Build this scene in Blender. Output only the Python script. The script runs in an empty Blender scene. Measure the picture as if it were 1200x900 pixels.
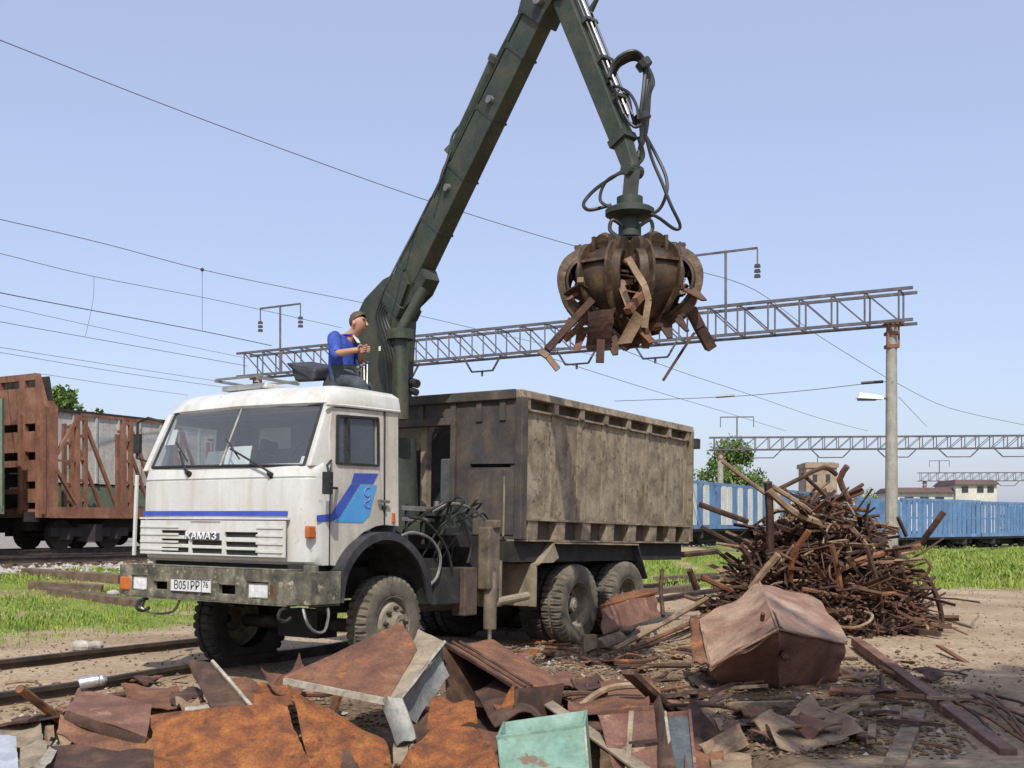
import bpy, bmesh, math, random
import numpy as np
from mathutils import Vector as V, Matrix, noise
from mathutils.geometry import tessellate_polygon
random.seed(7)
R = math.radians
SC = bpy.context.scene
COL = SC.collection

# ---------------------------------------------------------------- camera, light
F, HOR, EYE = 1304.65, 615.0, 1.52          # focal length (px of 1200), horizon row, eye height
cam = bpy.data.cameras.new('camera')
cam.sensor_width = 36.0
cam.lens = F / 1200 * 36
cam.shift_y = (HOR - 450) / 1200
cam.clip_start = 0.1
cam.clip_end = 9000
camo = bpy.data.objects.new('camera', cam)
camo.location = (0, 0, EYE)
camo.rotation_euler = (R(90), 0, 0)
COL.objects.link(camo)
SC.camera = camo
SUN_AZ, SUN_EL = 179.0, 50.0                # compass style: 0 = +Y (away from camera), 90 = +X
world = bpy.data.worlds.new('World')
SC.world = world
world.use_nodes = True
wn = world.node_tree
wn.nodes.clear()
sky = wn.nodes.new('ShaderNodeTexSky')
sky.sky_type = 'NISHITA'
sky.sun_disc = False
sky.sun_elevation = R(SUN_EL)
sky.sun_rotation = R(SUN_AZ)
sky.altitude = 50
sky.air_density = 1.0
sky.dust_density = 2.2
sky.ozone_density = 2.5
bg = wn.nodes.new('ShaderNodeBackground')
bg.inputs[1].default_value = 0.15
out = wn.nodes.new('ShaderNodeOutputWorld')
veil = wn.nodes.new('ShaderNodeMix'); veil.data_type = 'RGBA'      # thin even milkiness of the air over the whole sky
veil.inputs[0].default_value = .5
veil.inputs[7].default_value = (2.95, 3.08, 4.2, 1)
wn.links.new(sky.outputs[0], veil.inputs[6])
wn.links.new(veil.outputs[2], bg.inputs[0])
wn.links.new(bg.outputs[0], out.inputs[0])
sl = bpy.data.lights.new('sun', 'SUN')
sl.energy = 3.3
sl.angle = R(0.53)
sl.color = (1.0, 0.955, 0.88)
so = bpy.data.objects.new('sun', sl)
sdir = V((math.sin(R(SUN_AZ)) * math.cos(R(SUN_EL)), math.cos(R(SUN_AZ)) * math.cos(R(SUN_EL)), math.sin(R(SUN_EL))))
so.rotation_euler = sdir.to_track_quat('Z', 'Y').to_euler()
so.location = sdir * 60
COL.objects.link(so)
SC.view_settings.view_transform = 'Standard'
SC.view_settings.look = 'None'
SC.view_settings.exposure = 0.45
SC.view_settings.gamma = 1.0
SC.view_settings.use_curve_mapping = False
SC.render.film_transparent = False
SC.cycles.max_bounces = 6
SC.cycles.transparent_max_bounces = 8
SC.cycles.use_denoising = True

# ---------------------------------------------------------------- placing helpers
DX, DY = 0.4985, 0.8669                     # direction of the railway tracks on the ground
def smooth(a, b, x):
    t = min(1, max(0, (x - a) / (b - a)))
    return t * t * (3 - 2 * t)
def s_of(x, y): return -DY * x + DX * y     # distance across the tracks
def t_of(x, y): return DX * x + DY * y      # distance along the tracks
def st(s, t, z=0.0): return V((-DY * s + DX * t, DX * s + DY * t, z))
def gh(x, y):                               # height of the ground
    s = s_of(x, y)
    h = 0.5 * smooth(12.5, 20, s)
    far = 1 - smooth(18, 60, math.hypot(x, y))
    h += far * (0.035 * noise.noise(V((x * .55, y * .55, 0))) + 0.02 * noise.noise(V((x * 1.9, y * 1.9, 3))))
    d = math.hypot(x - 4.4, y - 15.6)
    h += 0.10 * (1 - smooth(0, 2.6, d))
    h -= 0.75 * (1 - smooth(7.5, 9.1, y)) * (1 - smooth(.9, 1.8, x)) * smooth(-4.1, -3.3, x) * (1 - smooth(9, 13, math.hypot(x, y)))   # hollow under the front heap
    return h
def at(x, y, Y): return V(((x - 600) / F * Y, Y, EYE - (y - HOR) / F * Y))
def gp(x, y):                               # ground point seen at a picture position
    Y = 12.0
    for _ in range(40):
        p = at(x, y, Y)
        Y2 = (EYE - gh(p.x, Y)) * F / max(8, y - HOR)
        Y += (Y2 - Y) * .6
    p = at(x, y, Y)
    return V((p.x, p.y, gh(p.x, p.y)))

# ---------------------------------------------------------------- mesh builder
def frame(d, up=V((0, 0, 1))):
    d = V(d).normalized()
    if abs(d.dot(up)) > .98: up = V((1, 0, 0)) if abs(d.x) < .9 else V((0, 1, 0))
    x = d.cross(up).normalized()
    y = x.cross(d).normalized()
    return x, y, d
def catmull(pts, k=6):
    pts = [V(p) for p in pts]
    if len(pts) < 3: return pts
    r = []
    for i in range(len(pts) - 1):
        p0 = pts[max(0, i - 1)]; p1 = pts[i]; p2 = pts[i + 1]; p3 = pts[min(len(pts) - 1, i + 2)]
        for j in range(k):
            t = j / k
            r.append(.5 * ((2 * p1) + (p2 - p0) * t + (2 * p0 - 5 * p1 + 4 * p2 - p3) * t * t + (3 * p1 - p0 - 3 * p2 + p3) * t ** 3))
    r.append(pts[-1])
    return r
class MB:
    def __init__(s): s.v = []; s.f = []
    def add(s, vs, fs):
        o = len(s.v)
        s.v += [tuple(p) for p in vs]
        s.f += [tuple(i + o for i in f) for f in fs]
        return s
    def box(s, a, b):
        x0, y0, z0 = [min(p, q) for p, q in zip(a, b)]; x1, y1, z1 = [max(p, q) for p, q in zip(a, b)]
        return s.add([(x0,y0,z0),(x1,y0,z0),(x1,y1,z0),(x0,y1,z0),(x0,y0,z1),(x1,y0,z1),(x1,y1,z1),(x0,y1,z1)],
                     [(0,3,2,1),(4,5,6,7),(0,1,5,4),(1,2,6,5),(2,3,7,6),(3,0,4,7)])
    def hexa(s, p):                         # eight corners: bottom 0-3, top 4-7
        return s.add(p, [(0,3,2,1),(4,5,6,7),(0,1,5,4),(1,2,6,5),(2,3,7,6),(3,0,4,7)])
    def bar(s, p0, p1, w, h, up=V((0,0,1)), w1=None, h1=None):
        p0, p1 = V(p0), V(p1)
        x, y, d = frame(p1 - p0, up)
        w1 = w if w1 is None else w1; h1 = h if h1 is None else h1
        r = []
        for p, a, b in ((p0, w, h), (p1, w1, h1)):
            r += [p - x*a/2 - y*b/2, p + x*a/2 - y*b/2, p + x*a/2 + y*b/2, p - x*a/2 + y*b/2]
        return s.hexa(r)
    def cyl(s, p0, p1, r0, r1=None, n=12, cap=True):
        p0, p1 = V(p0), V(p1); r1 = r0 if r1 is None else r1
        x, y, d = frame(p1 - p0)
        vs = []
        for p, r in ((p0, r0), (p1, r1)):
            for i in range(n):
                a = 2*math.pi*i/n
                vs.append(p + x*r*math.cos(a) + y*r*math.sin(a))
        fs = [(i, (i+1) % n, n + (i+1) % n, n + i) for i in range(n)]
        if cap: fs += [tuple(range(n-1, -1, -1)), tuple(range(n, 2*n))]
        return s.add(vs, fs)
    def tube(s, pts, r, n=6, sm=0, flat=1.0):
        pts = catmull(pts, sm) if sm else [V(p) for p in pts]
        m = len(pts)
        x, y, d = frame(pts[1] - pts[0])
        vs = []
        for i, p in enumerate(pts):
            t = (pts[min(m-1, i+1)] - pts[max(0, i-1)]).normalized()
            x = (x - t * x.dot(t)).normalized(); y = t.cross(x)
            rr = r[min(len(r)-1, int(i * len(r) / m))] if isinstance(r, (list, tuple)) else r
            for k in range(n):
                a = 2*math.pi*k/n + math.pi/4
                vs.append(p + x*rr*math.cos(a) + y*rr*flat*math.sin(a))
        fs = [(i*n+k, i*n+(k+1) % n, (i+1)*n+(k+1) % n, (i+1)*n+k) for i in range(m-1) for k in range(n)]
        fs += [tuple(range(n-1, -1, -1)), tuple(range((m-1)*n, m*n))]
        return s.add(vs, fs)
    def sheet(s, outer, holes, th, fn):     # 2-D outline with holes, thickness along c, fn(a,b,c) -> point
        loops = [[V((p[0], p[1], 0)) for p in outer]] + [[V((p[0], p[1], 0)) for p in h] for h in holes]
        tri = tessellate_polygon(loops)
        flat = [p for l in loops for p in l]; n = len(flat)
        vs = [fn(p.x, p.y, 0) for p in flat] + [fn(p.x, p.y, th) for p in flat]
        fs = []
        for t in tri:
            a, b, c = flat[t[0]], flat[t[1]], flat[t[2]]
            if (b-a).cross(c-a).z < 0: t = (t[0], t[2], t[1])
            fs.append((t[0], t[1], t[2])); fs.append((t[2]+n, t[1]+n, t[0]+n))
        o = 0
        for l in loops:
            k = len(l)
            for i in range(k):
                a, b = o+i, o+(i+1) % k
                fs.append((a, a+n, b+n, b))
            o += k
        return s.add(vs, fs)
    def plate(s, pts, th):                  # nearly flat 3-D outline with thickness
        pts = [V(p) for p in pts]
        nrm = V((0,0,0))
        for i in range(len(pts)):
            a, b = pts[i], pts[(i+1) % len(pts)]
            nrm += a.cross(b)
        nrm.normalize()
        n = len(pts)
        vs = [p + nrm*th/2 for p in pts] + [p - nrm*th/2 for p in pts]
        fs = [tuple(range(n)), tuple(range(2*n-1, n-1, -1))] + [(i, n+i, n+(i+1) % n, (i+1) % n) for i in range(n)]
        return s.add(vs, fs)
    def patch(s, c, n=10, m=10, th=.006, warp=0.02, freq=2.5, rag=0.0, bend=0.0, seed=0, bend2=0.0, curl=0.0):
        a, b, cc, d = [V(p) for p in c]     # four corners in order
        nrm = ((cc-a).cross(d-b)).normalized()
        def pt(i, j):
            u, v = i/n, j/m
            if rag:
                e = noise.noise(V((i*.9+seed*7, j*.9, 5)))*rag
                if i == 0: u += abs(e)
                if i == n: u -= abs(e)
                if j == 0: v += abs(e)
                if j == m: v -= abs(e)
            p = (a*(1-u)+b*u)*(1-v) + (d*(1-u)+cc*u)*v
            w = noise.noise(p*freq + V((seed*3.1, 0, 0)))*warp + noise.noise(p*freq*3 + V((seed, 2, 0)))*warp*.3
            w += bend*4*u*(1-u) + bend2*4*v*(1-v)
            if curl:
                w += curl*(abs(2*u-1)**7*noise.noise(V((seed*5.3, v*2.2, 1))) + abs(2*v-1)**7*noise.noise(V((u*2.2, seed*4.1, 7))))*2.2 + curl*.35*max(0, noise.noise(p*6+V((seed, 0, 0)))-.15)
            return p + nrm*w
        P = [pt(i, j) for j in range(m+1) for i in range(n+1)]
        k = len(P); w = n+1
        vs = [p + nrm*th/2 for p in P] + [p - nrm*th/2 for p in P]
        fs = []
        for j in range(m):
            for i in range(n):
                q = (j*w+i, j*w+i+1, (j+1)*w+i+1, (j+1)*w+i)
                fs.append(q); fs.append(tuple(x+k for x in reversed(q)))
        ring = [i for i in range(n)] + [j*w+n for j in range(m)] + [m*w+i for i in range(n, 0, -1)] + [j*w for j in range(m, 0, -1)]
        for i in range(len(ring)):
            p, q = ring[i], ring[(i+1) % len(ring)]
            fs.append((p, p+k, q+k, q))
        return s.add(vs, fs)
    def lathe(s, prof, o, ax, n=32, lug=None):   # prof: (radius, along) ; lug(i,k,r) may change the radius
        o = V(o); x, y, d = frame(V(ax))
        vs = []
        for k, (r, h) in enumerate(prof):
            for i in range(n):
                a = 2*math.pi*i/n
                rr = lug(i, k, r) if lug else r
                vs.append(o + d*h + x*rr*math.cos(a) + y*rr*math.sin(a))
        m = len(prof)
        fs = [(k*n+i, k*n+(i+1) % n, (k+1)*n+(i+1) % n, (k+1)*n+i) for k in range(m-1) for i in range(n)]
        if prof[0][0] < .02: fs.append(tuple(range(n-1, -1, -1)))
        if prof[-1][0] < .02: fs.append(tuple(range((m-1)*n, m*n)))
        return s.add(vs, fs)
    def ball(s, c, r, n=10, m=7, sc=(1,1,1)):
        c = V(c); vs = []
        for j in range(m+1):
            th = math.pi*j/m
            for i in range(n):
                a = 2*math.pi*i/n
                vs.append(c + V((r*sc[0]*math.sin(th)*math.cos(a), r*sc[1]*math.sin(th)*math.sin(a), r*sc[2]*math.cos(th))))
        return s.add(vs, [(j*n+i, (j+1)*n+i, (j+1)*n+(i+1) % n, j*n+(i+1) % n) for j in range(m) for i in range(n)])
    def mesh(s, name, off=V((0,0,0)), sm=False):
        me = bpy.data.meshes.new(name)
        me.from_pydata([(p[0]-off.x, p[1]-off.y, p[2]-off.z) for p in s.v], [], s.f)
        bm = bmesh.new(); bm.from_mesh(me)
        bmesh.ops.recalc_face_normals(bm, faces=bm.faces)
        bm.to_mesh(me); bm.free()
        if sm:
            me.shade_smooth()
            me.set_sharp_from_angle(angle=R(sm if sm is not True else 38))
        return me
    def build(s, name, m, parent=None, sm=False, bev=0, world=False, label=None, cat=None, group=None, kind=None):
        """one linked object. A top-level mesh gets its origin at its base; world=True: points are in world space under an unrotated parent"""
        if parent is None:
            a = np.array(s.v); off = V(((a[:,0].min()+a[:,0].max())/2, (a[:,1].min()+a[:,1].max())/2, a[:,2].min()))
        else:
            off = worldloc(parent) if world else V((0,0,0))
        me = s.mesh(name, off, sm)
        if m: me.materials.append(m)
        o = link(bpy.data.objects.new(name, me), parent)
        if parent is None: o.location = off
        if bev:
            b = o.modifiers.new('bevel', 'BEVEL'); b.width = bev; b.segments = 2; b.limit_method = 'ANGLE'; b.angle_limit = R(40); b.harden_normals = False
        return tag(o, label, cat, group, kind)
def worldloc(o):
    p = V(o.location)
    while o.parent: o = o.parent; p = p + V(o.location)
    return p
def link(o, parent=None):
    COL.objects.link(o)
    if parent: o.parent = parent
    return o
def tag(o, label=None, cat=None, group=None, kind=None):
    if label: o['label'] = label
    if cat: o['category'] = cat
    if group: o['group'] = group
    if kind: o['kind'] = kind
    return o
def thing(name, loc, label, cat, group=None, rz=0):
    o = bpy.data.objects.new(name, None); COL.objects.link(o)
    o.empty_display_size = .2
    o.location = loc; o.rotation_euler = (0, 0, rz)
    return tag(o, label, cat, group)
def inst(name, me, parent=None, loc=(0,0,0), rot=(0,0,0), scale=(1,1,1), **k):
    o = bpy.data.objects.new(name, me); link(o, parent)
    o.location = loc; o.rotation_euler = rot; o.scale = scale
    return tag(o, **k)
def copy_tree(o, parent=None):
    c = o.copy(); COL.objects.link(c)
    if parent: c.parent = parent
    for ch in list(o.children): copy_tree(ch, c)
    return c

# ---------------------------------------------------------------- materials
MATS = {}
def mat(name, stops, scale=4.0, rough=.7, metal=0.0, bump=.15, fine=40.0, streak=None, spot=None, coat=0.0, detail=8, var=.25, rand=True):
    """stops: [(pos, colour)] over a big noise; spot: (colour, threshold, scale) a second layer with its own edge;
    streak: (colour, amount) vertical runs. Own colour, save the shaded hopper rust and the daylight pane."""
    if name in MATS: return MATS[name]
    m = bpy.data.materials.new(name); m.use_nodes = True
    t = m.node_tree; N = t.nodes; L = t.links
    N.clear()
    o = N.new('ShaderNodeOutputMaterial'); p = N.new('ShaderNodeBsdfPrincipled')
    L.new(p.outputs[0], o.inputs[0])
    tc = N.new('ShaderNodeTexCoord'); src = tc.outputs['Object']
    if rand:
        oi = N.new('ShaderNodeObjectInfo'); ad = N.new('ShaderNodeVectorMath'); ad.operation = 'MULTIPLY_ADD'
        cb = N.new('ShaderNodeCombineXYZ')
        for i in range(3): L.new(oi.outputs['Random'], cb.inputs[i])
        ad.inputs[1].default_value = (13, 29, 7)
        L.new(cb.outputs[0], ad.inputs[0]); L.new(src, ad.inputs[2]); src = ad.outputs[0]
    def nz(sc, det=detail, vec=None, dist=0.0, ro=.55):
        n = N.new('ShaderNodeTexNoise'); n.inputs['Scale'].default_value = sc; n.inputs['Detail'].default_value = det
        n.inputs['Roughness'].default_value = ro; n.inputs['Distortion'].default_value = dist
        L.new(vec or src, n.inputs['Vector']); return n.outputs['Fac']
    def ramp(f, st):
        r = N.new('ShaderNodeValToRGB'); e = r.color_ramp.elements
        while len(e) < len(st): e.new(.5)
        for k, (q, c) in enumerate(st): e[k].position = q; e[k].color = (*c, 1) if len(c) == 3 else c
        L.new(f, r.inputs[0]); return r.outputs[0]
    def mix(f, a, b, mode='MIX'):
        x = N.new('ShaderNodeMix'); x.data_type = 'RGBA'; x.blend_type = mode
        for s_, q in ((x.inputs[0], f), (x.inputs[6], a), (x.inputs[7], b)):
            if hasattr(q, 'links'): L.new(q, s_)
            elif isinstance(q, tuple): s_.default_value = (*q, 1)
            else: s_.default_value = q
        return x.outputs[2]
    col = ramp(nz(scale, dist=.4), stops) if len(stops) > 1 else None
    if col is None:
        rgb = N.new('ShaderNodeRGB'); rgb.outputs[0].default_value = (*stops[0][1], 1); col = rgb.outputs[0]
    if streak:
        mp = N.new('ShaderNodeMapping'); mp.inputs['Scale'].default_value = (1, 1, .1); L.new(src, mp.inputs[0])
        f = ramp(nz(streak[2] if len(streak) > 2 else 14, 5, mp.outputs[0]), [(.48, (0,0,0)), (.68, (1,1,1))])
        fm = N.new('ShaderNodeMath'); fm.operation = 'MULTIPLY'; fm.inputs[1].default_value = streak[1]; L.new(f, fm.inputs[0])
        col = mix(fm.outputs[0], col, streak[0])
    rsock = None
    if spot:
        f = ramp(nz(spot[2], 10, ro=.65), [(spot[1]-.03, (0,0,0)), (spot[1]+.05, (1,1,1))])
        col = mix(f, col, spot[0]); rsock = f
    if var:
        g = ramp(nz(fine, 4), [(.25, (1-var,)*3), (.75, (1+var*.6,)*3)])
        col = mix(1.0, col, g, 'MULTIPLY')
    L.new(col, p.inputs['Base Color'])
    p.inputs['Metallic'].default_value = metal
    if rsock and rough < .6:
        mr = N.new('ShaderNodeMapRange'); mr.inputs[3].default_value = rough; mr.inputs[4].default_value = .85
        L.new(rsock, mr.inputs[0]); L.new(mr.outputs[0], p.inputs['Roughness'])
    else:
        p.inputs['Roughness'].default_value = rough
    if coat: p.inputs['Coat Weight'].default_value = coat; p.inputs['Coat Roughness'].default_value = .15
    if bump:
        b = N.new('ShaderNodeBump'); b.inputs['Strength'].default_value = bump; b.inputs['Distance'].default_value = .02
        L.new(nz(fine * .6, 6), b.inputs['Height']); L.new(b.outputs[0], p.inputs['Normal'])
    MATS[name] = m
    return m
def S(r, g, b):                             # sRGB 0-255 to linear
    f = lambda c: c/12.92 if c <= .04045 else ((c+.055)/1.055)**2.4
    return (f(r/255), f(g/255), f(b/255))
m_cab = mat('cab_white_paint', [(.3, (.49,.485,.44)), (.55, (.575,.58,.545)), (.75, (.61,.615,.585))], 1.6, .38, 0, .03, 30, ((.40,.34,.23), .40, 9), ((.24,.17,.10), .675, 11), coat=.25, var=.06)
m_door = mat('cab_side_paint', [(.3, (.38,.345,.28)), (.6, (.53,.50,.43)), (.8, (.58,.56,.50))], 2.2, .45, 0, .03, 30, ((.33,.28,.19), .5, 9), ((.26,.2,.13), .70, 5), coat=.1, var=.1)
m_blue = mat('dark_blue_stripe', [(.3, (.030,.06,.32)), (.7, (.05,.09,.40))], 5, .45, 0, 0, 30, var=.1)
m_lblue = mat('light_blue_stripe', [(.3, (.05,.25,.55)), (.7, (.08,.32,.62))], 5, .45, 0, 0, 30, var=.1)
m_dark = mat('dark_chassis', [(.3, (.012,.011,.010)), (.6, (.03,.027,.022)), (.8, (.075,.065,.05))], 5, .8, 0, .2, 30)
m_black = mat('black_rubber', [(.4, (.012,.012,.012)), (.7, (.03,.029,.027))], 6, .75, 0, .1)
m_hose = mat('black_hose', [(.4, (.014,.015,.014)), (.7, (.035,.036,.032))], 6, .5, 0, .05)
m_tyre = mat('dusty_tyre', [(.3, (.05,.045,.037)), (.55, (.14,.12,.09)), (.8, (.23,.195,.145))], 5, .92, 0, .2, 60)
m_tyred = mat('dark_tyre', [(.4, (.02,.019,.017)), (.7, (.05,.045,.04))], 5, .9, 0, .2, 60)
m_rim = mat('dusty_rim', [(.3, (.13,.11,.08)), (.55, (.27,.225,.165)), (.8, (.36,.31,.23))], 9, .8, .1, .1)
m_bumper = mat('bumper_dirty', [(.28, (.03,.032,.024)), (.45, (.10,.095,.066)), (.6, (.20,.18,.125)), (.75, (.30,.27,.19))], 6, .8, 0, .25, 30, ((.05,.05,.036), .6, 8), ((.34,.30,.21), .60, 10), var=.35)
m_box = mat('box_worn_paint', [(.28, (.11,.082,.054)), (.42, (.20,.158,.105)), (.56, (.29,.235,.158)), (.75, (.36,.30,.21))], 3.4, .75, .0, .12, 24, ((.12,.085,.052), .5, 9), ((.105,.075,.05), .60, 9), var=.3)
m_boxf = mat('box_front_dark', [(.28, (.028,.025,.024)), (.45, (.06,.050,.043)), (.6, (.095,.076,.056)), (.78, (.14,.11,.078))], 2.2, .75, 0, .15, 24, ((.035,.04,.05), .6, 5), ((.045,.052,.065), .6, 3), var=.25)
m_boxin = mat('box_inside', [(.3, (.05,.04,.035)), (.7, (.11,.08,.06))], 4, .85)
m_fender = mat('fender_tan_dirt', [(.25, (.12,.095,.065)), (.5, (.25,.20,.135)), (.75, (.36,.29,.2))], 4, .85, 0, .12)
m_outr = mat('outrigger_dirty', [(.28, (.06,.048,.034)), (.5, (.14,.112,.078)), (.72, (.22,.175,.12))], 5, .8, 0, .15)
m_green = mat('crane_green', [(.25, (.012,.020,.013)), (.45, (.027,.042,.026)), (.62, (.052,.056,.032)), (.8, (.11,.085,.045))], 3.4, .55, 0, .14, 26, ((.075,.055,.03), .5, 6), ((.10,.07,.04), .66, 12), var=.3)
m_greend = mat('crane_dark_green', [(.3, (.018,.024,.018)), (.6, (.04,.05,.036)), (.8, (.08,.07,.05))], 4, .6, 0, .1, 26)
m_chrome = mat('bright_rod', [(.4, (.6,.6,.6)), (.7, (.75,.75,.75))], 6, .22, .9, 0, var=.05)
m_steel = mat('worn_steel', [(.3, (.16,.15,.14)), (.7, (.35,.34,.32))], 6, .45, .7, .1)
m_grap = mat('grapple_rust', [(.25, (.020,.013,.010)), (.45, (.050,.031,.019)), (.62, (.10,.064,.036)), (.8, (.20,.13,.07))], 4.5, .55, .2, .2, 30)
m_rust1 = mat('rust_orange', [(.27, (.065,.022,.010)), (.42, (.155,.050,.014)), (.56, (.25,.083,.019)), (.74, (.34,.135,.034))], 6.5, .85, 0, .5, 60, ((.13,.05,.02), .55, 12), ((.085,.036,.018), .63, 11), var=.45)
m_rust2 = mat('rust_brown', [(.26, (.055,.024,.015)), (.42, (.125,.053,.027)), (.56, (.20,.088,.042)), (.75, (.27,.145,.08))], 2.6, .75, 0, .4, 50, ((.08,.035,.02), .5, 9), ((.30,.11,.028), .60, 4), var=.4)
m_rust3 = mat('rust_red_brown', [(.28, (.07,.032,.022)), (.45, (.14,.062,.040)), (.6, (.205,.10,.066)), (.75, (.27,.15,.10))], 2.4, .72, 0, .35, 45, ((.09,.045,.03), .5, 9), ((.33,.22,.145), .63, 4), var=.35)
m_rust4 = mat('rust_dark', [(.25, (.022,.013,.010)), (.5, (.065,.033,.021)), (.75, (.14,.075,.045))], 5, .8, .1, .3, 45, var=.3)
m_rust5 = mat('rust_pale', [(.25, (.11,.07,.042)), (.5, (.24,.16,.095)), (.75, (.36,.265,.17))], 5, .8, 0, .25, 45, var=.3)
m_edge = mat('bare_edge', [(.3, (.22,.19,.14)), (.6, (.42,.38,.30)), (.8, (.55,.51,.43))], 12, .6, .2, .2)
m_greyst = mat('grey_galvanised', [(.3, (.13,.13,.12)), (.6, (.24,.235,.21)), (.8, (.36,.34,.29))], 5, .6, .2, .2)
m_mint = mat('mint_green_paint', [(.28, (.115,.22,.165)), (.5, (.17,.29,.222)), (.72, (.24,.345,.28))], 3, .55, 0, .15, 30, ((.12,.17,.12), .6, 7), ((.16,.11,.07), .60, 7), var=.2)
m_bluegrey = mat('blue_grey_paint', [(.3, (.045,.055,.06)), (.6, (.10,.115,.12)), (.8, (.2,.19,.17))], 5, .6, 0, .15)
m_wood = mat('weathered_wood', [(.3, (.12,.085,.055)), (.55, (.23,.17,.11)), (.8, (.36,.28,.19))], 6, .9, 0, .3, 40, ((.07,.05,.03), .6, 16))
m_sleeper = mat('sleeper_wood', [(.3, (.06,.042,.028)), (.6, (.14,.095,.06)), (.8, (.22,.16,.105))], 6, .9, 0, .3, 40)
m_rail = mat('rail_steel', [(.3, (.03,.024,.02)), (.6, (.075,.055,.042)), (.8, (.14,.10,.075))], 4, .65, .3, .15)
m_railtop = mat('rail_running_top', [(.3, (.12,.10,.09)), (.7, (.26,.23,.2))], 4, .4, .6, .05)
m_conc = mat('concrete', [(.3, (.25,.235,.20)), (.6, (.34,.32,.275)), (.8, (.42,.40,.35))], 2.2, .9, 0, .15, 30, ((.19,.17,.14), .5, 12))
m_gant = mat('gantry_steel', [(.3, (.07,.065,.075)), (.6, (.13,.12,.13)), (.8, (.2,.17,.16))], 3, .6, .2, .1)
m_wire = mat('wire', [(.5, (.13,.13,.14))], 3, .5, .3, 0, var=0)
m_ins = mat('insulator', [(.5, (.05,.035,.03))], 3, .25, 0, 0, var=0)
m_wbrown = mat('wagon_brown', [(.25, (.085,.037,.022)), (.5, (.20,.085,.048)), (.75, (.30,.145,.085))], 1.6, .8, 0, .15, 14, ((.10,.05,.03), .5, 6))
m_wgrey = mat('wagon_grey', [(.3, (.36,.35,.32)), (.6, (.47,.455,.42)), (.8, (.54,.53,.49))], 1.2, .8, 0, .1, 12, ((.3,.25,.19), .5, 6))
m_wgreen = mat('wagon_green', [(.3, (.05,.18,.13)), (.7, (.09,.26,.19))], 2, .7, 0, .1, 12)
m_wgreen2 = mat('wagon_dull_green', [(.3, (.09,.12,.08)), (.7, (.16,.19,.13))], 2, .7, 0, .1, 12)
m_wblue = mat('wagon_blue', [(.3, (.085,.175,.34)), (.55, (.125,.235,.42)), (.8, (.20,.31,.48))], 1.0, .7, 0, .1, 10, ((.09,.10,.13), .45, 4))
m_wwhite = mat('wagon_pale', [(.3, (.50,.50,.47)), (.7, (.66,.66,.63))], 1.2, .75, 0, .1, 10)
m_under = mat('wagon_underframe', [(.3, (.014,.012,.011)), (.6, (.035,.028,.024)), (.8, (.075,.055,.042))], 2, .85, 0, .1)
m_amber = mat('amber_lens', [(.3, (.38,.09,.015)), (.7, (.50,.13,.02))], 8, .25, 0, 0, var=0)
m_lens = mat('lamp_lens', [(.3, (.5,.51,.5)), (.7, (.72,.73,.72))], 20, .2, .0, .1, var=.1)
m_paper = mat('white_paper', [(.5, (.75,.75,.74))], 3, .8, 0, 0, var=0)
m_plate = mat('plate_white', [(.4, (.55,.55,.52)), (.7, (.66,.66,.63))], 8, .5, 0, 0, var=.05)
m_ink = mat('black_ink', [(.5, (.025,.025,.03))], 3, .6, 0, 0, var=0)
m_seat = mat('dark_vinyl', [(.3, (.02,.021,.024)), (.7, (.05,.05,.055))], 6, .6, 0, .1)
m_inter = mat('cab_interior', [(.3, (.085,.095,.115)), (.7, (.13,.145,.17))], 4, .8, 0, 0)
m_intl = mat('cab_lining', [(.3, (.20,.205,.21)), (.7, (.27,.27,.28))], 4, .8, 0, 0)
m_skin = mat('skin', [(.3, (.36,.18,.11)), (.7, (.46,.245,.155))], 12, .55, 0, 0, var=.05)
m_hair = mat('brown_hair', [(.3, (.04,.026,.016)), (.7, (.13,.085,.05))], 60, .7, 0, .4)
m_shirt = mat('blue_shirt', [(.3, (.022,.05,.27)), (.7, (.045,.09,.40))], 9, .85, 0, .6, 22, var=.35)
m_jean = mat('dark_trousers', [(.3, (.035,.045,.055)), (.7, (.07,.085,.095))], 8, .9, 0, .2)
m_tee = mat('white_tee', [(.5, (.72,.72,.72))], 3, .9, 0, 0, var=0)
m_stone = mat('pale_stone', [(.3, (.26,.24,.2)), (.6, (.38,.35,.3)), (.8, (.5,.47,.41))], 8, .9, 0, .2)
m_chip = mat('chips', [(.25, (.05,.034,.022)), (.5, (.16,.105,.062)), (.75, (.29,.21,.135))], 3, .9, 0, .2)
m_brick = mat('brick_far', [(.3, (.22,.155,.10)), (.6, (.33,.25,.17)), (.8, (.42,.34,.25))], 1.0, .9, 0, .1, 6)
m_wallw = mat('pale_plaster', [(.3, (.48,.46,.40)), (.7, (.60,.58,.52))], .5, .9, 0, 0, 4)
m_roofr = mat('red_brown_roof', [(.3, (.075,.048,.045)), (.7, (.115,.072,.065))], .6, .8, 0, 0, 4)
m_win = mat('far_window', [(.5, (.03,.035,.04))], 3, .2, 0, 0, var=0)
m_leaf = mat('leaf_green', [(.3, (.06,.11,.02)), (.55, (.11,.18,.03)), (.8, (.19,.26,.05))], 1.3, .7, 0, 0, 8)
m_bark = mat('bark', [(.3, (.06,.045,.03)), (.7, (.14,.11,.08))], 6, .9, 0, .3)
m_grass = mat('grass_blades', [(.25, (.12,.19,.025)), (.45, (.19,.28,.036)), (.6, (.28,.33,.06)), (.78, (.38,.34,.12))], 2.2, .7, 0, 0, 26, var=.6, rand=False)
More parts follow.
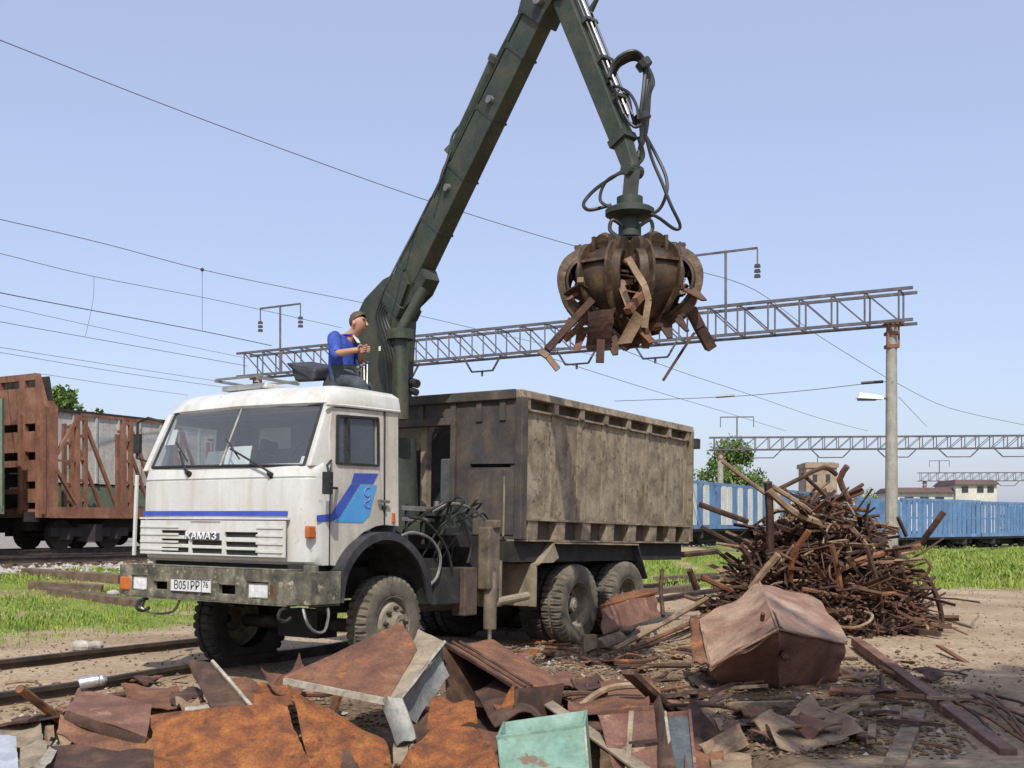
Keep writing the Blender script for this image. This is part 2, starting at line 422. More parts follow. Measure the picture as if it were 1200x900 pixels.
def glass_mat():
    m = bpy.data.materials.new('window_glass'); m.use_nodes = True
    t = m.node_tree; p = t.nodes['Principled BSDF']; L = t.links
    o = t.nodes['Material Output']
    tr = t.nodes.new('ShaderNodeBsdfTransparent'); tr.inputs[0].default_value = (.90,.93,.93,1)
    gl = t.nodes.new('ShaderNodeBsdfGlossy'); gl.inputs['Roughness'].default_value = .03; gl.inputs[0].default_value = (.9,.95,1,1)
    fr = t.nodes.new('ShaderNodeFresnel'); fr.inputs[0].default_value = 1.55
    mx = t.nodes.new('ShaderNodeMixShader')
    ge = t.nodes.new('ShaderNodeNewGeometry'); mu = t.nodes.new('ShaderNodeMath'); mu.operation = 'SUBTRACT'; mu.use_clamp = True
    L.new(fr.outputs[0], mu.inputs[0]); L.new(ge.outputs['Backfacing'], mu.inputs[1])
    L.new(mu.outputs[0], mx.inputs[0]); L.new(tr.outputs[0], mx.inputs[1]); L.new(gl.outputs[0], mx.inputs[2])
    df = t.nodes.new('ShaderNodeBsdfDiffuse'); df.inputs[0].default_value = (.34,.35,.37,1)
    m2 = t.nodes.new('ShaderNodeMixShader'); m2.inputs[0].default_value = .09
    L.new(mx.outputs[0], m2.inputs[1]); L.new(df.outputs[0], m2.inputs[2])
    L.new(m2.outputs[0], o.inputs[0])
    return m
m_glass = glass_mat()
# ================================================================ THE SETTING
def graded(lo, hi, fine, near):
    a = [0.0]
    step = fine
    while a[-1] < hi:
        if a[-1] > near: step *= 1.13
        a.append(a[-1] + step)
    b = [0.0]; step = fine
    while b[-1] > lo:
        if -b[-1] > near: step *= 1.13
        b.append(b[-1] - step)
    return sorted(set(b + a))
def grass_at(x, y):
    s = s_of(x, y); n = noise.noise(V((x*.35, y*.35, 9)))*.5 + noise.noise(V((x*1.3, y*1.3, 4)))*.3
    a = smooth(11.7, 13.4, s + n*2.4) * (1 - smooth(19.0, 21.0, s + n*2)) * smooth(12, 14.5, y + n*2)
    b = smooth(25.5, 27.5, y + n*2.2) * (1 - smooth(11.6, 12.6, s)) * smooth(.29, .36, x/max(y, 1) + n*.05)
    b = max(b, smooth(26, 27.5, y + n*2) * (1 - smooth(31, 34, y + n*3)) * smooth(.08, .1, x/max(y, 1)) * (1 - smooth(.17, .2, x/max(y, 1))))
    c = smooth(24, 26, y + n*2) * smooth(11.5, 12.4, s) * (1 - smooth(15, 17, s + n*2))*.8
    return max(a, b, c) * (.35 + .65*smooth(-.35, .1, noise.noise(V((x*.9, y*.5, 7)))))
def ground():
    xs = graded(-2600, 2600, .14, 9); ys = [y + 9 for y in graded(-60, 5000, .14, 12)]
    nx, ny = len(xs), len(ys)
    vs = [(x, y, gh(x, y)) for y in ys for x in xs]
    fs = [(j*nx+i, j*nx+i+1, (j+1)*nx+i+1, (j+1)*nx+i) for j in range(ny-1) for i in range(nx-1)]
    me = bpy.data.meshes.new('ground'); me.from_pydata(vs, [], fs); me.shade_smooth()
    ga = me.attributes.new('grass', 'FLOAT', 'POINT'); gv = me.attributes.new('gravel', 'FLOAT', 'POINT'); dm = me.attributes.new('damp', 'FLOAT', 'POINT')
    A, B, D = [], [], []
    for x, y, z in vs:
        A.append(grass_at(x, y) if y > 5 and abs(x) < 300 else (.6 if abs(x) > 300 or y > 300 else 0))
        s = s_of(x, y); B.append(smooth(20.5, 22.5, s) * (1 - smooth(120, 200, abs(s))))
        q = math.hypot((x-1.0)/3.2, (y-9.5)/2.6)            # oily trodden soil round the heaps
        D.append((1 - smooth(.5, 1.3, q + .5*noise.noise(V((x*.8, y*.8, 2))))))
    ga.data.foreach_set('value', A); gv.data.foreach_set('value', B); dm.data.foreach_set('value', D)
    m = bpy.data.materials.new('soil'); m.use_nodes = True
    t = m.node_tree; N = t.nodes; L = t.links; p = N['Principled BSDF']
    tc = N.new('ShaderNodeTexCoord')
    def nz(sc, det=8, ro=.6):
        n = N.new('ShaderNodeTexNoise'); n.inputs['Scale'].default_value = sc; n.inputs['Detail'].default_value = det; n.inputs['Roughness'].default_value = ro
        L.new(tc.outputs['Object'], n.inputs[0]); return n.outputs['Fac']
    def ramp(f, st):
        r = N.new('ShaderNodeValToRGB'); e = r.color_ramp.elements
        while len(e) < len(st): e.new(.5)
        for k, (q, c) in enumerate(st): e[k].position = q; e[k].color = (*c, 1)
        L.new(f, r.inputs[0]); return r.outputs[0]
    def mix(f, a, b, mode='MIX'):
        x = N.new('ShaderNodeMix'); x.data_type = 'RGBA'; x.blend_type = mode
        if hasattr(f, 'links'): L.new(f, x.inputs[0])
        else: x.inputs[0].default_value = f
        L.new(a, x.inputs[6]); L.new(b, x.inputs[7]); return x.outputs[2]
    def attr(n):
        a = N.new('ShaderNodeAttribute'); a.attribute_name = n; return a.outputs['Fac']
    base = ramp(nz(.55, 10), [(.3, (.225,.158,.098)), (.5, (.325,.24,.158)), (.7, (.42,.325,.225))])
    grit = ramp(nz(14, 9, .7), [(.3, (.55,.52,.5)), (.5, (1.0,1.0,1.0)), (.72, (1.35,1.33,1.3))])
    base = mix(1.0, base, grit, 'MULTIPLY')
    wet = ramp(nz(1.6, 9), [(.3, (.075,.052,.032)), (.55, (.17,.12,.075)), (.75, (.28,.21,.14))])
    wet = mix(1.0, wet, grit, 'MULTIPLY')
    def soft(a, sc, lo, hi):
        ad = N.new('ShaderNodeMath'); ad.operation = 'ADD'; sb = N.new('ShaderNodeMath'); sb.operation = 'MULTIPLY_ADD'
        L.new(nz(sc, 8), sb.inputs[0]); sb.inputs[1].default_value = .9; sb.inputs[2].default_value = -.45
        L.new(a, ad.inputs[0]); L.new(sb.outputs[0], ad.inputs[1])
        mr = N.new('ShaderNodeMapRange'); mr.inputs[1].default_value = lo; mr.inputs[2].default_value = hi; L.new(ad.outputs[0], mr.inputs[0]); return mr.outputs[0]
    c = mix(soft(attr('damp'), 2.5, .25, .75), base, wet)
    gr = ramp(nz(1.1, 8), [(.3, (.10,.13,.03)), (.5, (.16,.21,.04)), (.7, (.25,.24,.09))])
    c = mix(soft(attr('grass'), 3.0, .3, .6), c, gr)
    gvl = ramp(nz(9, 8, .75), [(.3, (.10,.09,.08)), (.5, (.24,.215,.19)), (.7, (.42,.4,.37))])
    c = mix(soft(attr('gravel'), 2.0, .35, .65), c, gvl)
    L.new(c, p.inputs['Base Color']); p.inputs['Roughness'].default_value = .95; p.inputs['Specular IOR Level'].default_value = .2
    b = N.new('ShaderNodeBump'); b.inputs['Strength'].default_value = .7; b.inputs['Distance'].default_value = .06
    L.new(nz(9, 11, .68), b.inputs['Height']); L.new(b.outputs[0], p.inputs['Normal'])
    me.materials.append(m)
    tag(link(bpy.data.objects.new('ground', me)), kind='structure')
ground()

def blades(name, n, pick, hmin, hmax, seed, label):
    rng = random.Random(seed); vs, fs = [], []
    k = tries = 0
    while k < n and tries < n*8:
        tries += 1
        x, y = pick(rng)
        if rng.random() > grass_at(x, y): continue
        z = gh(x, y); h = rng.uniform(hmin, hmax) * (.40 + 1.5*max(0, noise.noise(V((x*.7, y*.45, 1)))+.15) + .5*max(0, noise.noise(V((x*2.6, y*1.6, 5))))); a = rng.uniform(0, 6.28); w = h*.09 + .006; l = h*rng.uniform(.1, .6)
        cx, sx = math.cos(a), math.sin(a); b = rng.uniform(0, 6.28)
        o = len(vs); mx, my = x + math.cos(b)*l*.35, y + math.sin(b)*l*.35
        vs += [(x-cx*w, y-sx*w, z-.01), (x+cx*w, y+sx*w, z-.01), (mx+cx*w*.7, my+sx*w*.7, z+h*.62), (mx-cx*w*.7, my-sx*w*.7, z+h*.62), (x+math.cos(b)*l, y+math.sin(b)*l, z+h)]
        fs += [(o, o+1, o+2, o+3), (o+3, o+2, o+4)]; k += 1
    me = bpy.data.meshes.new(name); me.from_pydata(vs, [], fs); me.materials.append(m_grass)
    tag(link(bpy.data.objects.new(name, me)), label, 'grass', kind='stuff')
def pl(r):
    s, t = r.uniform(11.4, 21.5), r.uniform(3, 26)
    return -DY*s + DX*t, DX*s + DY*t
def pr(r):
    y = 25 + 40*r.random()**1.7
    return y*r.uniform(.30, .56), y
def pm(r):
    y = 24 + 22*r.random()
    return y*r.uniform(.08, .32), y
blades('grass', 52000, pl, .03, .085, 1, 'short green grass growing between the tracks left of the truck')
blades('grass', 46000, pr, .08, .28, 2, 'tall bright green grass strip in front of the blue wagons')
blades('grass', 9000, pm, .06, .18, 3, 'patchy grass seen between the truck box and the tangled heap')

# ---------------------------------------------------------------- tracks
def rail_mb(s, t0, t1, z, head=.075, h=.16):
    mb = MB(); n = max(2, int((t1-t0)/1.5))
    P = [st(s, t0+(t1-t0)*i/n) for i in range(n+1)]
    prof = [(-.065,0),(.065,0),(.065,.015),(.012,.03),(.012,h-.045),(head/2,h-.04),(head/2,h),(-head/2,h),(-head/2,h-.04),(-.012,h-.045),(-.012,.03),(-.065,.015)]
    vs = []
    for p in P:
        zz = z(p.x, p.y)
        for a, b in prof: vs.append((p.x - DY*a, p.y + DX*a, zz + b))
    k = len(prof)
    fs = [(i*k+j, i*k+(j+1) % k, (i+1)*k+(j+1) % k, (i+1)*k+j) for i in range(n) for j in range(k)]
    fs += [tuple(range(k-1, -1, -1)), tuple(range(n*k, n*k+k))]
    return mb.add(vs, fs)
def track(s, t0, t1, lift, label, sl0, sl1, proud=.02, gauge=.79):
    root = thing('railway_track', st(s, t0, gh(*st(s, t0).xy)), label, 'railway track')
    zf = lambda x, y: gh(x, y) + lift
    for q in (-gauge, gauge):
        rail_mb(s+q, t0, t1, zf).build('rail', m_rail, root, world=True)
    sm = MB().box((-1.3, -.12, -.14), (1.3, .12, 0)).mesh('sleeper'); sm.materials.append(m_sleeper)
    t = sl0; k = 0
    while t < sl1 and k < 200:
        p = st(s, t); rot = math.atan2(DX, -DY)
        inst('sleeper', sm, root, V((p.x, p.y, gh(p.x, p.y) + proud)) - root.location, (0, 0, rot + random.uniform(-.02, .02)))
        t += .62; k += 1
    return root
track(9.42, -2.0, 200, -.05, 'bare rusty siding track running under the truck from the lower left', 4.5, 34, -.015, .96)
track(24.2, -30, 260, .10, 'near main line track in front of the brown wagon', 6, 60, .08)
track(30.6, -40, 260, .10, 'track carrying the brown timber wagon', 0, 60, .08)
track(20.6, 20, 260, .10, 'track under the blue and white slatted wagons', 30, 90, .08)

# ballast stones along the near main line, past counting
def stones(name, n, pick, r0, r1, m, label, cat, seed, lift=0):
    rng = random.Random(seed); mb = MB()
    for _ in range(n):
        x, y = pick(rng); r = rng.uniform(r0, r1)*rng.uniform(.6, 1.2); z = gh(x, y) + r*.25 + lift
        a = [rng.uniform(.6, 1.25)*r for _ in range(6)]; q = rng.uniform(0, 6.28); c, s = math.cos(q), math.sin(q)
        mb.add([(x+c*a[0], y+s*a[0], z), (x-s*a[1], y+c*a[1], z+r*.2), (x-c*a[2], y-s*a[2], z), (x+s*a[3], y-c*a[3], z+r*.1), (x, y, z+a[4]*.8), (x, y, z-a[5]*.5)],
               [(0,1,4),(1,2,4),(2,3,4),(3,0,4),(1,0,5),(2,1,5),(3,2,5),(0,3,5)])
    o = mb.build(name, m); tag(o, label, cat, kind='stuff')
def pb(r):
    s, t = r.choice((r.gauss(24.2, 1.3), r.gauss(20.6, .9))), r.uniform(4, 75)
    return -DY*s + DX*t, DX*s + DY*t
stones('ballast', 9000, pb, .04, .10, m_stone, 'grey ballast stones of the main line tracks', 'ballast', 5)

# ---------------------------------------------------------------- gantries over the tracks
def gantry(pa, pb_, zb, h, w, n, label, parts, cols, cat='gantry'):
    """lattice beam from ground point pa to pb_, bottom chords at zb"""
    pa, pb_ = V((*pa, 0)), V((*pb_, 0)); d = (pb_-pa).normalized(); L = (pb_-pa).length; q = V((-d.y, d.x, 0))
    root = thing('railway_gantry', V((pa.x, pa.y, gh(pa.x, pa.y))), label, cat)
    def pt(t, side, top): return pa + d*t + q*(side*w/2) + V((0, 0, zb + (h if top else 0)))
    for side in (-1, 1):
        for top in (0, 1):
            MB().bar(pt(-.5, side, top), pt(L+.5, side, top), .11, .11).build('chord', m_gant, root, world=True)
    step = L/n
    if parts:
        e = V((0,0,0))
        vm = MB().bar(e, V((0,0,h)), .06, .06).mesh('upright'); vm.materials.append(m_gant)
        dm = MB().bar(e, d*step + V((0,0,h)), .05, .05).mesh('diagonal'); dm.materials.append(m_gant)
        tm = MB().bar(e, q*w, .05, .05).mesh('cross_tie'); tm.materials.append(m_gant)
        for side in (-1, 1):
            for i in range(n+1):
                inst('upright', vm, root, pt(i*step, side, 0) - root.location)
                if i < n: inst('diagonal', dm, root, pt(i*step, side, 0) - root.location)
        for i in range(n+1):
            for top in (0, 1): inst('cross_tie', tm, root, pt(i*step, -1, top) - root.location)
    else:
        mb = MB()
        for side in (-1, 1):
            for i in range(n+1):
                mb.bar(pt(i*step, side, 0), pt(i*step, side, 1), .07, .07)
                if i < n: mb.bar(pt(i*step, side, 0), pt((i+1)*step, side, 1), .06, .06)
        mb.build('lattice', m_gant, root, world=True, kind='stuff')
    for t, wd in cols:
        p = pa + d*t; z0 = gh(p.x, p.y)
        c = MB().cyl(V((p.x, p.y, z0-.2)), V((p.x, p.y, zb-.08)), wd*.56, wd*.44, 20).build('column', m_conc, root, sm=True, world=True)
        cp = MB().box((p.x-wd*.5, p.y-wd*.5, zb-.95), (p.x+wd*.5, p.y+wd*.5, zb-.82)).box((p.x-wd*.5, p.y-wd*.5, zb-.45), (p.x+wd*.5, p.y+wd*.5, zb-.33)).box((p.x-wd*.62, p.y-wd*.62, zb-.08), (p.x+wd*.62, p.y+wd*.62, zb+.0))
        for a in (-1, 1): cp.bar(V((p.x+a*wd*.46, p.y-wd*.46, zb-.95)), V((p.x+a*wd*.46, p.y-wd*.46, zb)), .07, .07)
        cp.build('column_head', m_wbrown, root, world=True)
    return root, pt, d, q
A0, B0 = at(1056, 360, 42), at(294, 430, 57.5)
g1, gpt, gd, gq = gantry(A0.xy, B0.xy, 9.15, 1.18, 1.0, 26, 'long lattice gantry beam on a concrete column beyond the grab', True, [(.35, .44), ((B0.xy-A0.xy).length-.5, .44)])
GL = (B0.xy-A0.xy).length
def tpole(root, p, h, arm, ins=True, name='wire_bracket'):
    mb = MB().bar(p, p+V((0,0,h)), .09, .09).bar(p+V((0,0,h-.05))-gd*arm, p+V((0,0,h-.05))+gd*arm, .08, .08)
    for s_ in (-1, 1): mb.bar(p+gd*arm*s_+V((0,0,h-.1)), p+gd*arm*s_+V((0,0,h-.75)), .05, .05)
    b = mb.build(name, m_gant, root, world=True)
    if ins:
        for s_ in (-1, 1):
            i_ = MB(); o = p+gd*arm*s_+V((0,0,h-.7))
            for k in range(3): i_.cyl(o-V((0,0,k*.2)), o-V((0,0,k*.2+.12)), .11, .14, 8)
            i_.build('insulator', m_ins, b)
            for v in b.children[-1].data.vertices: v.co -= root.location
def xy_on(px):                              # distance along the near gantry at a picture column
    best = min(range(0, 2000), key=lambda i: abs(600 + F*(A0.x+gd.x*GL*i/2000)/(A0.y+gd.y*GL*i/2000) - px))
    return GL*best/2000
for px in (855, 336):
    t = xy_on(px); tpole(g1, gpt(t, 1, 0), 3.4, 1.3)
for px in (768, 676, 565, 472):             # suspended yokes under the beam
    t = xy_on(px); y = MB(); o = gpt(t, 0, 0)
    r = [o-gd*.95, o-gd*.55-V((0,0,.62)), o+gd*.55-V((0,0,.62)), o+gd*.95]
    for a, b in zip(r, r[1:]): y.bar(a, b, .07, .07)
    y.cyl(o-V((0,0,.62)), o-V((0,0,.85)), .05, .05, 8)
    y.build('wire_yoke', m_gant, g1, world=True)
# street lamp fixed on the column
cx = A0 + gd*.35
lp = at(1043, 468, 42.1)
lamp = thing('yard_lamp', V((lp.x, lp.y, lp.z)), 'white floodlight head on a short arm on the gantry column', 'lamp')
MB().cyl(V((cx.x-.1, cx.y-.05, lp.z+.03)), lp+V((-.35,-.05,.03)), .035, .035, 8).build('arm', m_gant, lamp, world=True)
l0 = lp+V((-.3,-.06,.04))
MB().hexa([l0+V((0,-.16,-.06)), l0+V((-.98,-.2,-.02)), l0+V((-.98,.2,-.02)), l0+V((0,.16,-.06)), l0+V((0,-.1,.08)), l0+V((-.9,-.14,.20)), l0+V((-.9,.14,.20)), l0+V((0,.1,.08))]).build('housing', mat('lamp_white', [(.5, (.78,.78,.76))], 3, .4, 0, 0, var=0), lamp, world=True, bev=.02)
MB().box(l0+V((-.92,-.13,-.09)), l0+V((-.25,.13,-.03))).build('lens', m_bluegrey, lamp, world=True)
def far_gantry(x0, x1, Y0, Y1, zb, h, n, label, cols, yokes, pole=None):
    a, b = at(x0, 600, Y0), at(x1, 600, Y1)
    root, pt, d, q = gantry(a.xy, b.xy, zb, h, 1.0, n, label, False, cols)
    for t in yokes:
        o = pt(t, 0, 0); y = MB(); r = [o-d*1.9, o-d*1.1-V((0,0,.8)), o+d*1.1-V((0,0,.8)), o+d*1.9]
        for u, v in zip(r, r[1:]): y.bar(u, v, .1, .1)
        y.build('wire_yoke', m_gant, root, world=True)
    if pole is not None:
        o = pt(pole, 0, 1); MB().bar(o, o+V((0,0,2)), .12, .12).bar(o+V((0,0,2))-d*1.6, o+V((0,0,2))+d*1.6, .1, .1).bar(o+V((0,0,2))-d*1.6, o+V((0,0,1))-d*1.6, .07, .07).bar(o+V((0,0,2))+d*1.6, o+V((0,0,1))+d*1.6, .07, .07).build('wire_bracket', m_gant, root, world=True)
far_gantry(837, 1262, 109, 106, 8.85, 1.2, 26, 'second lattice gantry crossing far behind the scrap heap', [(.6, .6), (33, .6)], (4.6, 11.2, 17.4, 23.2, 28.4), 2.2)
far_gantry(1079, 1300, 184, 182, 8.75, 1.35, 22, 'farthest lattice gantry above the pale building', [(.6, .6)], (6, 14, 20), 3.0)

# ---------------------------------------------------------------- overhead wires
def wire(pts, Ys, r, label, group='overhead railway wires'):
    P = [at(x, y, Ys[0]+(Ys[1]-Ys[0])*i/(len(pts)-1)) for i, (x, y) in enumerate(pts)]
    c = catmull(P, 5) if len(P) > 2 else P
    if pts[0][0] < 0: c.insert(0, c[0] + (c[0]-c[6])*6)      # the run goes on beyond the picture
    if pts[-1][0] > 1200: c.append(c[-1] + (c[-1]-c[-6])*4)
    MB().tube(c, r*.78, 5).build('overhead_wire', m_wire, label=label, cat='wire', group=group)
wire([(-60,25),(0,47),(170,114),(340,178),(510,238),(680,290),(760,306),(822,319)], (24, 44), .017, 'topmost single wire sloping down across the sky behind the crane boom')
wire([(-60,243),(0,257),(120,285),(237,316),(340,338),(440,358),(560,386)], (30, 52), .017, 'catenary wire carrying the dark clamp and the long dropper, left sky')
wire([(-60,284),(0,297),(110,324),(255,352),(400,384)], (32, 52), .015, 'second catenary wire above the darkest contact wire, left sky')
wire([(-60,328),(0,343),(120,366),(237,388),(318,405)], (30, 47), .022, 'darkest contact wire ending by the left bracket of the gantry')
wire([(-60,346),(0,358),(145,390),(290,420)], (38, 55), .013, 'faint thin wire just under the darkest contact wire')
wire([(-60,364),(0,377),(100,395),(290,429)], (36, 55), .017, 'contact wire hung below the short faint dropper, left sky')
wire([(-60,397),(0,407),(145,430),(290,452)], (40, 57), .014, 'upper wire of the close pair above the brown wagon')
wire([(-60,404),(0,413),(145,437),(264,454)], (40, 57), .014, 'lower wire of the close pair above the brown wagon')
wire([(40,437),(54,439),(140,452),(220,463)], (44, 57), .013, 'lowest faint wire just above the trees behind the brown wagon')
wire([(237,316),(237,388)], (41, 41), .012, 'long vertical dropper between catenary and dark contact wire')
wire([(110,324),(109,352),(100,394)], (40, 40), .010, 'short faint dropper wire in the left sky')
wire([(820,318),(885,340),(954,390),(1033,439),(1053,450),(1112,478),(1205,499)], (42.5, 60), .017, 'wire passing behind the concrete column down to the right edge')
wire([(700,398),(793,434),(881,463),(960,490),(1017,505)], (50, 105), .022, 'thin wire sinking from under the grab to the far gantry')
wire([(640,418),(760,456),(840,480),(921,505)], (55, 107), .022, 'thin wire just above the rear of the truck box')
wire([(720,470),(850,465),(940,458),(1020,449),(1046,447)], (55, 41.9), .02, 'cross span wire tied to the concrete column')
wire([(1053,465),(1086,500)], (42, 60), .014, 'short stay wire below the lamp, right of the column')
wire([(560,386),(640,404),(700,417)], (52, 60), .015, 'faint wire under the near gantry beam left of the grab')
for x, y, Y, l in ((850, 465, 51.7, 'dark strain insulator far out on the cross span wire'), (1022, 449, 43.4, 'dark strain insulator on the span wire next to the column')):
    p = at(x, y, Y); MB().cyl(p-V((.42,0,.0)), p+V((.42,0,.06)), .06, .06, 8).build('strain_insulator', m_ins, label=l, cat='insulator')
p = at(237, 316, 40.9); MB().ball(p, .07).build('wire_clamp', m_ins, label='small dark clamp where the long dropper meets the catenary', cat='clamp')

# ---------------------------------------------------------------- wagons
def bogies(root, o, d, q, L, hw, z, wr=.475, at_=None):
    for c in at_ or (2.2, L-2.2):
        f = MB()
        for s_ in (-1, 1):
            f.bar(o+d*(c-1.5)+q*(s_*hw*.72)+V((0,0,z+.55)), o+d*(c+1.5)+q*(s_*hw*.72)+V((0,0,z+.55)), .14, .28)
            f.box(o+d*c+q*(s_*hw*.72)+V((-.3,-.3,z+.25)), o+d*c+q*(s_*hw*.72)+V((.3,.3,z+.8)))
        f.build('bogie_frame', m_under, root, world=True)
        for e in (-.93, .93):
            w = MB()
            for s_ in (-1, 1):
                p = o+d*(c+e)+q*(s_*.78)+V((0,0,z+wr))
                w.lathe([(.001,-.07),(wr*.35,-.07),(wr*.4,-.03),(wr*.85,-.03),(wr,-.07),(wr,.05),(wr+.03,.06),(wr+.03,.08),(.001,.08)], p, q*s_*-1, 22)
            w.cyl(o+d*(c+e)-q*.8+V((0,0,z+wr)), o+d*(c+e)+q*.8+V((0,0,z+wr)), .08, .08, 8)
            w.build('wheelset', m_under, root, world=True, sm=True)
            for s_ in (-1, 1):
                MB().box(o+d*(c+e)+q*(s_*hw*.76)+V((-.16,-.16,z+.32)), o+d*(c+e)+q*(s_*hw*.76)+V((.16,.16,z+.65))).build('axle_box', m_under, root, world=True)
D3 = V((DX, DY, 0)); Q3 = V((-DY, DX, 0))
# brown timber wagon, track s = 30.6
def brown_wagon():
    o = st(30.6, 0); t0 = 0
    # nearest corner seen at picture column 60
    best = min((abs(600+F*(st(29.15, t/50).x)/(st(29.15, t/50).y) - 60), t/50) for t in range(500, 2500))[1]
    o = st(30.6, best); zr = .50+.10+.16
    root = thing('timber_wagon', V((o.x, o.y, .5)), 'rusty brown timber wagon with tall slotted end wall and stakes', 'railway wagon')
    hw, L, zf = 1.45, 13.2, zr+1.28
    P = lambda a, b, z: o + D3*a + Q3*b + V((0, 0, z))
    mb = MB()
    for b in (-1, 1): mb.bar(P(-.1, b*hw, zf-.14), P(L, b*hw, zf-.14), .14, .34)
    mb.build('side_sill', m_wbrown, root, world=True)
    MB().bar(P(0, 0, zf-.02), P(L, 0, zf-.02), 2*hw-.2, .08).build('deck', m_wbrown, root, world=True)
    MB().bar(P(0, 0, zr+.8), P(L, 0, zr+.8), .5, .45).build('centre_sill', m_under, root, world=True)
    top = 6.15
    holes = []
    def rect(a0, a1, z0, z1): return [(a0, z0), (a1, z0), (a1, z1), (a0, z1)]
    for (z0, z1) in ((5.72, 5.95), (4.38, 4.62), (3.5, 3.75), (2.62, 2.85), (2.0, 2.2)):
        for (a0, a1) in ((-1.05, -.55), (-.28, .62), (.85, 1.3)): holes.append(rect(a0, a1, z0, z1 + (.45 if a0 > -.5 and z0 < 3 else 0)*(1 if z0 > 2.5 else .6)))
    outl = [(-hw-.05, zf-.3), (hw, zf-.3), (hw, top), (-hw+.35, top), (-hw-.05, 5.1)]
    MB().sheet(outl, holes, .16, lambda a, b, c: P(-.1-c, a, b)).build('end_wall', m_wbrown, root, world=True)
    MB().sheet([(-hw+.1, zf-.2), (hw-.1, zf-.2), (hw-.1, top-.05), (-hw+.35, top-.05), (-hw+.1, 5.0)], [], .05, lambda a, b, c: P(.22-c, a, b)).build('end_wall_back', m_under, root, world=True)
    for b in (-hw-.02, -.42, hw): 
        MB().bar(P(-.30, b, zf-.2), P(-.30, b, 4.9), .12, .12, up=Q3).build('end_rib', m_wbrown, root, world=True)
    w = MB(); w.sheet([(-.1, zf), (.2, zf), (.2, 5.1), (.05, 5.3), (-.1, 5.3)], [], .08, lambda a, b, c: P(a, -hw-.06+c, b)); w.build('end_wing', m_wbrown, root, world=True)
    k = 0
    for a in (.95, 2.75, 5.0, 7.2, 9.4, 11.6):
        for b in (-1, 1):
            hh = 4.95 if a < 4 else 4.75
            for e in (0, .3):
                MB().bar(P(a+e, b*hw, zf-.3), P(a+e, b*hw, hh), .11, .13, up=D3).build('stake', m_wbrown, root, world=True)
            tt = MB()
            for z in (2.3, 2.9, 3.6, 4.3, 4.85): tt.bar(P(a, b*hw, z), P(a+.3, b*hw, z), .08, .1)
            tt.build('stake_ties', m_wbrown, root, world=True)
        for b in (-1, 1):
            MB().bar(P(a+.35, b*hw, 4.6), P(a+1.5, b*hw, zf+.1), .1, .1).build('brace', m_wbrown, root, world=True)
    for b in (-1,):
        MB().bar(P(.2, b*hw, 3.7), P(.9, b*hw, 4.75), .1, .1).build('brace', m_wbrown, root, world=True)
        MB().bar(P(.2, b*hw, 3.2), P(.95, b*hw, zf+.1), .1, .1).build('brace', m_wbrown, root, world=True)
        MB().bar(P(.2, b*hw, 3.5), P(1.0, b*hw, 3.5), .07, .07).build('brace', m_wbrown, root, world=True)
    MB().bar(P(1.1, -hw, 4.98), P(9.2, -hw, 4.98), .06, .08).build('top_rail', m_wbrown, root, world=True)
    bogies(root, o, D3, Q3, L, hw, zr-.02, at_=(1.75, L-2.2))
    MB().bar(P(-.5, -.9, zr+1.0), P(-.1, -.9, zr+1.0), .3, .3).build('buffer', m_under, root, world=True)
    # green wagon coupled in front
    o2 = o - D3*15.5
    g = thing('boxcar', V((o2.x, o2.y, .5)), 'teal green wagon whose end just shows at the left edge', 'railway wagon')
    P2 = lambda a, b, z: o2 + D3*a + Q3*b + V((0, 0, z))
    MB().hexa([P2(0,-1.5,zr+1.1), P2(13.8,-1.5,zr+1.1), P2(13.8,1.5,zr+1.1), P2(0,1.5,zr+1.1), P2(0,-1.5,5.2), P2(13.8,-1.5,5.2), P2(13.8,1.5,5.2), P2(0,1.5,5.2)]).build('body', m_wgreen, g, world=True)
    MB().bar(P2(0,-1.53,zr+1.2), P2(13.8,-1.53,zr+1.2), .1, .25).bar(P2(13.75,-1.53,zr+1.2), P2(13.75,-1.53,5.2), .14, .1).build('body_frame', m_wgreen2, g, world=True)
    MB().bar(P2(0,0,zr+.85), P2(13.9,0,zr+.85), 2.2, .4).build('underframe', m_under, g, world=True)
    bogies(g, o2, D3, Q3, 13.8, 1.45, zr-.02)
    # pale wagon on the next track behind
    o3 = st(34.6, best-5)
    h = thing('boxcar', V((o3.x, o3.y, .5)), 'pale grey boxcar standing behind the stakes of the brown wagon', 'railway wagon')
    P3 = lambda a, b, z: o3 + D3*a + Q3*b + V((0, 0, z))
    MB().hexa([P3(0,-1.4,3.0), P3(16,-1.4,3.0), P3(16,1.4,3.0), P3(0,1.4,3.0), P3(0,-1.4,5.55), P3(16,-1.4,5.5), P3(16,1.4,5.5), P3(0,1.4,5.55)]).build('wall', m_wgrey, h, world=True)
    for i in range(0, 17):
        MB().bar(P3(i, -1.43, 3.02), P3(i, -1.43, 5.45), .07, .07, up=D3).build('rib', m_wgrey, h, world=True)
    MB().bar(P3(0, -1.46, 5.56), P3(16, -1.46, 5.52), .1, .1).build('roof_edge', m_under, h, world=True)
    MB().bar(P3(0, 0, 2.35), P3(16, 0, 2.35), 2.7, 1.2).build('lower_side', m_wgreen2, h, world=True)
    MB().bar(P3(0, 0, 1.5), P3(16, 0, 1.5), 2.2, .5).build('underframe', m_under, h, world=True)
    bogies(h, o3, D3, Q3, 16, 1.4, zr-.02)
brown_wagon()

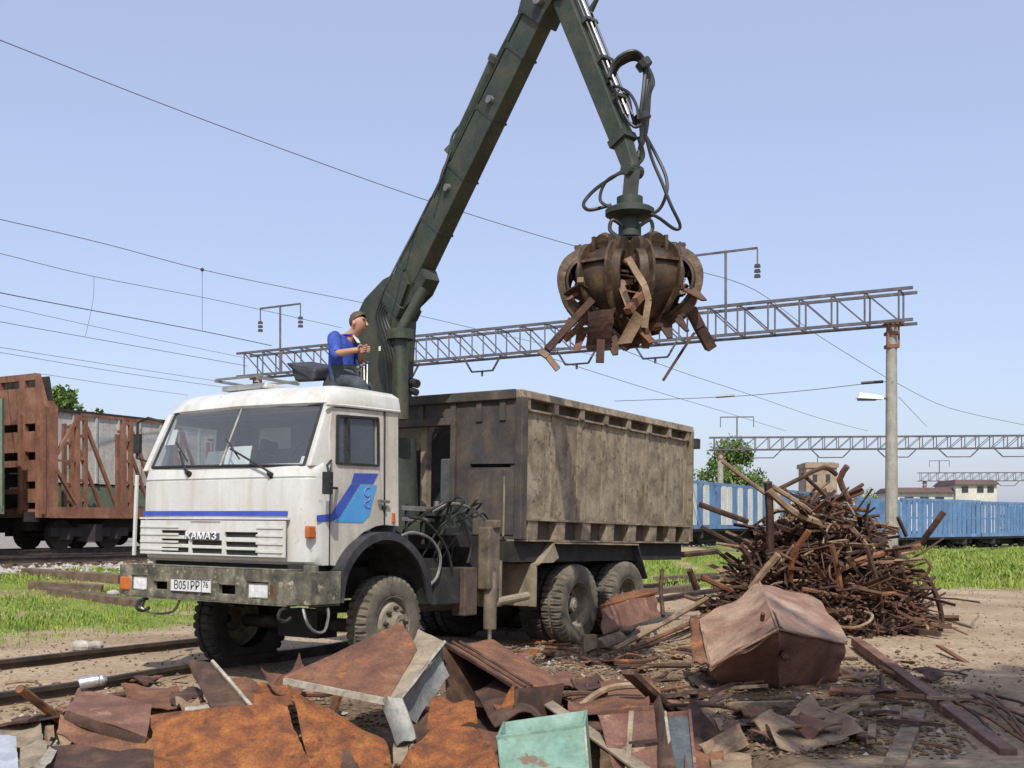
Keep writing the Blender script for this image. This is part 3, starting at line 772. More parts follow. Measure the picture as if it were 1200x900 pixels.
def slat_wagon(a, b, ztop, zbot, zr, label, pattern, n, two_tone=True, gap=.25, group='blue wagons in the background train', base=True):
    """open slatted wagon between two ground points"""
    a, b = V((a.x, a.y, 0)), V((b.x, b.y, 0)); d = (b-a).normalized(); L = (b-a).length; q = V((-d.y, d.x, 0))
    if q.y < 0: q = -q
    o = a + q*1.4
    root = thing('slatted_wagon', V((o.x, o.y, zr)), label, 'railway wagon', group)
    P = lambda t, s_, z: o + d*t + q*s_ + V((0, 0, z))
    MB().bar(P(0,0,zbot-.12), P(L,0,zbot-.12), 2.8, .22).build('deck', m_under, root, world=True)
    MB().bar(P(.3,0,zbot-.45), P(L-.3,0,zbot-.45), .8, .45).build('underframe', m_under, root, world=True)
    for s_ in (-1.4, 1.4):
        MB().bar(P(0,s_,ztop), P(L,s_,ztop), .1, .14).build('top_rail', m_wblue, root, world=True)
        MB().bar(P(0,s_,zbot), P(L,s_,zbot), .12, .2).build('side_sill', m_wblue, root, world=True)
    w = L/n
    ms = {}
    for c, m in (('b', m_wblue), ('w', m_wwhite)):
        me = MB().bar(V((0,0,0)), V((0,0,ztop-zbot-.1)), w*(1-gap), .05, up=q).mesh('plank'); me.materials.append(m); ms[c] = me
    mid = MB().bar(P(0,-1.37,(ztop+zbot)/2), P(L,-1.37,(ztop+zbot)/2), .08, .1); mid.build('middle_rail', m_wblue, root, world=True)
    for i in range(n):
        inst('plank', ms[pattern[i % len(pattern)]], root, P((i+.5)*w, -1.42, zbot+.05) - root.location)
    back = MB()
    for i in range(0, n, 1 if gap < .2 else 3): back.bar(P((i+.5)*w, 1.42, zbot), P((i+.5)*w, 1.42, ztop), w*(1-gap), .05, up=q)
    back.build('far_side_planks', m_wblue, root, world=True)
    for t in (0, L): 
        MB().bar(P(t,-1.4,(zbot+ztop)/2), P(t,1.4,(zbot+ztop)/2), .1, (ztop-zbot-.2)).build('end_wall', m_wblue, root, world=True)
    bogies(root, o, d, q, L, 1.4, zr, .45, (1.9, L-1.9))
    return root
def lerp(a, b, t): return a + (b-a)*t
a, b = at(806, 615, 52), at(1045, 615, 95)
pats = ('wbwbbwwbwb', 'bwbwbbwb', 'bwbbwbwb')
wl = ('tall blue and white slatted wagon nearest the truck box', 'blue and white slatted wagon half hidden by the heap top', 'farthest blue and white slatted wagon left of the column')
for i in range(3):
    slat_wagon(lerp(a, b, i/3+.006), lerp(a, b, (i+1)/3-.006), 3.55, 1.42, .62, wl[i], pats[i], 18, gap=.16)
q0 = at(1054, 615, 66); q1 = at(1228, 615, 80)
wl = ('first blue open wagon right of the concrete column', 'blue open wagon with slotted sides at the right edge')
for i in range(2):
    slat_wagon(lerp(q0, q1, i/2+.006), lerp(q0, q1, (i+1)/2-.006), 3.05-.05*i, .85, .02, wl[i], 'b', 22 if i else 16, gap=.42 if i else .3)

# ---------------------------------------------------------------- far buildings
def tower():
    p = at(963, 615, 150); root = thing('brick_tower', V((p.x, p.y, .5)), 'square brick water tower behind the scrap heap', 'tower')
    zt = EYE + 73/F*150; w = 36/F*150/2
    MB().box((p.x-w, p.y, .5), (p.x+w, p.y+2*w, zt-.7)).build('wall', m_brick, root, world=True)
    MB().box((p.x-w-.2, p.y-.2, zt-.7), (p.x+w+.2, p.y+2*w+.2, zt-.1)).build('cornice', m_brick, root, world=True)
    MB().box((p.x-w*.9, p.y+.3, zt-.1), (p.x+w*.9, p.y+2*w-.3, zt+.05)).build('roof', m_brick, root, world=True)
    MB().cyl((p.x, p.y+w, zt), (p.x, p.y+w, zt+1.2), .06).build('mast', m_gant, root, world=True)
    MB().box((p.x-w-2.8, p.y+1, .5), (p.x-w, p.y+2*w, 3.6)).build('annex', m_wallw, root, world=True)
    for i in (-.45, .4):
        for z in (zt-2.6, zt-5): MB().box((p.x+i*w-.3, p.y-.06, z), (p.x+i*w+.3, p.y+.1, z+1.0)).build('window', m_win, root, world=True)
tower()
def signal_house():
    Y = 140; p = at(1120, 615, Y); k = Y/F
    root = thing('signal_house', V((p.x, p.y, .3)), 'pale two storey building with red roof above the blue wagons', 'building')
    z = lambda y: EYE + (615-y)*k
    x = lambda v: (v-600)*k
    MB().box((x(1120), Y, .3), (x(1168), Y+7, z(568))).build('wall', m_wallw, root, world=True)
    MB().hexa([V((x(1118),Y-.4,z(568))), V((x(1170),Y-.4,z(568))), V((x(1170),Y+7.4,z(568))), V((x(1118),Y+7.4,z(568))), V((x(1121),Y+.5,z(562))), V((x(1167),Y+.5,z(562))), V((x(1167),Y+6,z(562))), V((x(1121),Y+6,z(562)))]).build('roof', m_roofr, root, world=True)
    for v in (1127, 1145, 1157): MB().box((x(v), Y-.08, z(577)), (x(v)+.8, Y+.1, z(570))).build('window', m_win, root, world=True)
    w2 = thing('long_shed', V((x(1080), Y, .3)), 'long low shed with dark roof left of the pale building', 'building')
    MB().box((x(1050), Y+.6, .3), (x(1119.5), Y+7, z(577))).build('wall', m_wallw, w2, world=True)
    MB().hexa([V((x(1048),Y+.1,z(577))), V((x(1119),Y+.1,z(577))), V((x(1119),Y+8,z(577))), V((x(1048),Y+8,z(577))), V((x(1050),Y+1,z(571))), V((x(1119),Y+1,z(571))), V((x(1119),Y+6,z(571))), V((x(1050),Y+6,z(571)))]).build('roof', m_roofr, w2, world=True)
    for v in (1062, 1080, 1098): MB().box((x(v), Y+.5, z(590)), (x(v)+1.1, Y+.7, z(582))).build('window', m_win, w2, world=True)
signal_house()

# ---------------------------------------------------------------- trees
def tree(base, h, cw, n, label, seed, trunkh=.3, group='trees beyond the tracks'):
    rng = random.Random(seed); root = thing('broadleaf_tree', base, label, 'tree', group)
    tr = MB(); tr.cyl((0,0,-.3), (0,0,h*.55), h*.028, h*.016, 9)
    cl = []
    for i in range(26):
        a = rng.uniform(0, 6.28); z = h*(trunkh + (1-trunkh)*rng.random()**.8)*.98; f = 1-abs((z/h-trunkh)/(1-trunkh)-.42)*1.25
        r = cw*.5*max(.15, f)*rng.uniform(.35, .95)
        c = V((math.cos(a)*r, math.sin(a)*r, z)); cl.append((c, cw*rng.uniform(.11, .21)))
        if i % 3 == 0: tr.tube([V((0,0,h*rng.uniform(.2,.5))), c*.5+V((0,0,h*.2)), c], [h*.012, h*.007, h*.003], 5)
    tr.build('trunk', m_bark, root)
    vs, fs = [], []
    for k in range(n):
        c, r = cl[k % len(cl)]
        d = V((rng.gauss(0,1), rng.gauss(0,1), rng.gauss(0,.8))).normalized()*r*rng.uniform(.35, 1.15)
        p = c + d; s_ = h*rng.uniform(.012, .03); a = V((rng.gauss(0,1), rng.gauss(0,1), rng.gauss(0,1))).normalized(); b = a.cross(V((rng.gauss(0,1), rng.gauss(0,1), rng.gauss(0,1)))).normalized()
        o = len(vs); vs += [p-a*s_, p+b*s_*.55, p+a*s_, p-b*s_*.55]; fs.append((o, o+1, o+2, o+3))
    me = bpy.data.meshes.new('crown'); me.from_pydata([tuple(v) for v in vs], [], fs); me.materials.append(m_leaf)
    link(bpy.data.objects.new('crown', me), root)
p = at(857, 620, 125); tree(V((p.x, p.y, .5)), 9.8, 8.4, 7000, 'round green tree behind the wagons beside the truck box', 3, .12)
p = at(824, 620, 128); tree(V((p.x, p.y, .5)), 7.2, 4.5, 2500, 'smaller green tree close to the rear of the truck box', 4, .12)
p = at(72, 615, 62); tree(V((p.x, p.y, .5)), 8.5, 3.2, 2600, 'green tree rising behind the slotted end wall', 5)
p = at(112, 615, 64); tree(V((p.x, p.y, .5)), 7.5, 2.4, 1600, 'lower green tree right of the one behind the end wall', 6)
for i, (x, hh) in enumerate(((1008, 4.6), (1022, 5.2), (1036, 4.8))):
    p = at(x, 615, 170); tree(V((p.x, p.y, .5)), hh+1.2, 4.6, 700, ['low far tree nearest the brick tower', 'low far tree midway between tower and column', 'low far tree just left of the column'][i], 20+i, .1)
tree(V((4.7, -4.2, 0)), 17.5, 6.4, 1750, 'unseen tall tree added behind the viewpoint to cast broken shade by the hopper', 41, .55, group='trees added for shade')  # out-of-view tree added only to throw shade on the lower right
# distant tree line closing the horizon
def treeline():
    rng = random.Random(3); vs, fs = [], []
    for k in range(9000):
        a = rng.uniform(-62, 62); Y = rng.uniform(420, 470); x = Y*math.tan(R(a)); y = Y
        z = rng.random()**1.4*(5+3*noise.noise(V((a*.6, 0, 0)))); s_ = rng.uniform(.6, 1.5)
        o = len(vs); u = V((rng.gauss(0,1), rng.gauss(0,1), rng.gauss(0,1))).normalized(); w = u.cross(V((rng.gauss(0,1), rng.gauss(0,1), rng.gauss(0,1)))).normalized(); p = V((x, y, z))
        vs += [p-u*s_, p+w*s_*.7, p+u*s_, p-w*s_*.7]; fs.append((o, o+1, o+2, o+3))
    me = bpy.data.meshes.new('treeline'); me.from_pydata([tuple(v) for v in vs], [], fs); me.materials.append(m_leaf)
    tag(link(bpy.data.objects.new('treeline', me)), 'low far line of woods along the horizon', 'woods', kind='stuff')
treeline()
# ================================================================ THE TRUCK  (local axes: x to the rear, y to its far side, z up)
YAW, PIT, ROL = R(33.653), R(1.117), R(.361)
_u = V((math.sin(YAW), math.cos(YAW), 0)); _v = V((-math.cos(YAW), math.sin(YAW), 0)); _w = V((0, 0, 1))
_u2 = _u*math.cos(PIT) - _w*math.sin(PIT); _w2 = _w*math.cos(PIT) + _u*math.sin(PIT)
_v3 = _v*math.cos(ROL) + _w2*math.sin(ROL); _w3 = _w2*math.cos(ROL) - _v*math.sin(ROL)
TM = Matrix((_u2, _v3, _w3)).transposed()
TO = V((-1.91, 9.852, -1.365 + EYE))
def tw(u, v, w): return TM @ V((u, v, w)) + TO
def tpl(x, y, ax, val):                     # local point where a sight line meets a plane of the truck
    d = TM.transposed() @ V(((x-600)/F, 1, -(y-HOR)/F)); o = TM.transposed() @ (V((0, 0, EYE)) - TO)
    t = (val - o[ax])/d[ax]
    return o + d*t
def sd(x, y, v=.03): p = tpl(x, y, 1, v); return (p.x, p.z)
def fr(x, y, u=0.0): p = tpl(x, y, 0, u); return (p.y, p.z)
truck = thing('dump_truck', TO, 'dirty white dump truck with blue door stripes and tall worn tipper box', 'truck')
truck.rotation_euler = TM.to_euler()

# ---- chassis
for y in (.72, 1.60): MB().box((.35, y, .70), (8.1, y+.09, .95)).build('chassis_rail', m_dark, truck)
for x in (.5, 1.9, 3.3, 4.6, 6.9, 8.0): MB().box((x, .81, .72), (x+.1, 1.60, .93)).build('crossmember', m_dark, truck)
a = MB().cyl((1.36,.3,.37), (1.36,2.1,.34), .07).box((1.2,.9,.22), (1.5,1.45,.5)); a.build('front_axle', m_dark, truck)
for x, z in ((5.05,.455), (6.37,.48)):
    MB().cyl((x,.3,z), (x,2.1,z), .1).ball((x,1.2,z), .26, 12, 8).build('rear_axle', m_dark, truck, sm=True)
MB().cyl((1.9,1.2,.75), (4.9,1.2,.52), .055).build('drive_shaft', m_dark, truck)
MB().box((.8,.85,.62), (2.2,1.55,1.25)).build('engine', m_dark, truck)
for y in (.5, 1.85):
    l = MB()
    for k in range(4): l.box((.65+k*.1, y, .60-k*.03), (2.05-k*.1, y+.09, .625-k*.03))
    l.build('leaf_spring', m_dark, truck)
    l = MB()
    for k in range(5): l.box((4.95+k*.1, y, .80-k*.035), (6.5-k*.1, y+.1, .83-k*.035))
    l.build('leaf_spring', m_dark, truck)

# ---- wheels
def wheel(c, side, dished, steer=0.0, dust=True, rad=.51, W=.145):
    """one wheel part with tyre, rim and hub; outer face towards -side*y"""
    root = bpy.data.objects.new('wheel', None); link(root, truck); root.location = c; root.rotation_euler = (0, 0, steer)
    k = rad/.51
    prof = [(.27,-W*.85),(.30,-W*.98),(.36,-W*1.05),(.43,-W*1.06),(.475,-W),(.50,-W*.86),(.51,-W*.55),(.51,-.02),(.49,-.015),(.49,.015),(.51,.02),(.51,W*.55),(.50,W*.86),(.475,W),(.43,W*1.06),(.36,W*1.05),(.30,W*.98),(.27,W*.85)]
    def lug(i, j, r):
        if j in (4, 5, 6, 11, 12, 13): return (r - (.030 if (i % 4) < 1 else 0))*k
        if j in (7, 10): return (r - (.016 if ((i+2) % 4) < 1 else 0))*k
        return r*k
    t = MB().lathe(prof, (0,0,0), (0, -side, 0), 144, lug)
    t.build('tyre', m_tyre if dust else m_tyred, root, sm=30)
    ax = V((0, -side, 0))
    if dished:
        p = [(.30*k,W*.9),(.285*k,W*.95),(.275*k,W*.8),(.265*k,.02),(.25*k,-.05),(.2*k,-.085),(.13*k,-.09),(.001,-.09)]
    else:
        p = [(.30*k,W*.9),(.285*k,W*.95),(.275*k,W*.75),(.262*k,W*.35),(.245*k,W*.4),(.21*k,W*.95),(.17*k,W*1.05),(.125*k,W*1.05),(.12*k,W*1.5),(.095*k,W*1.75),(.001,W*1.8)]
    MB().lathe(p, (0,0,0), ax, 40).build('rim', m_rim, root, sm=30)
    h0 = -.09 if dished else W*1.05; nut = MB()
    for q in range(8):
        an = 2*math.pi*q/8; r = .165*k
        nut.cyl(V((math.cos(an)*r, 0, math.sin(an)*r))+ax*h0, V((math.cos(an)*r, 0, math.sin(an)*r))+ax*(h0+.045), .022, .018, 6)
    nut.build('wheel_nuts', m_dark, root)
    if dished: MB().cyl(ax*-.09, ax*.07, .11*k, .085*k, 20).cyl(ax*.07, ax*.085, .06*k, .05*k, 14).build('hub', m_rim, root, sm=30)
    else: MB().cyl(ax*W*1.75, ax*W*2.1, .05*k, .04*k, 14).build('hub', m_dark, root, sm=30)
    return root
wheel((1.39, .17, .415), 1, False, .02, rad=.47, W=.12)
wheel((1.36, 2.17, .34), -1, False, -.10, dust=False, rad=.55)
for x, z in ((5.05, .455), (6.37, .48)):
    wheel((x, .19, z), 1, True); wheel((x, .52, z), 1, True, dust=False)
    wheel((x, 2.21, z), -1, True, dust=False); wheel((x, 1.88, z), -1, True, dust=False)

# ---- bumper and lamps
bz0, bz1 = .645, .95
def bl(a, b, c): return V((c, a, b))
holes = []
def fq(x0, y0, x1, y1, u=0.0):
    a = fr(x0, y0, u); b = fr(x1, y1, u); return [(b[0], b[1]), (a[0], b[1]), (a[0], a[1]), (b[0], a[1])]
bump = MB()
h1, h2 = [(1.73,.725),(1.93,.725),(1.93,.80),(1.73,.80)], [(.78,.715),(1.0,.715),(1.0,.80),(.78,.80)]
lh1, lh2 = [(2.03,.70),(2.27,.70),(2.27,.85),(2.03,.85)], [(.35,.685),(.63,.685),(.63,.84),(.35,.84)]
bump.sheet([(.12,bz0),(2.36,bz0),(2.36,bz1),(.12,bz1)], [h1, h2, lh1, lh2], .05, lambda a, b, c: V((-.02+c, a, b)))
for s_ in (0, 1):
    y = .12 if s_ == 0 else 2.36; e = -.13 if s_ == 0 else 2.52
    bump.hexa([V((-.02,y,bz0)), V((.03,y,bz0)), V((.08,e+(.03 if s_==0 else -.03),bz0+.01)), V((.03,e,bz0+.01)), V((-.02,y,bz1)), V((.03,y,bz1)), V((.08,e+(.03 if s_==0 else -.03),bz1)), V((.03,e,bz1))])
    bump.box((.03, e, bz0+.01), (.42, e+(.04 if s_ == 0 else -.04), bz1))
bump.box((-.02,.12,bz1), (.2,2.36,bz1+.012)).box((-.02,.12,bz0-.012), (.12,2.36,bz0))
bump.build('bumper', m_bumper, truck, bev=.012)
MB().box((.15,.2,.66), (.19,2.3,.93)).build('bumper_back', m_dark, truck)
for y0, y1, z in ((2.03,2.27,.70), (.35,.63,.685)):
    hl = MB().box((-.005,y0+.01,z+.01), (.08,y1-.01,z+.14)).build('headlight', m_lens, truck, bev=.01)
    MB().box((-.012,y0+.005,z+.005), (.0,y1-.005,z+.012)).box((-.012,y0+.005,z+.138), (.0,y1-.005,z+.145)).box((-.012,y0+.005,z+.008), (.0,y0+.014,z+.142)).box((-.012,y1-.014,z+.008), (.0,y1-.005,z+.142)).build('lamp_rim', m_bumper, hl)
MB().box((-.035,2.285,.70), (.02,2.43,.83)).build('indicator', m_amber, truck, bev=.012)
MB().box((-.02,.27,.69), (.04,.335,.83)).build('indicator', m_amber, truck, bev=.01)
pl_ = MB().box((-.032,1.10,.715), (-.022,1.66,.84)).build('number_plate', m_plate, truck)
def text(body, name, size, mt, parent, loc, rot, ext=.002, sx=1.0):
    cu = bpy.data.curves.new(name, 'FONT'); cu.body = body; cu.size = size; cu.extrude = ext; cu.align_x = 'CENTER'; cu.align_y = 'CENTER'
    o = bpy.data.objects.new(name, cu)
    me = bpy.data.meshes.new_from_object(o); bpy.data.objects.remove(o)
    me.materials.append(mt); me.name = name
    return inst(name, me, parent, loc, rot, (sx, 1, 1))
FRONT = (R(90), 0, R(-90))                  # text facing the front of the truck
text('\u0412051\u0420\u0420', 'plate_text', .115, m_ink, pl_, (-.034, 1.43, .775), FRONT, .001, .95)
text('76', 'plate_text', .085, m_ink, pl_, (-.034, 1.165, .79), FRONT, .001, .9)
MB().box((-.036,1.218,.72), (-.033,1.224,.835)).box((-.036,1.10,.715), (-.033,1.66,.721)).box((-.036,1.10,.834), (-.033,1.66,.84)).build('plate_border', m_ink, pl_)
for y in (2.1, .15):                        # tow hooks
    MB().tube([V((.05,y,.62)), V((-.06,y,.60)), V((-.08,y,.53)), V((.0,y,.50)), V((.07,y,.53))], .016, 6, 3).build('tow_hook', m_dark, truck, sm=True)
MB().tube([V((.02,-.05,.62)), V((.02,-.1,.5)), V((.1,-.12,.42)), V((.2,-.14,.42)), V((.26,-.13,.55)), V((.28,-.1,.62))], .014, 6, 3).build('step_hoop', m_steel, truck, sm=True)
MB().tube([V((.1,2.2,.62)), V((.06,2.2,.52)), V((.1,2.05,.47)), V((.16,1.85,.5)), V((.2,1.8,.62))], .012, 6, 3).build('step_hoop', m_steel, truck, sm=True)

# ---- cab
cab = bpy.data.objects.new('cab', None); link(cab, truck)
def outline(uf): return [(.42,2.40),(.34,2.40),(uf+.11,2.375),(uf+.035,2.31),(uf+.006,2.20),(uf,2.05),(uf-.004,1.6),(uf-.006,1.2),(uf-.004,.8),(uf,.35),(uf+.006,.22),(uf+.035,.11),(uf+.11,.05),(.34,.03),(.42,.03)]
lv = [(1.0,.21),(1.03,.165),(1.10,.155),(1.25,.145),(1.45,.13),(1.62,.13),(1.785,.135),(1.792,.148),(1.80,.148),(1.808,.137),(1.90,.165),(1.935,.22)]
vs, fs = [], []
for w, uf in lv: vs += [(u, v, w) for u, v in outline(uf)]
k = 15
fs = [(i*k+j, i*k+j+1, (i+1)*k+j+1, (i+1)*k+j) for i in range(len(lv)-1) for j in range(k-1)]
o = len(vs); vs += [(.36,2.3,1.935), (.36,.13,1.935)]; e = (len(lv)-1)*k
fs += [(e+j, e+j+1, o+1) for j in range(9, 14)] + [(e+9, o+1, o)] + [(e+j, e+j+1, o) for j in range(0, 9)]
MB().add(vs, fs).build('front_panel', m_cab, cab, sm=30)
# grille panel with open slots before a dark core
def zs(x, y): return fr(130+x*.3, 430+y*.3, .11)
def slot(x0, y0, x1, y1):
    a, b = zs(x0, y0), zs(x1, y1); c = (a[1]+b[1])/2; h = .024
    return [(b[0], c-h), (a[0], c-h), (a[0], c+h), (b[0], c+h)]
SL = [(205,640,300,656),(452,648,580,664),(205,673,310,689),(322,679,440,695),(455,686,580,702),(205,706,310,722),(322,711,440,727),(455,718,580,734)]
SL = [slot(*q) for q in SL] + [slot(318,600,436,612)]
for q in SL[-1:]: 
    z = (q[0][1]+q[2][1])/2
    for i in range(4): q[i] = (q[i][0], z + (-.016 if i < 2 else .016))
gz0, gz1 = 1.065, 1.40
gr = MB().sheet([(.26,gz0),(2.28,gz0),(2.28,gz1),(.26,gz1)], SL, .022, lambda a, b, c: V((.085+c, a, b))).build('grille', m_cab, cab, bev=.004)
MB().box((.108,.3,gz0+.01), (.118,2.25,gz1-.01)).build('grille_core', m_dark, gr)
for z in (1.335, 1.262, 1.188, 1.113):
    for y0, y1 in ((.28,.62), (1.70,2.27)):
        MB().box((.075, y0, z-.007), (.086, y1, z+.013)).build('grille_rib', m_cab, gr)
MB().box((.09,.24,gz1+.012), (.13,2.30,gz1+.03)).build('grille_ledge', m_cab, cab)
bd = MB().box((.07,1.115,1.215), (.083,1.60,1.283)).build('name_badge', m_bluegrey, gr, bev=.006)
text('\u041a\u0410\u041c\u0410\u0417', 'badge_letters', .098, m_paper, bd, (.066, 1.36, 1.249), FRONT, .006, 1.28)
MB().box((.119,.27,1.445), (.1265,2.28,1.492)).build('front_stripe', m_blue, cab)
# wiper arms
for (x0, y0, x1, y1) in ((620,425,470,320), (300,420,270,330)):
    a = fr(130+x0*.3, 430+y0*.3, .12); b = fr(130+x1*.3, 430+y1*.3, .14)
    wp = MB().tube([V((.13,a[0],a[1]+.02)), V((.10,a[0]+.02,a[1]+.05)), V((.13,b[0],b[1]))], .011, 6).cyl((.15,a[0],a[1]), (.10,a[0],a[1]+.03), .032, .02, 8)
    wp.tube([V((.135,b[0]-.12,b[1]-.1)), V((.15,b[0],b[1]+.01)), V((.185,b[0]+.12,b[1]+.10))], .008, 5).build('wiper', m_black, cab)
# near side: door with window opening, rear pillar
DP = [(.42,1.0),(.57,.985),(.62,1.08),(.74,1.21),(.9,1.31),(1.08,1.37),(1.195,1.385),(1.195,2.50),(.46,2.46),(.415,2.2),(.42,1.9)]
WH = [(.50,1.945),(1.09,1.96),(1.10,2.42),(.52,2.39)]
sidefn = lambda v0: (lambda a, b, c: V((a, v0 + c + max(0, b-1.9)*.05, b)))
dr = MB().sheet(DP, [WH], .04, sidefn(.03)).build('door', m_door, cab, bev=.006)
RP = [(1.205,1.385),(1.42,1.375),(1.42,2.52),(1.205,2.50)]
MB().sheet(RP, [], .04, sidefn(.032)).build('side_panel', m_door, cab, bev=.006)
def dec(px, name, m, v=.026, par=None, th=.003):
    return MB().sheet([sd(x, y) for x, y in px], [], th, lambda a, b, c: V((a, v + c, b))).build(name, m, par or dr)
dec([(415,554.5),(443,555),(437,567),(411.5,566.5)], 'door_stripe', m_blue)
dec([(411,567.5),(421.5,567.5),(398,606),(388,611.5),(371,611),(371,604),(388,602)], 'door_stripe', m_blue)
dec([(422.5,568),(441,568.5),(433,604),(425,612.5),(392,612),(400,604)], 'door_flash', m_lblue)
m_purple = mat('emblem_violet', [(.5, (.16,.17,.42))], 5, .5, 0, 0, var=0)
em = [sd(x, y) for x, y in ((433,571),(428,573),(426.5,579),(430,582),(433,580),(432,586),(427,589),(428,594),(433,595))]
MB().tube([V((a, .024, b)) for a, b in em], .006, 5, 4).build('door_emblem', m_purple, dr)
hd = [sd(x, y) for x, y in ((441,585.5),(454,586.5),(454,590),(441,589))]
MB().sheet(hd, [], .02, lambda a, b, c: V((a, -.005+c, b))).build('handle', m_steel, dr, bev=.004)
hx = sd(449, 595); MB().cyl((hx[0],.03,hx[1]), (hx[0],.0,hx[1]), .022, .02, 12).build('door_lock', m_black, dr)
wfr = MB()
for i in range(4):
    a, b = WH[i], WH[(i+1) % 4]
    wfr.bar(sidefn(.024)(*a, 0), sidefn(.024)(*b, 0), .022, .022)
wfr.bar(sidefn(.024)(.665,1.95,0), sidefn(.024)(.675,2.395,0), .02, .02)
wfr.build('window_frame', m_black, dr)
MB().sheet([(.51,1.95),(1.085,1.965),(1.09,2.41),(.53,2.385)], [], .006, sidefn(.045)).build('window_pane', m_glass, dr)
dg = MB()                                    # shut lines and drip rail
dg.bar((.425,.027,1.0), (.418,.027,1.9), .008, .008).bar((1.2,.028,1.385), (1.2,.05,2.5), .008, .012)
dg.build('door_seam', m_black, cab)
MB().tube([V((.36,.045,2.475)), V((.6,.045,2.492)), V((1.0,.045,2.505)), V((1.43,.05,2.52))], .014, 6).build('drip_rail', m_cab, cab)
ml = sd(460.5, 607); MB().box((ml[0]-.02,.012,ml[1]-.05), (ml[0]+.02,.032,ml[1]+.05)).build('side_marker', m_amber, cab, bev=.01)
ml = sd(364, 624, .05); MB().box((ml[0]-.06,.02,ml[1]-.055), (ml[0]+.04,.07,ml[1]+.06)).build('indicator', m_amber, cab, bev=.015)
# far side and back wall
MB().sheet([(.42,1.0),(.6,1.0),(1.1,1.38),(1.42,1.38),(1.42,2.5),(.44,2.48)], [[(.52,1.96),(1.1,1.96),(1.1,2.40),(.54,2.40)]], .04, lambda a, b, c: V((a, 2.36+c-max(0, b-1.9)*.05, b))).build('far_door', m_cab, cab)
MB().sheet([(.53,1.97),(1.09,1.97),(1.09,2.39),(.55,2.39)], [], .006, lambda a, b, c: V((a, 2.375+c-max(0, b-1.9)*.05, b))).build('window_pane', m_glass, cab)
bw0 = fr(301, 527, 1.38); bw1 = fr(341, 500, 1.38)
rwh = [(bw1[0],bw0[1]),(bw0[0],bw0[1]),(bw0[0],bw1[1]),(bw1[0],bw1[1])]
MB().sheet([(.07,1.2),(2.36,1.2),(2.34,2.6),(.09,2.6)], [rwh], .04, lambda a, b, c: V((1.38+c, a, b))).build('back_wall', m_inter, cab)
MB().sheet(rwh, [], .006, lambda a, b, c: V((1.40+c, a, b))).build('rear_window', mat('daylight_pane', [(.4,(.62,.64,.66)),(.7,(.70,.72,.74))], 5, .5, 0, 0, var=0), cab)  # pale opaque pane, brightness of the window put into its colour
MB().box((.3,.08,1.24), (1.38,2.34,1.28)).build('cab_floor', m_inter, cab)
# roof
def ring(uf, ins, w, wr=None):
    return [(1.43-ins*.15,2.37-ins,wr or w),(uf+.22,2.37-ins,w),(uf+.07,2.28-ins,w),(uf+.01,2.05-ins*.7,w),(uf-.012,1.2,w+.012),(uf+.01,.35+ins*.7,w),(uf+.07,.12+ins,w),(uf+.22,.045+ins,w),(1.43-ins*.15,.045+ins,wr or w)]
rings = [ring(.395,0,2.485,2.525),ring(.375,0,2.51,2.54),ring(.40,.005,2.57,2.57),ring(.47,.02,2.64,2.65),ring(.58,.10,2.695,2.70),ring(.80,.35,2.735,2.73),ring(.98,.8,2.75,2.745)]
vs = [p for r_ in rings for p in r_]; k = 9
fs = [(i*k+j, i*k+(j+1) % k, (i+1)*k+(j+1) % k, (i+1)*k+j) for i in range(len(rings)-1) for j in range(k)]
fs += [tuple(range((len(rings)-1)*k, len(rings)*k)), tuple(reversed(range(k)))]
MB().add(vs, fs).build('roof', m_cab, cab, sm=35)
for y0, y1, yt0, yt1 in ((.03,.12,.07,.14), (2.31,2.40,2.24,2.33)):   # windscreen pillars
    MB().hexa([V((.19,y0+.04,1.90)), V((.42,y0,1.90)), V((.42,y1-.02,1.90)), V((.20,y1+.02,1.90)), V((.42,yt0+.01,2.50)), V((.50,yt0-.01,2.50)), V((.50,yt1-.02,2.50)), V((.43,yt1,2.50))]).build('pillar', m_cab, cab, bev=.012)
# windscreen: two panes, seal and divider
B3 = [V((.20,2.26,1.935)), V((.155,1.2,1.925)), V((.20,.15,1.905))]; T3 = [V((.43,2.19,2.50)), V((.405,1.18,2.515)), V((.435,.155,2.485))]
for i in (0, 1):
    MB().patch([B3[i], B3[i+1], T3[i+1], T3[i]], 8, 6, .006, 0, 1, 0, .018*(1 if i == 0 else 1)).build('windscreen_pane', m_glass, cab, sm=True)
sg = MB()
for i in (0, 1):
    mB, mT = (B3[i]+B3[i+1])/2 + V((-.018,0,0)), (T3[i]+T3[i+1])/2 + V((-.016,0,0))
    sg.tube([B3[i], mB, B3[i+1]], .015, 6, 4).tube([T3[i], mT, T3[i+1]], .015, 6, 4)
sg.tube([B3[0], T3[0]], .016).tube([B3[2], T3[2]], .016)
sg.build('windscreen_seal', m_black, cab, sm=True)
MB().tube([B3[1]+V((-.006,0,0)), T3[1]+V((-.006,0,0))], .013).build('windscreen_divider', m_greyst, cab)
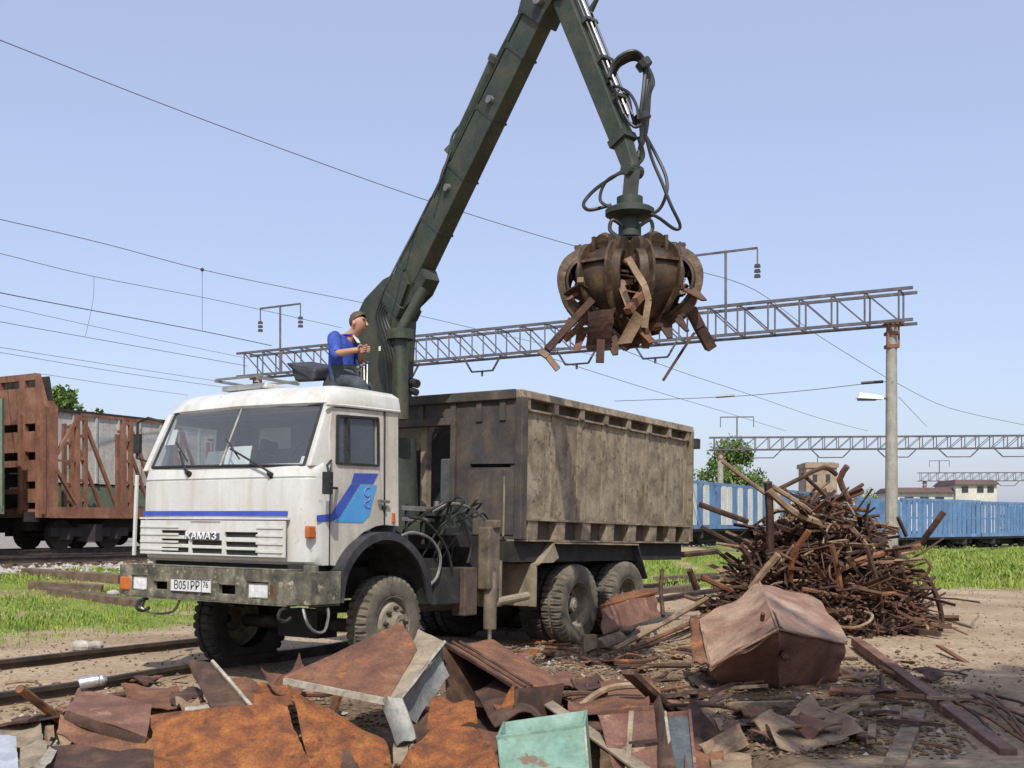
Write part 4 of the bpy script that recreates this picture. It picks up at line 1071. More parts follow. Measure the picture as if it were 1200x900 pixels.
# inside the cab
MB().hexa([V((.3,.12,1.3)), V((.66,.12,1.3)), V((.66,2.3,1.3)), V((.3,2.3,1.3)), V((.24,.14,1.92)), V((.6,.14,1.86)), V((.6,2.28,1.86)), V((.24,2.28,1.92))]).build('dashboard', m_inter, cab)
for y in (.62, 1.75):
    MB().box((.82,y-.25,1.5), (1.22,y+.25,1.62)).bar((1.2,y,1.58), (1.33,y,2.12), .48, .10, up=V((0,1,0))).bar((1.32,y,2.14), (1.34,y,2.28), .26, .08, up=V((0,1,0))).build('seat', m_seat, cab, bev=.03)
sw = MB(); c = V((.72,.62,1.98)); pts = [c+V((.06*math.sin(q), .23*math.cos(q), .22*math.sin(q))) for q in [2*math.pi*i/18 for i in range(19)]]
sw.tube(pts, .014, 6).cyl(c, c-V((.16,0,.16)), .025)
for q in (0.5, 2.6, 4.7): sw.bar(c, c+V((.06*math.sin(q), .22*math.cos(q), .21*math.sin(q))), .02, .01)
sw.build('steering_wheel', m_black, cab)
def paper_and_reflection(x0, y0, x1, y1, u, m=m_paper, tilt=.04):
    a, b = fr(x0, y1, u), fr(x1, y0, u)
    MB().patch([V((u,a[0],a[1])), V((u,b[0],a[1])), V((u+tilt,b[0],b[1])), V((u+tilt,a[0],b[1]))], 4, 3, .003, .01, 5).build('paper_and_reflection', m, cab)
paper_and_reflection(262, 522, 292, 545, .30); paper_and_reflection(350, 534, 357, 546, .30); paper_and_reflection(193, 503, 205, 522, .36); paper_and_reflection(240, 528, 262, 546, .34, m_intl)  # pale sheets for papers on the dash and for reflections in the windscreen
MB().box((.55,.2,2.46), (1.37,2.2,2.48)).build('headlining', m_intl, cab)
# mirrors
mr = sd(383, 566, -.12)
mm = MB().box((mr[0]-.03,-.17,mr[1]-.10), (mr[0]+.03,-.09,mr[1]+.10)); mm.tube([V((.43,.03,mr[1]+.22)), V((mr[0],-.12,mr[1]+.16)), V((mr[0],-.17,mr[1])), V((mr[0],-.13,mr[1]-.04)), V((.52,.03,mr[1]-.03))], .012, 6)
mm.build('mirror', m_black, cab, bev=.012)
m2 = MB().tube([V((.40,2.35,2.42)), V((.36,2.55,2.47)), V((.32,2.66,2.42)), V((.32,2.66,2.05)), V((.38,2.40,1.98))], .014, 6); m2.box((.30,2.60,2.10), (.33,2.70,2.30))
m2.build('mirror', m_black, cab)
# things on the roof
rp = tpl(345, 447, 1, 1.5)
MB().box((.72,1.20,2.745), (1.12,1.85,2.80)).build('roof_hatch', m_cab, cab, bev=.015)
rk = MB()
for y in (1.22, 1.83): rk.bar((.62,y,2.84), (1.2,y,2.84), .03, .025)
rk.bar((.66,1.2,2.86), (.66,1.86,2.86), .03, .02).bar((1.15,1.2,2.86), (1.15,1.86,2.86), .03, .02)
rk.build('hatch_rack', m_greyst, cab)
b_ = sd(396, 459, .5); MB().box((b_[0]-.03,.10,2.56), (b_[0]+.05,.16,2.66)).build('roof_bracket', m_dark, cab)
MB().box((.18,.12,.70), (.5,.32,1.0)).box((.3,2.0,.7), (.5,2.3,1.0)).box((.25,.3,.93), (.42,2.1,1.02)).build('cab_mount', m_dark, truck)
MB().bar((.15,2.455,1.04), (.16,2.445,1.86), .035, .03).build('corner_strip', m_cab, cab, bev=.006)

# ---- front mudguards
def arc_guard(pts, y0, y1, th=.03, lip=.03):
    c = catmull([V((a, 0, b)) for a, b in pts], 5); mb = MB(); cen = V((1.3,0,.5)); vs = []
    for p in c:
        d = (p-cen).normalized()
        for (y, o_) in ((y0, th+.0), (y1, th), (y1, 0), (y0+.03, 0), (y0+.03, -lip), (y0, -lip)): vs.append((p.x+d.x*o_, y, p.z+d.z*o_))
    k = 6; n = len(c)
    fs = [(i*k+j, i*k+(j+1) % k, (i+1)*k+(j+1) % k, (i+1)*k+j) for i in range(n-1) for j in range(k)] + [tuple(range(k)), tuple(range((n-1)*k, n*k))]
    return mb.add(vs, fs)
AP = [sd(x, y, -.08) for x, y in ((397,706),(399,688),(404,668),(415,648),(431,633),(449,627),(467,630),(483,643),(494,660),(501,682),(504,706))]
m_guard = mat('black_mudguard', [(.3,(.014,.015,.017)),(.6,(.04,.04,.042)),(.8,(.12,.10,.075))], 5, .5, 0, .1)
arc_guard(AP, -.10, .42, .03, .05).build('front_mudguard', m_guard, truck, sm=30)
arc_guard([(a, b-.05) for a, b in AP], 2.0, 2.5, .03, .05).build('front_mudguard', m_guard, truck, sm=30)
fa = AP[0]; MB().box((fa[0]-.28,-.08,fa[1]-.03), (fa[0]+.02,.35,fa[1]+.02)).box((fa[0]-.26,-.02,fa[1]), (fa[0]-.2,.3,1.0)).build('cab_step', m_bumper, truck, bev=.01)

# ---- tipper box
U0, U1, Z0, Z1 = 3.62, 8.29, 1.265, 3.01
box = bpy.data.objects.new('tipper_box', None); link(box, truck)
rec = .07
MB().sheet([(U0+.02,1.50),(U1-.02,1.50),(U1-.02,2.79),(U0+.02,2.79)], [], .05, lambda a, b, c: V((a, rec+c, b))).build('side_wall', m_box, box)
MB().box((U0+.02,rec+.06,Z0), (U1-.02,rec+.12,2.95)).build('inner_wall', m_boxin, box)
MB().hexa([V((U0-.02,.0,2.915)), V((U1+.06,.0,2.915)), V((U1+.06,.2,2.915)), V((U0-.02,.2,2.915)), V((U0-.02,.02,Z1)), V((U1+.06,.02,Z1)), V((U1+.06,.16,Z1)), V((U0-.02,.16,Z1))]).build('top_rail', m_box, box, bev=.01)
MB().box((U0,.03,2.775), (U1,.12,2.80)).build('lower_rail', m_box, box)
n = 7; st_ = (U1-U0-.25)/n
for i in range(n+1):
    x = U0+.12+i*st_
    MB().box((x-.05,.015,2.79), (x+.05,.13,2.915)).build('rail_post', m_box, box)
    MB().box((x-.045,rec-.012,1.50), (x+.045,rec+.02,2.78)).build('side_rib', m_box, box)
    xx = x + (.14 if i < n else -.0)
    MB().hexa([V((xx-.1,.03,Z0)), V((xx+.12,.03,Z0)), V((xx+.12,.20,Z0)), V((xx-.1,.20,Z0)), V((xx-.1,.02,1.49)), V((xx+.12,.02,1.49)), V((xx+.12,.20,1.49)), V((xx-.1,.20,1.49))]).build('lower_gusset', m_box, box, bev=.006)
MB().box((U0,.005,1.49), (U1,.12,1.515)).build('side_ledge', m_box, box)
MB().box((U0,.03,Z0-.02), (U1,.22,Z0)).build('bottom_sill', m_box, box)
MB().box((U0+.0,.12,1.0), (U1-.1,2.3,Z0-.02)).build('sub_frame', m_dark, box)
MB().box((U0+.05,.2,Z0), (U1-.05,2.3,1.5)).build('box_floor', m_boxin, box)
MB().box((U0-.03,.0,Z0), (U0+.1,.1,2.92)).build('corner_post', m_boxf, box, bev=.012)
MB().box((U1-.04,.0,Z0), (U1+.05,.09,2.92)).build('corner_post', m_box, box, bev=.012)
MB().box((U0+.02,2.34,Z0), (U1,2.4,Z1)).build('far_wall', m_boxin, box)
MB().box((U1-.06,.08,Z0), (U1,2.34,2.95)).build('tailgate', m_boxin, box)
tg = sd(815, 516, -.02); MB().box((U1+.03,-.05,2.68), (U1+.16,.06,2.83)).build('tailgate_hinge', m_dark, box)
# front wall with the recess for the crane
nf = lambda y, z: (y, z)
front_out = [(.09,Z0),(2.38,Z0),(2.38,Z1),(.09,Z1)]
hole = [(1.0,1.62),(2.22,1.62),(2.22,2.63),(1.02,2.63)]
slot_ = [(.12,2.105),(.76,2.115),(.76,2.16),(.12,2.15)]
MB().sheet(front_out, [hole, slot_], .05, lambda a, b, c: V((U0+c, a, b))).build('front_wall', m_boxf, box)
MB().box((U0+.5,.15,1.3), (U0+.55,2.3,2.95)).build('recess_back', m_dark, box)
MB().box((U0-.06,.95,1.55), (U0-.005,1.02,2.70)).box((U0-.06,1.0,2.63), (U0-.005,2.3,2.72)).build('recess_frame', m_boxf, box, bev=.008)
po = fr(500, 520, U0+.05); MB().box((U0+.0,po[0]-.04,1.60), (U0+.1,po[0]+.05,2.64)).build('recess_post', m_fender, box)
MB().box((U0+.2,1.15,1.6), (U0+.4,1.36,2.25)).build('recess_tank', m_bluegrey, box, bev=.02)
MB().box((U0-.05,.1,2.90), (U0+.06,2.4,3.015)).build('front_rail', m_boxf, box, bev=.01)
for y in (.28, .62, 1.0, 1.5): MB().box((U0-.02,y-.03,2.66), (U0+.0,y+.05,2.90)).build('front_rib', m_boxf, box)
MB().box((U0-.012,.12,Z0+.05), (U0-.002,.78,2.08)).build('front_plate', m_box if False else m_boxf, box, bev=.004)
MB().tube([V((U0-.02,.25,1.3)), V((U0-.03,.24,1.8)), V((U0-.02,.25,2.0))], .012, 5).build('front_pipe', m_fender, box)

# ---- rear mudguard, tanks, outrigger, valve block
gp_ = [(4.02,.47),(4.02,.96),(4.12,1.02),(4.38,1.235),(6.55,1.225),(6.86,.80),(6.90,.72)]
def strip(pts, y0, y1, th=.02):
    mb = MB(); n = len(pts); vs = []
    for (a, b) in pts: vs += [(a, y0, b), (a, y1, b), (a+.004, y1, b-th), (a+.004, y0, b-th)]
    vs = [V(v) for v in vs]
    for i in range(n-1): mb.hexa([vs[i*4+3], vs[i*4+2], vs[i*4+6], vs[i*4+7], vs[i*4], vs[i*4+1], vs[i*4+5], vs[i*4+4]])
    return mb
MB().box((4.02,.06,.47), (4.05,.62,.97)).build('mud_flap', m_fender, truck)
strip([(4.02,.975),(4.10,1.0),(4.38,1.235)], .04, .64).build('mudguard_front', m_fender, truck)
strip([(4.38,1.24),(6.56,1.23)], .0, .64).build('mudguard_top', m_fender, truck)
MB().hexa([V((6.56,.02,1.22)), V((6.58,.02,1.24)), V((6.58,.62,1.24)), V((6.56,.62,1.22)), V((6.86,.02,.74)), V((6.89,.02,.76)), V((6.89,.62,.76)), V((6.86,.62,.74))]).build('mudguard_rear', m_guard, truck)
MB().sheet([(4.38,1.23),(4.5,1.05),(4.36,.99),(4.10,.99)], [], .02, lambda a, b, c: V((a, .03+c, b))).build('mudguard_gusset', m_fender, truck)
ol = sd(582, 735, .02); ot = sd(578, 613, .02)
leg = bpy.data.objects.new('outrigger', None); link(leg, truck)
xo = 3.08
MB().box((xo-.12,.0,.70), (xo+.1,.16,1.40)).box((xo-.06,-.03,1.38), (xo+.08,.12,1.48)).build('leg_housing', m_outr, leg, bev=.02)
MB().cyl((xo,.06,.26), (xo,.06,.9), .075, .075, 16).build('leg_cylinder', m_outr, leg, sm=True)
MB().cyl((xo,.06,.02), (xo,.06,.3), .024, .024, 10).build('leg_rod', m_chrome, leg, sm=True)
MB().cyl((xo,.06,-.06), (xo,.06,.0), .10, .05, 14).build('foot', m_dark, leg)
MB().box((xo-.1,.1,.95), (xo+.12,2.3,1.17)).build('outrigger_beam', m_dark, truck)
MB().cyl((xo+.22,.22,.5), (xo+.22,.22,1.02), .14, .14, 18).build('air_tank', m_fender, truck, sm=True)
MB().box((2.15,.14,.55), (2.62,.62,.95)).build('battery_box', m_dark, truck, bev=.02)
MB().box((2.68,.12,.42), (2.92,.3,.95)).build('tool_box', mat('brown_box', [(.3,(.05,.035,.028)),(.7,(.13,.09,.065))], 5, .8), truck, bev=.015)
MB().cyl((2.0,.5,.62), (2.9,.5,.62), .16, .16, 16).build('air_tank', m_dark, truck, sm=True)
MB().cyl((3.25,.1,.55), (3.9,.1,.60), .05, .05, 10).build('cross_pipe', m_fender, truck)
MB().box((1.75,.2,.9), (2.3,.7,1.05)).box((1.5,.5,1.15), (3.5,2.0,1.30)).build('deck_plate', m_dark, truck)
vb = MB().box((2.35,.15,1.30), (2.85,.5,1.52)).box((2.2,.2,1.5), (2.4,.45,1.58))
for k in range(6): vb.cyl((2.38+k*.08,.2,1.5), (2.38+k*.08,.2,1.66+.03*(k % 2)), .02, .018, 8)
vb.build('valve_block', m_greend, truck, bev=.006)
MB().box((1.5,.3,1.55), (2.5,.36,1.60)).box((1.5,.3,1.44), (2.4,.36,1.48)).build('pipe_rack', m_greyst, truck)
MB().cyl((2.25,.2,1.56), (2.25,.2,1.66), .035, .03, 10).build('valve_cap', m_steel, truck, sm=30)
hr = random.Random(9)
for k in range(9):
    x = 2.2 + hr.random()*.7; x2 = x+hr.uniform(-.35,.6); g_ = hr.uniform(1.5,1.78)
    MB().tube([V((x,.2,1.5)), V((x+.04,hr.uniform(.02,.25),g_)), V(((x+x2)/2,hr.uniform(.0,.3),g_-hr.uniform(-.03,.12))), V((x2,hr.uniform(.1,.4),1.35)), V((x2-.1,.3,1.05))], .013, 6, 4).build('hydraulic_hose', m_hose, truck, sm=True)
for (pts) in ([(470,628),(484,624),(505,632),(516,652),(512,676),(500,688)], [(505,600),(530,590),(556,598),(572,612)], [(480,606),(500,612),(522,640),(530,668)], [(545,612),(552,640),(548,660)]):
    MB().tube([V((sd(x, y, .12)[0], .12, sd(x, y, .12)[1])) for x, y in pts], .016, 6, 4).build('hydraulic_hose', m_greyst if pts[0][0] in (470, 505) else m_hose, truck, sm=True)
MB().box((1.45,.6,1.3), (1.5,1.9,2.3)).build('cab_back_guard', m_dark, truck)
for k in range(4): MB().cyl((1.62+k*.28,.32,1.2), (1.62+k*.28,.32,1.62), .02, .02, 6).build('stanchion', m_dark, truck)

# ================================================================ THE LOADER CRANE
cb = at(467, 463, 12.75)
crane = thing('loader_crane', V((cb.x, cb.y, tw(2.8,1.2,1.3).z)), 'dark green folding loader crane rising behind the truck cab', 'crane')
kw = dict(parent=crane, world=True)
P0, P1 = at(468, 382, 12.72), at(648, -14, 10.92)
hd_ = V((P1.x-P0.x, P1.y-P0.y, 0)).normalized(); sn = V((hd_.y, -hd_.x, 0))   # boom plane direction, side normal
if sn.y > 0: sn = -sn
bd_ = (P1-P0).normalized(); bup = sn.cross(bd_).normalized()
if bup.z < 0: bup = -bup
def C(x, y, off=0.0, Y=12.72):              # point of the boom plane seen at a picture position, moved sideways by off
    d = V(((x-600)/F, 1, -(y-HOR)/F)); q = V((P0.x, P0.y, 0)); e = V((0, 0, EYE))
    t = (q-e).dot(sn)/d.dot(sn)
    return e + d*t + sn*off
# slewing column and base bracket
b0 = V((cb.x, cb.y, 0))
MB().cyl(b0+V((0,0,1.35)), b0+V((0,0,2.5)), .24, .2, 20).box(b0+V((-.42,-.42,1.30)), b0+V((.42,.42,1.55))).build('slewing_base', m_greend, sm=30, **kw)
poly = [C(x, y) for x, y in ((439,353),(461,330),(484,318),(490,335),(476,372),(470,470),(424,470),(427,405),(430,372))]
MB().plate([p+sn*.0 for p in poly], .30).build('king_post', m_green, **kw)
cc = at(469, 394, 12.3); cd = at(469, 492, 12.3)
MB().cyl(cd, cc, .095, .085, 20).cyl(cc-V((0,0,.04)), cc+V((0,0,.07)), .15, .15, 20).build('lift_column', m_green, sm=30, **kw)
MB().cyl(cc+V((0,0,.05)), at(497, 338, 12.25), .06, .06, 14).build('lift_cylinder', m_greend, sm=True, **kw)
lug = [C(x, y) for x, y in ((478,352),(490,316),(503,316),(507,328),(499,345),(482,362))]
MB().plate(lug, .2).build('cylinder_lug', m_greend, **kw)
# main boom
s0 = C(459, 376); e0 = C(640, 4)
MB().bar(s0, e0, .23, .37, up=bup, w1=.17, h1=.29).build('main_boom', m_green, bev=.012, **kw)
for t in (.06, .97):
    p = s0.lerp(e0, t); MB().bar(p-bd_*.07, p+bd_*.07, .31 if t < .5 else .25, .45 if t < .5 else .36, up=bup).build('boom_collar', m_greend, bev=.01, **kw)
for sgn in (-1, 1):
    pp = [s0.lerp(e0, t)+bup*(.235-.05*t)+sn*(.07*sgn) for t in (.03, .3, .6, .98)]
    MB().tube(pp, .013, 6).build('boom_pipe', m_greend, **kw)
for t in (.16, .33, .5, .68, .86):
    p = s0.lerp(e0, t); q_ = 1-.22*t
    MB().bar(p-bd_*.012, p+bd_*.012, .24*q_, .385*q_, up=bup).build('weld_band', m_greend, **kw)
    MB().bar(p+bup*(.19*q_)-bd_*.03, p+bup*(.19*q_)+bd_*.03, .2*q_, .07, up=bup).build('pipe_clamp', m_greend, **kw)
for t in (.12, .45, .72): MB().cyl(s0.lerp(e0, t)+sn*.09, s0.lerp(e0, t)+sn*.14, .045, .04, 12).build('grease_cap', m_steel, **kw)
# jib cylinder on top of the boom
j0 = s0.lerp(e0, .53)+bup*.27; j1 = s0.lerp(e0, .80)+bup*.30; j2 = s0.lerp(e0, 1.03)+bup*.26
MB().cyl(j0, j1, .082, .082, 16).cyl(j1, j1+bd_*.06, .098, .098, 16).build('jib_cylinder', m_green, sm=30, **kw)
MB().cyl(j1, j2, .032, .032, 10).build('jib_rod', m_greend, sm=True, **kw)
MB().bar(j0-bd_*.1-bup*.06, j0+bd_*.1-bup*.04, .14, .12, up=bup).build('cylinder_bracket', m_greend, **kw)
# elbow knuckle above the picture
Gp = at(738, 240, 10.2)
K = at(650, -22, 10.88)
MB().plate([e0-bd_*.12-bup*.16, e0+bup*.2-bd_*.2, K+bup*.25+V((0,0,.1)), K+V((.0,0,.22)), K+hd_*.28+V((0,0,.02)), K+hd_*.2-V((0,0,.25)), e0-bup*.2+bd_*.08], .24).build('elbow', m_greend, **kw)
MB().cyl(K-sn*.2, K+sn*.2, .085, .085, 16).cyl(e0+bd_*.02-sn*.19-bup*.06, e0+bd_*.02+sn*.19-bup*.06, .06, .06, 12).build('elbow_pin', m_steel, **kw)
# jib (outer arm) down to the rotator
def D(x, y, off=0.0):
    return C(x, y, off)
ja, jb, jc = D(663, -2), D(730, 166), D(741, 200)
jd = (jb-ja).normalized(); jup = sn.cross(jd).normalized()
if jup.dot(hd_) < 0: jup = -jup
MB().bar(ja-jd*.25, jb, .19, .215, up=jup, w1=.16, h1=.175).build('jib', m_green, bev=.01, **kw)
MB().bar(jb-jd*.05, jc, .14, .16, up=jup, w1=.11, h1=.13).build('jib_extension', m_greend, bev=.01, **kw)
MB().bar(jb-jd*.05, jb+jd*.02, .185, .205, up=jup).build('jib_collar', m_greend, **kw)
MB().bar(jc, at(738, 232, 10.2), .13, .13).cyl(jc-sn*.1, jc+sn*.1, .06, .06, 12).build('jib_hanger', m_greend, **kw)
for k in range(3):
    pp = [ja.lerp(jb, t)+jup*(.15+.012*k)+sn*(.06-.05*k) for t in (-.05, .3, .6, .9)]
    MB().tube(pp, .012, 6).build('jib_pipe', m_steel if k == 1 else m_hose, **kw)
for t in (.25, .52, .78):
    p = ja.lerp(jb, t)+jup*.15; MB().bar(p-jd*.02, p+jd*.02, .16, .07, up=jup).build('pipe_clip', m_greend, **kw)
p = ja.lerp(jb, .2)+jup*.2; MB().cyl(p, p+jup*.1+V((0,0,.05)), .03, .02, 8).build('pipe_clip', m_greend, **kw)
# hoses: loop beside the jib, then slack runs to the grab
def hose(px, Y=10.3, r=.016, off=0.0, name='hose'):
    MB().tube([at(x, y, Y+off+.03*math.sin(i*1.7)) for i, (x, y) in enumerate(px)], r, 7, 5).build(name, m_hose, sm=True, **kw)
for k in range(5):
    q = k*2.9; hose([(714-k,92+k*6),(717+q*.4,78+q*.4),(727+q*.4,66+q*.6),(742+q*.3,60+q*.8),(753+q*.5,68+q),(756+q*.8,85+q),(754+q*.6,110),(751+q*.7,135),(752+q*.3,160),(748-q*.2,185)], 10.28, .021, .05*k)
hose([(716,98),(728,104),(737,116),(740,132),(744,146)], 10.3, .015); hose([(716,102),(722,118),(733,128),(736,142),(746,148)], 10.36, .015); hose([(718,100),(736,108),(746,124),(748,140)], 10.24, .014)
hose([(720,104),(728,128),(742,148),(752,146)], 10.2, .014)
hose([(748,160),(752,180),(745,192),(724,204),(700,220),(687,233),(684,241),(692,246),(716,240)], 10.25, .017)
hose([(750,165),(754,184),(740,198),(716,208),(706,220),(704,236),(718,244)], 10.15, .015)
hose([(756,158),(768,180),(780,206),(781,226),(772,246),(755,252),(748,246)], 10.2, .016)
hose([(757,160),(764,186),(775,212),(786,240),(797,264),(790,268),(770,254),(752,248)], 10.12, .016)
MB().cyl(at(751,134,10.3), at(754,141,10.3), .08, .08, 10).build('hose_clamp', m_hose, **kw)
MB().cyl(at(752,72,10.3), at(757,79,10.3), .075, .075, 10).build('hose_clamp', m_hose, **kw)
for k in range(5):                           # hoses down the king post
    hose([(446+k*2,352+k*3),(440+k*3,372),(444+k*4,395),(452+k*3.2,420),(455+k*3.4,445),(454+k*3.5,468)], 12.35, .016, -.02*k)
hose([(540,146),(530,160),(525,185),(519,200),(513,222)], 12.0, .014); hose([(548,128),(538,150),(528,178),(518,206),(508,232)], 11.95, .013)
MB().bar(at(523,178,12.0), at(541,160,12.0), .05, .06).build('hose_bracket', m_greend, **kw)
hose([(505,232),(490,262),(470,300),(452,336),(446,352)], 12.3, .012)
# operator platform, seat and levers
so_ = at(372, 436, 12.2)
sb = MB().plate([at(349,424,12.3), at(386,431,12.1), at(383,446,12.1), at(362,447,12.3), at(357,432,12.3)], .42); sb.build('seat_back', m_seat, bev=.03, **kw)
MB().plate([at(380,443,12.1), at(402,446,12.0), at(403,452,12.2), at(380,453,12.3)], .42).build('seat_pan', m_seat, bev=.03, **kw)
MB().cyl(at(388,452,12.25), at(388,480,12.25), .06).build('seat_post', m_dark, **kw)
lv_ = MB()
for k, x in enumerate((420, 423, 427, 430)): lv_.cyl(at(x, 458, 12.0), at(x+(k % 2)-.5, 432-k*2, 12.0+.05*k), .011, .009, 6).ball(at(x+(k % 2)-.5, 431-k*2, 12.0+.05*k), .022, 8, 6)
lv_.build('control_levers', m_steel, sm=30, **kw)
MB().box(at(416,462,12.1), at(433,452,11.95)).build('lever_box', m_dark, **kw)
MB().box(at(444,406,12.3), at(446,411,12.28)).build('label_tag', m_plate, **kw)
MB().cyl(at(480,447,12.6), at(489,450,12.5), .05, .05, 10).cyl(at(480,457,12.6), at(488,460,12.5), .04, .04, 10).build('hose_coupling', m_dark, **kw)

# ================================================================ THE GRAB
G = at(738, 340, 10.2)
sc_ = 10.2/F                                 # metres per picture pixel at the grab
grab = thing('orange_peel_grab', V((G.x, G.y, G.z-.6)), 'rusty orange peel grab hanging from the crane and full of scrap', 'grab')
gk = dict(parent=grab, world=True)
zt = lambda y: EYE + (HOR-y)*sc_
gx = lambda x: (x-600)*sc_
MB().cyl((G.x,G.y,zt(238)), (G.x,G.y,zt(226)), .075, .06, 16).build('rotator_neck', m_greend, sm=True, **gk)
MB().lathe([(.001,.0),(.17,.0),(.225,.03),(.225,.075),(.20,.09),(.12,.12),(.12,.19),(.08,.2),(.001,.2)], (G.x,G.y,zt(256)), (0,0,1), 28).build('rotator', m_greend, sm=30, **gk)
MB().lathe([(.001,-.02),(.085,-.02),(.085,.0),(.105,.0),(.105,.1),(.09,.1),(.09,.2),(.001,.2)], (G.x,G.y,zt(278)), (0,0,1), 20).build('rotator_shaft', m_greend, sm=30, **gk)
MB().lathe([(.001,-.30),(.20,-.30),(.26,-.22),(.26,-.06),(.2,.02),(.12,.05),(.001,.05)], (G.x,G.y,zt(292)), (0,0,1), 20).build('grab_body', m_grap, sm=30, **gk)
for k in range(2):
    a = MB().tube([V((G.x-.08+.16*k,G.y-.1,zt(268))), V((G.x-.17+.34*k,G.y-.12,zt(262))), V((G.x-.19+.38*k,G.y-.12,zt(274))), V((G.x-.1+.2*k,G.y-.15,zt(284)))], .018, 6, 4); a.build('hose', m_hose, sm=True, **gk)
m_gedge = mat('grab_tan_edge', [(.3,(.035,.022,.014)),(.5,(.095,.06,.034)),(.75,(.25,.17,.095))], 7, .5, .25, .2, 30, var=.3)  # lighter tan for the ribs and cross plates
def tine(ang):
    root = bpy.data.objects.new('tine', None); link(root, grab); root.location = V((G.x,G.y,zt(303)))-grab.location; root.rotation_euler = (0, 0, ang)
    prof = [(.20,.0),(.34,.03),(.46,.01),(.555,-.06),(.605,-.17),(.60,-.29),(.55,-.41),(.445,-.53),(.31,-.62),(.17,-.68),(.06,-.72)]
    wd = [.12,.15,.19,.215,.225,.22,.195,.16,.12,.07,.03]
    c = catmull([V((r, 0, z)) for r, z in prof], 3); W = np.interp(np.linspace(0, 10, len(c)), range(11), wd)
    sh = MB(); vs = []
    for i, p in enumerate(c):
        t = (c[min(len(c)-1, i+1)]-c[max(0, i-1)]).normalized(); nrm = V((t.z, 0, -t.x))
        if nrm.x < 0 and i > 8: nrm = -nrm
        nn = V((p.x-.2, 0, p.z+.42)).normalized()
        for q in (-1, -.5, 0, .5, 1): vs.append(p + V((0, q*W[i], 0)) - nn*(.045*q*q))
        for q in (1, .5, 0, -.5, -1): vs.append(p + V((0, q*W[i], 0)) - nn*(.045*q*q+.02))
    k = 10; n_ = len(c)
    fs = [(i*k+j, i*k+(j+1) % k, (i+1)*k+(j+1) % k, (i+1)*k+j) for i in range(n_-1) for j in range(k)] + [tuple(range(k)), tuple(range((n_-1)*k, n_*k))]
    sh.add(vs, fs); sh.build('shell', m_grap, root, sm=40)
    for s_ in (-1, 1):                       # raised stiffening ribs
        rb = MB(); vs = []
        for i in range(1, n_-5):
            p = c[i]; nn = V((p.x-.2, 0, p.z+.42)).normalized(); h = .055 if 2 < i < n_-9 else .02
            y = s_*W[i]*.62
            vs += [p+V((0,y-.012,0))-nn*.03, p+V((0,y+.012,0))-nn*.03, p+V((0,y+.012,0))+nn*h, p+V((0,y-.012,0))+nn*h]
        m_ = len(vs)//4
        fs = [(i*4+j, i*4+(j+1) % 4, (i+1)*4+(j+1) % 4, (i+1)*4+j) for i in range(m_-1) for j in range(4)] + [(0,1,2,3), tuple(range((m_-1)*4, m_*4))]
        rb.add(vs, fs).build('rib', m_gedge, root)
    MB().cyl((.18,0,.10), (.42,0,.08), .06, .06, 14).cyl((.42,0,.08), (.48,0,.05), .072, .072, 14).build('ram', m_grap, root, sm=30)
    MB().box((.42,-.1,-.02), (.50,-.07,.11)).box((.42,.07,-.02), (.50,.1,.11)).cyl((.46,-.11,.06), (.46,.11,.06), .025, .025, 8).build('ram_bracket', m_grap, root)
    MB().box((.53,-.15,-.14), (.635,.15,-.118)).build('cross_plate', m_gedge, root)
    for s_ in (-1, 1): MB().cyl((.36,s_*.16,.0), (.36,s_*.07,.0), .105, .105, 18).build('knuckle', m_grap, root, sm=30)
    return root
for k in range(6): tine(R(-90+24+60*k))
# scrap held in the grab: each piece its own thing
def gscrap(px, Y, w, h, m, name, label, cat, up=V((0,1,0)), bent=None):
    mb = MB(); P = [at(x, y, Y+(bent[i] if bent else 0)) for i, (x, y) in enumerate(px)]
    for a, b in zip(P, P[1:]): mb.bar(a, b, w, h, up=up)
    return mb.build(name, m, label=label, cat=cat, group='scrap held in the grab')
gscrap([(694,352),(668,380),(641,410)], 9.75, .06, .13, m_rust4, 'steel_channel', 'dark channel bar sticking out lower left of the grab', 'scrap bar')
gscrap([(632,411),(642,418),(654,433)], 9.72, .05, .075, m_rust5, 'timber_end', 'pale broken end piece hanging below the left side of the grab', 'scrap piece')
gscrap([(700,356),(676,386),(662,398)], 10.1, .05, .12, m_rust2, 'steel_channel', 'brown channel bar just right of the dark one leaving the grab', 'scrap bar')
MB().patch([at(689,366,9.72), at(722,360,9.68), at(715,412,9.85), at(686,414,9.85)], 6, 6, .012, .05, 3, .12, .03, 3).build('sheet_offcut', m_rust4, label='dark upright sheet hanging below the grab centre', cat='scrap sheet', group='scrap held in the grab')
gscrap([(704,398),(703,425)], 9.8, .07, .05, m_rust4, 'bar_stub', 'short dark stub under the upright sheet in the grab', 'scrap bar')
gscrap([(736,302),(745,318),(755,334),(760,352),(755,384)], 9.45, .055, .02, m_rust5, 'bent_strip', 'pale zigzag strip caught on the front of the grab', 'scrap strip', bent=[0,-.02,-.04,-.02,.02])
MB().patch([at(744,364,9.5), at(756,372,9.5), at(740,402,9.55), at(722,404,9.6)], 5, 5, .01, .03, 3, .05, .02, 6).build('sheet_offcut', m_rust5, label='pale brown strip of sheet leaning down from the grab middle', cat='scrap sheet', group='scrap held in the grab')
gscrap([(809,362),(820,384),(833,408)], 10.3, .09, .11, m_rust4, 'bent_pipe', 'thick dark bent pipe end leaving the grab on its right', 'scrap pipe', bent=[0,.02,.1])
gscrap([(814,390),(808,398),(777,446)], 10.0, .025, .025, m_rust4, 'thin_rod', 'long thin rod dangling below the right of the grab', 'scrap rod')
rng = random.Random(11)
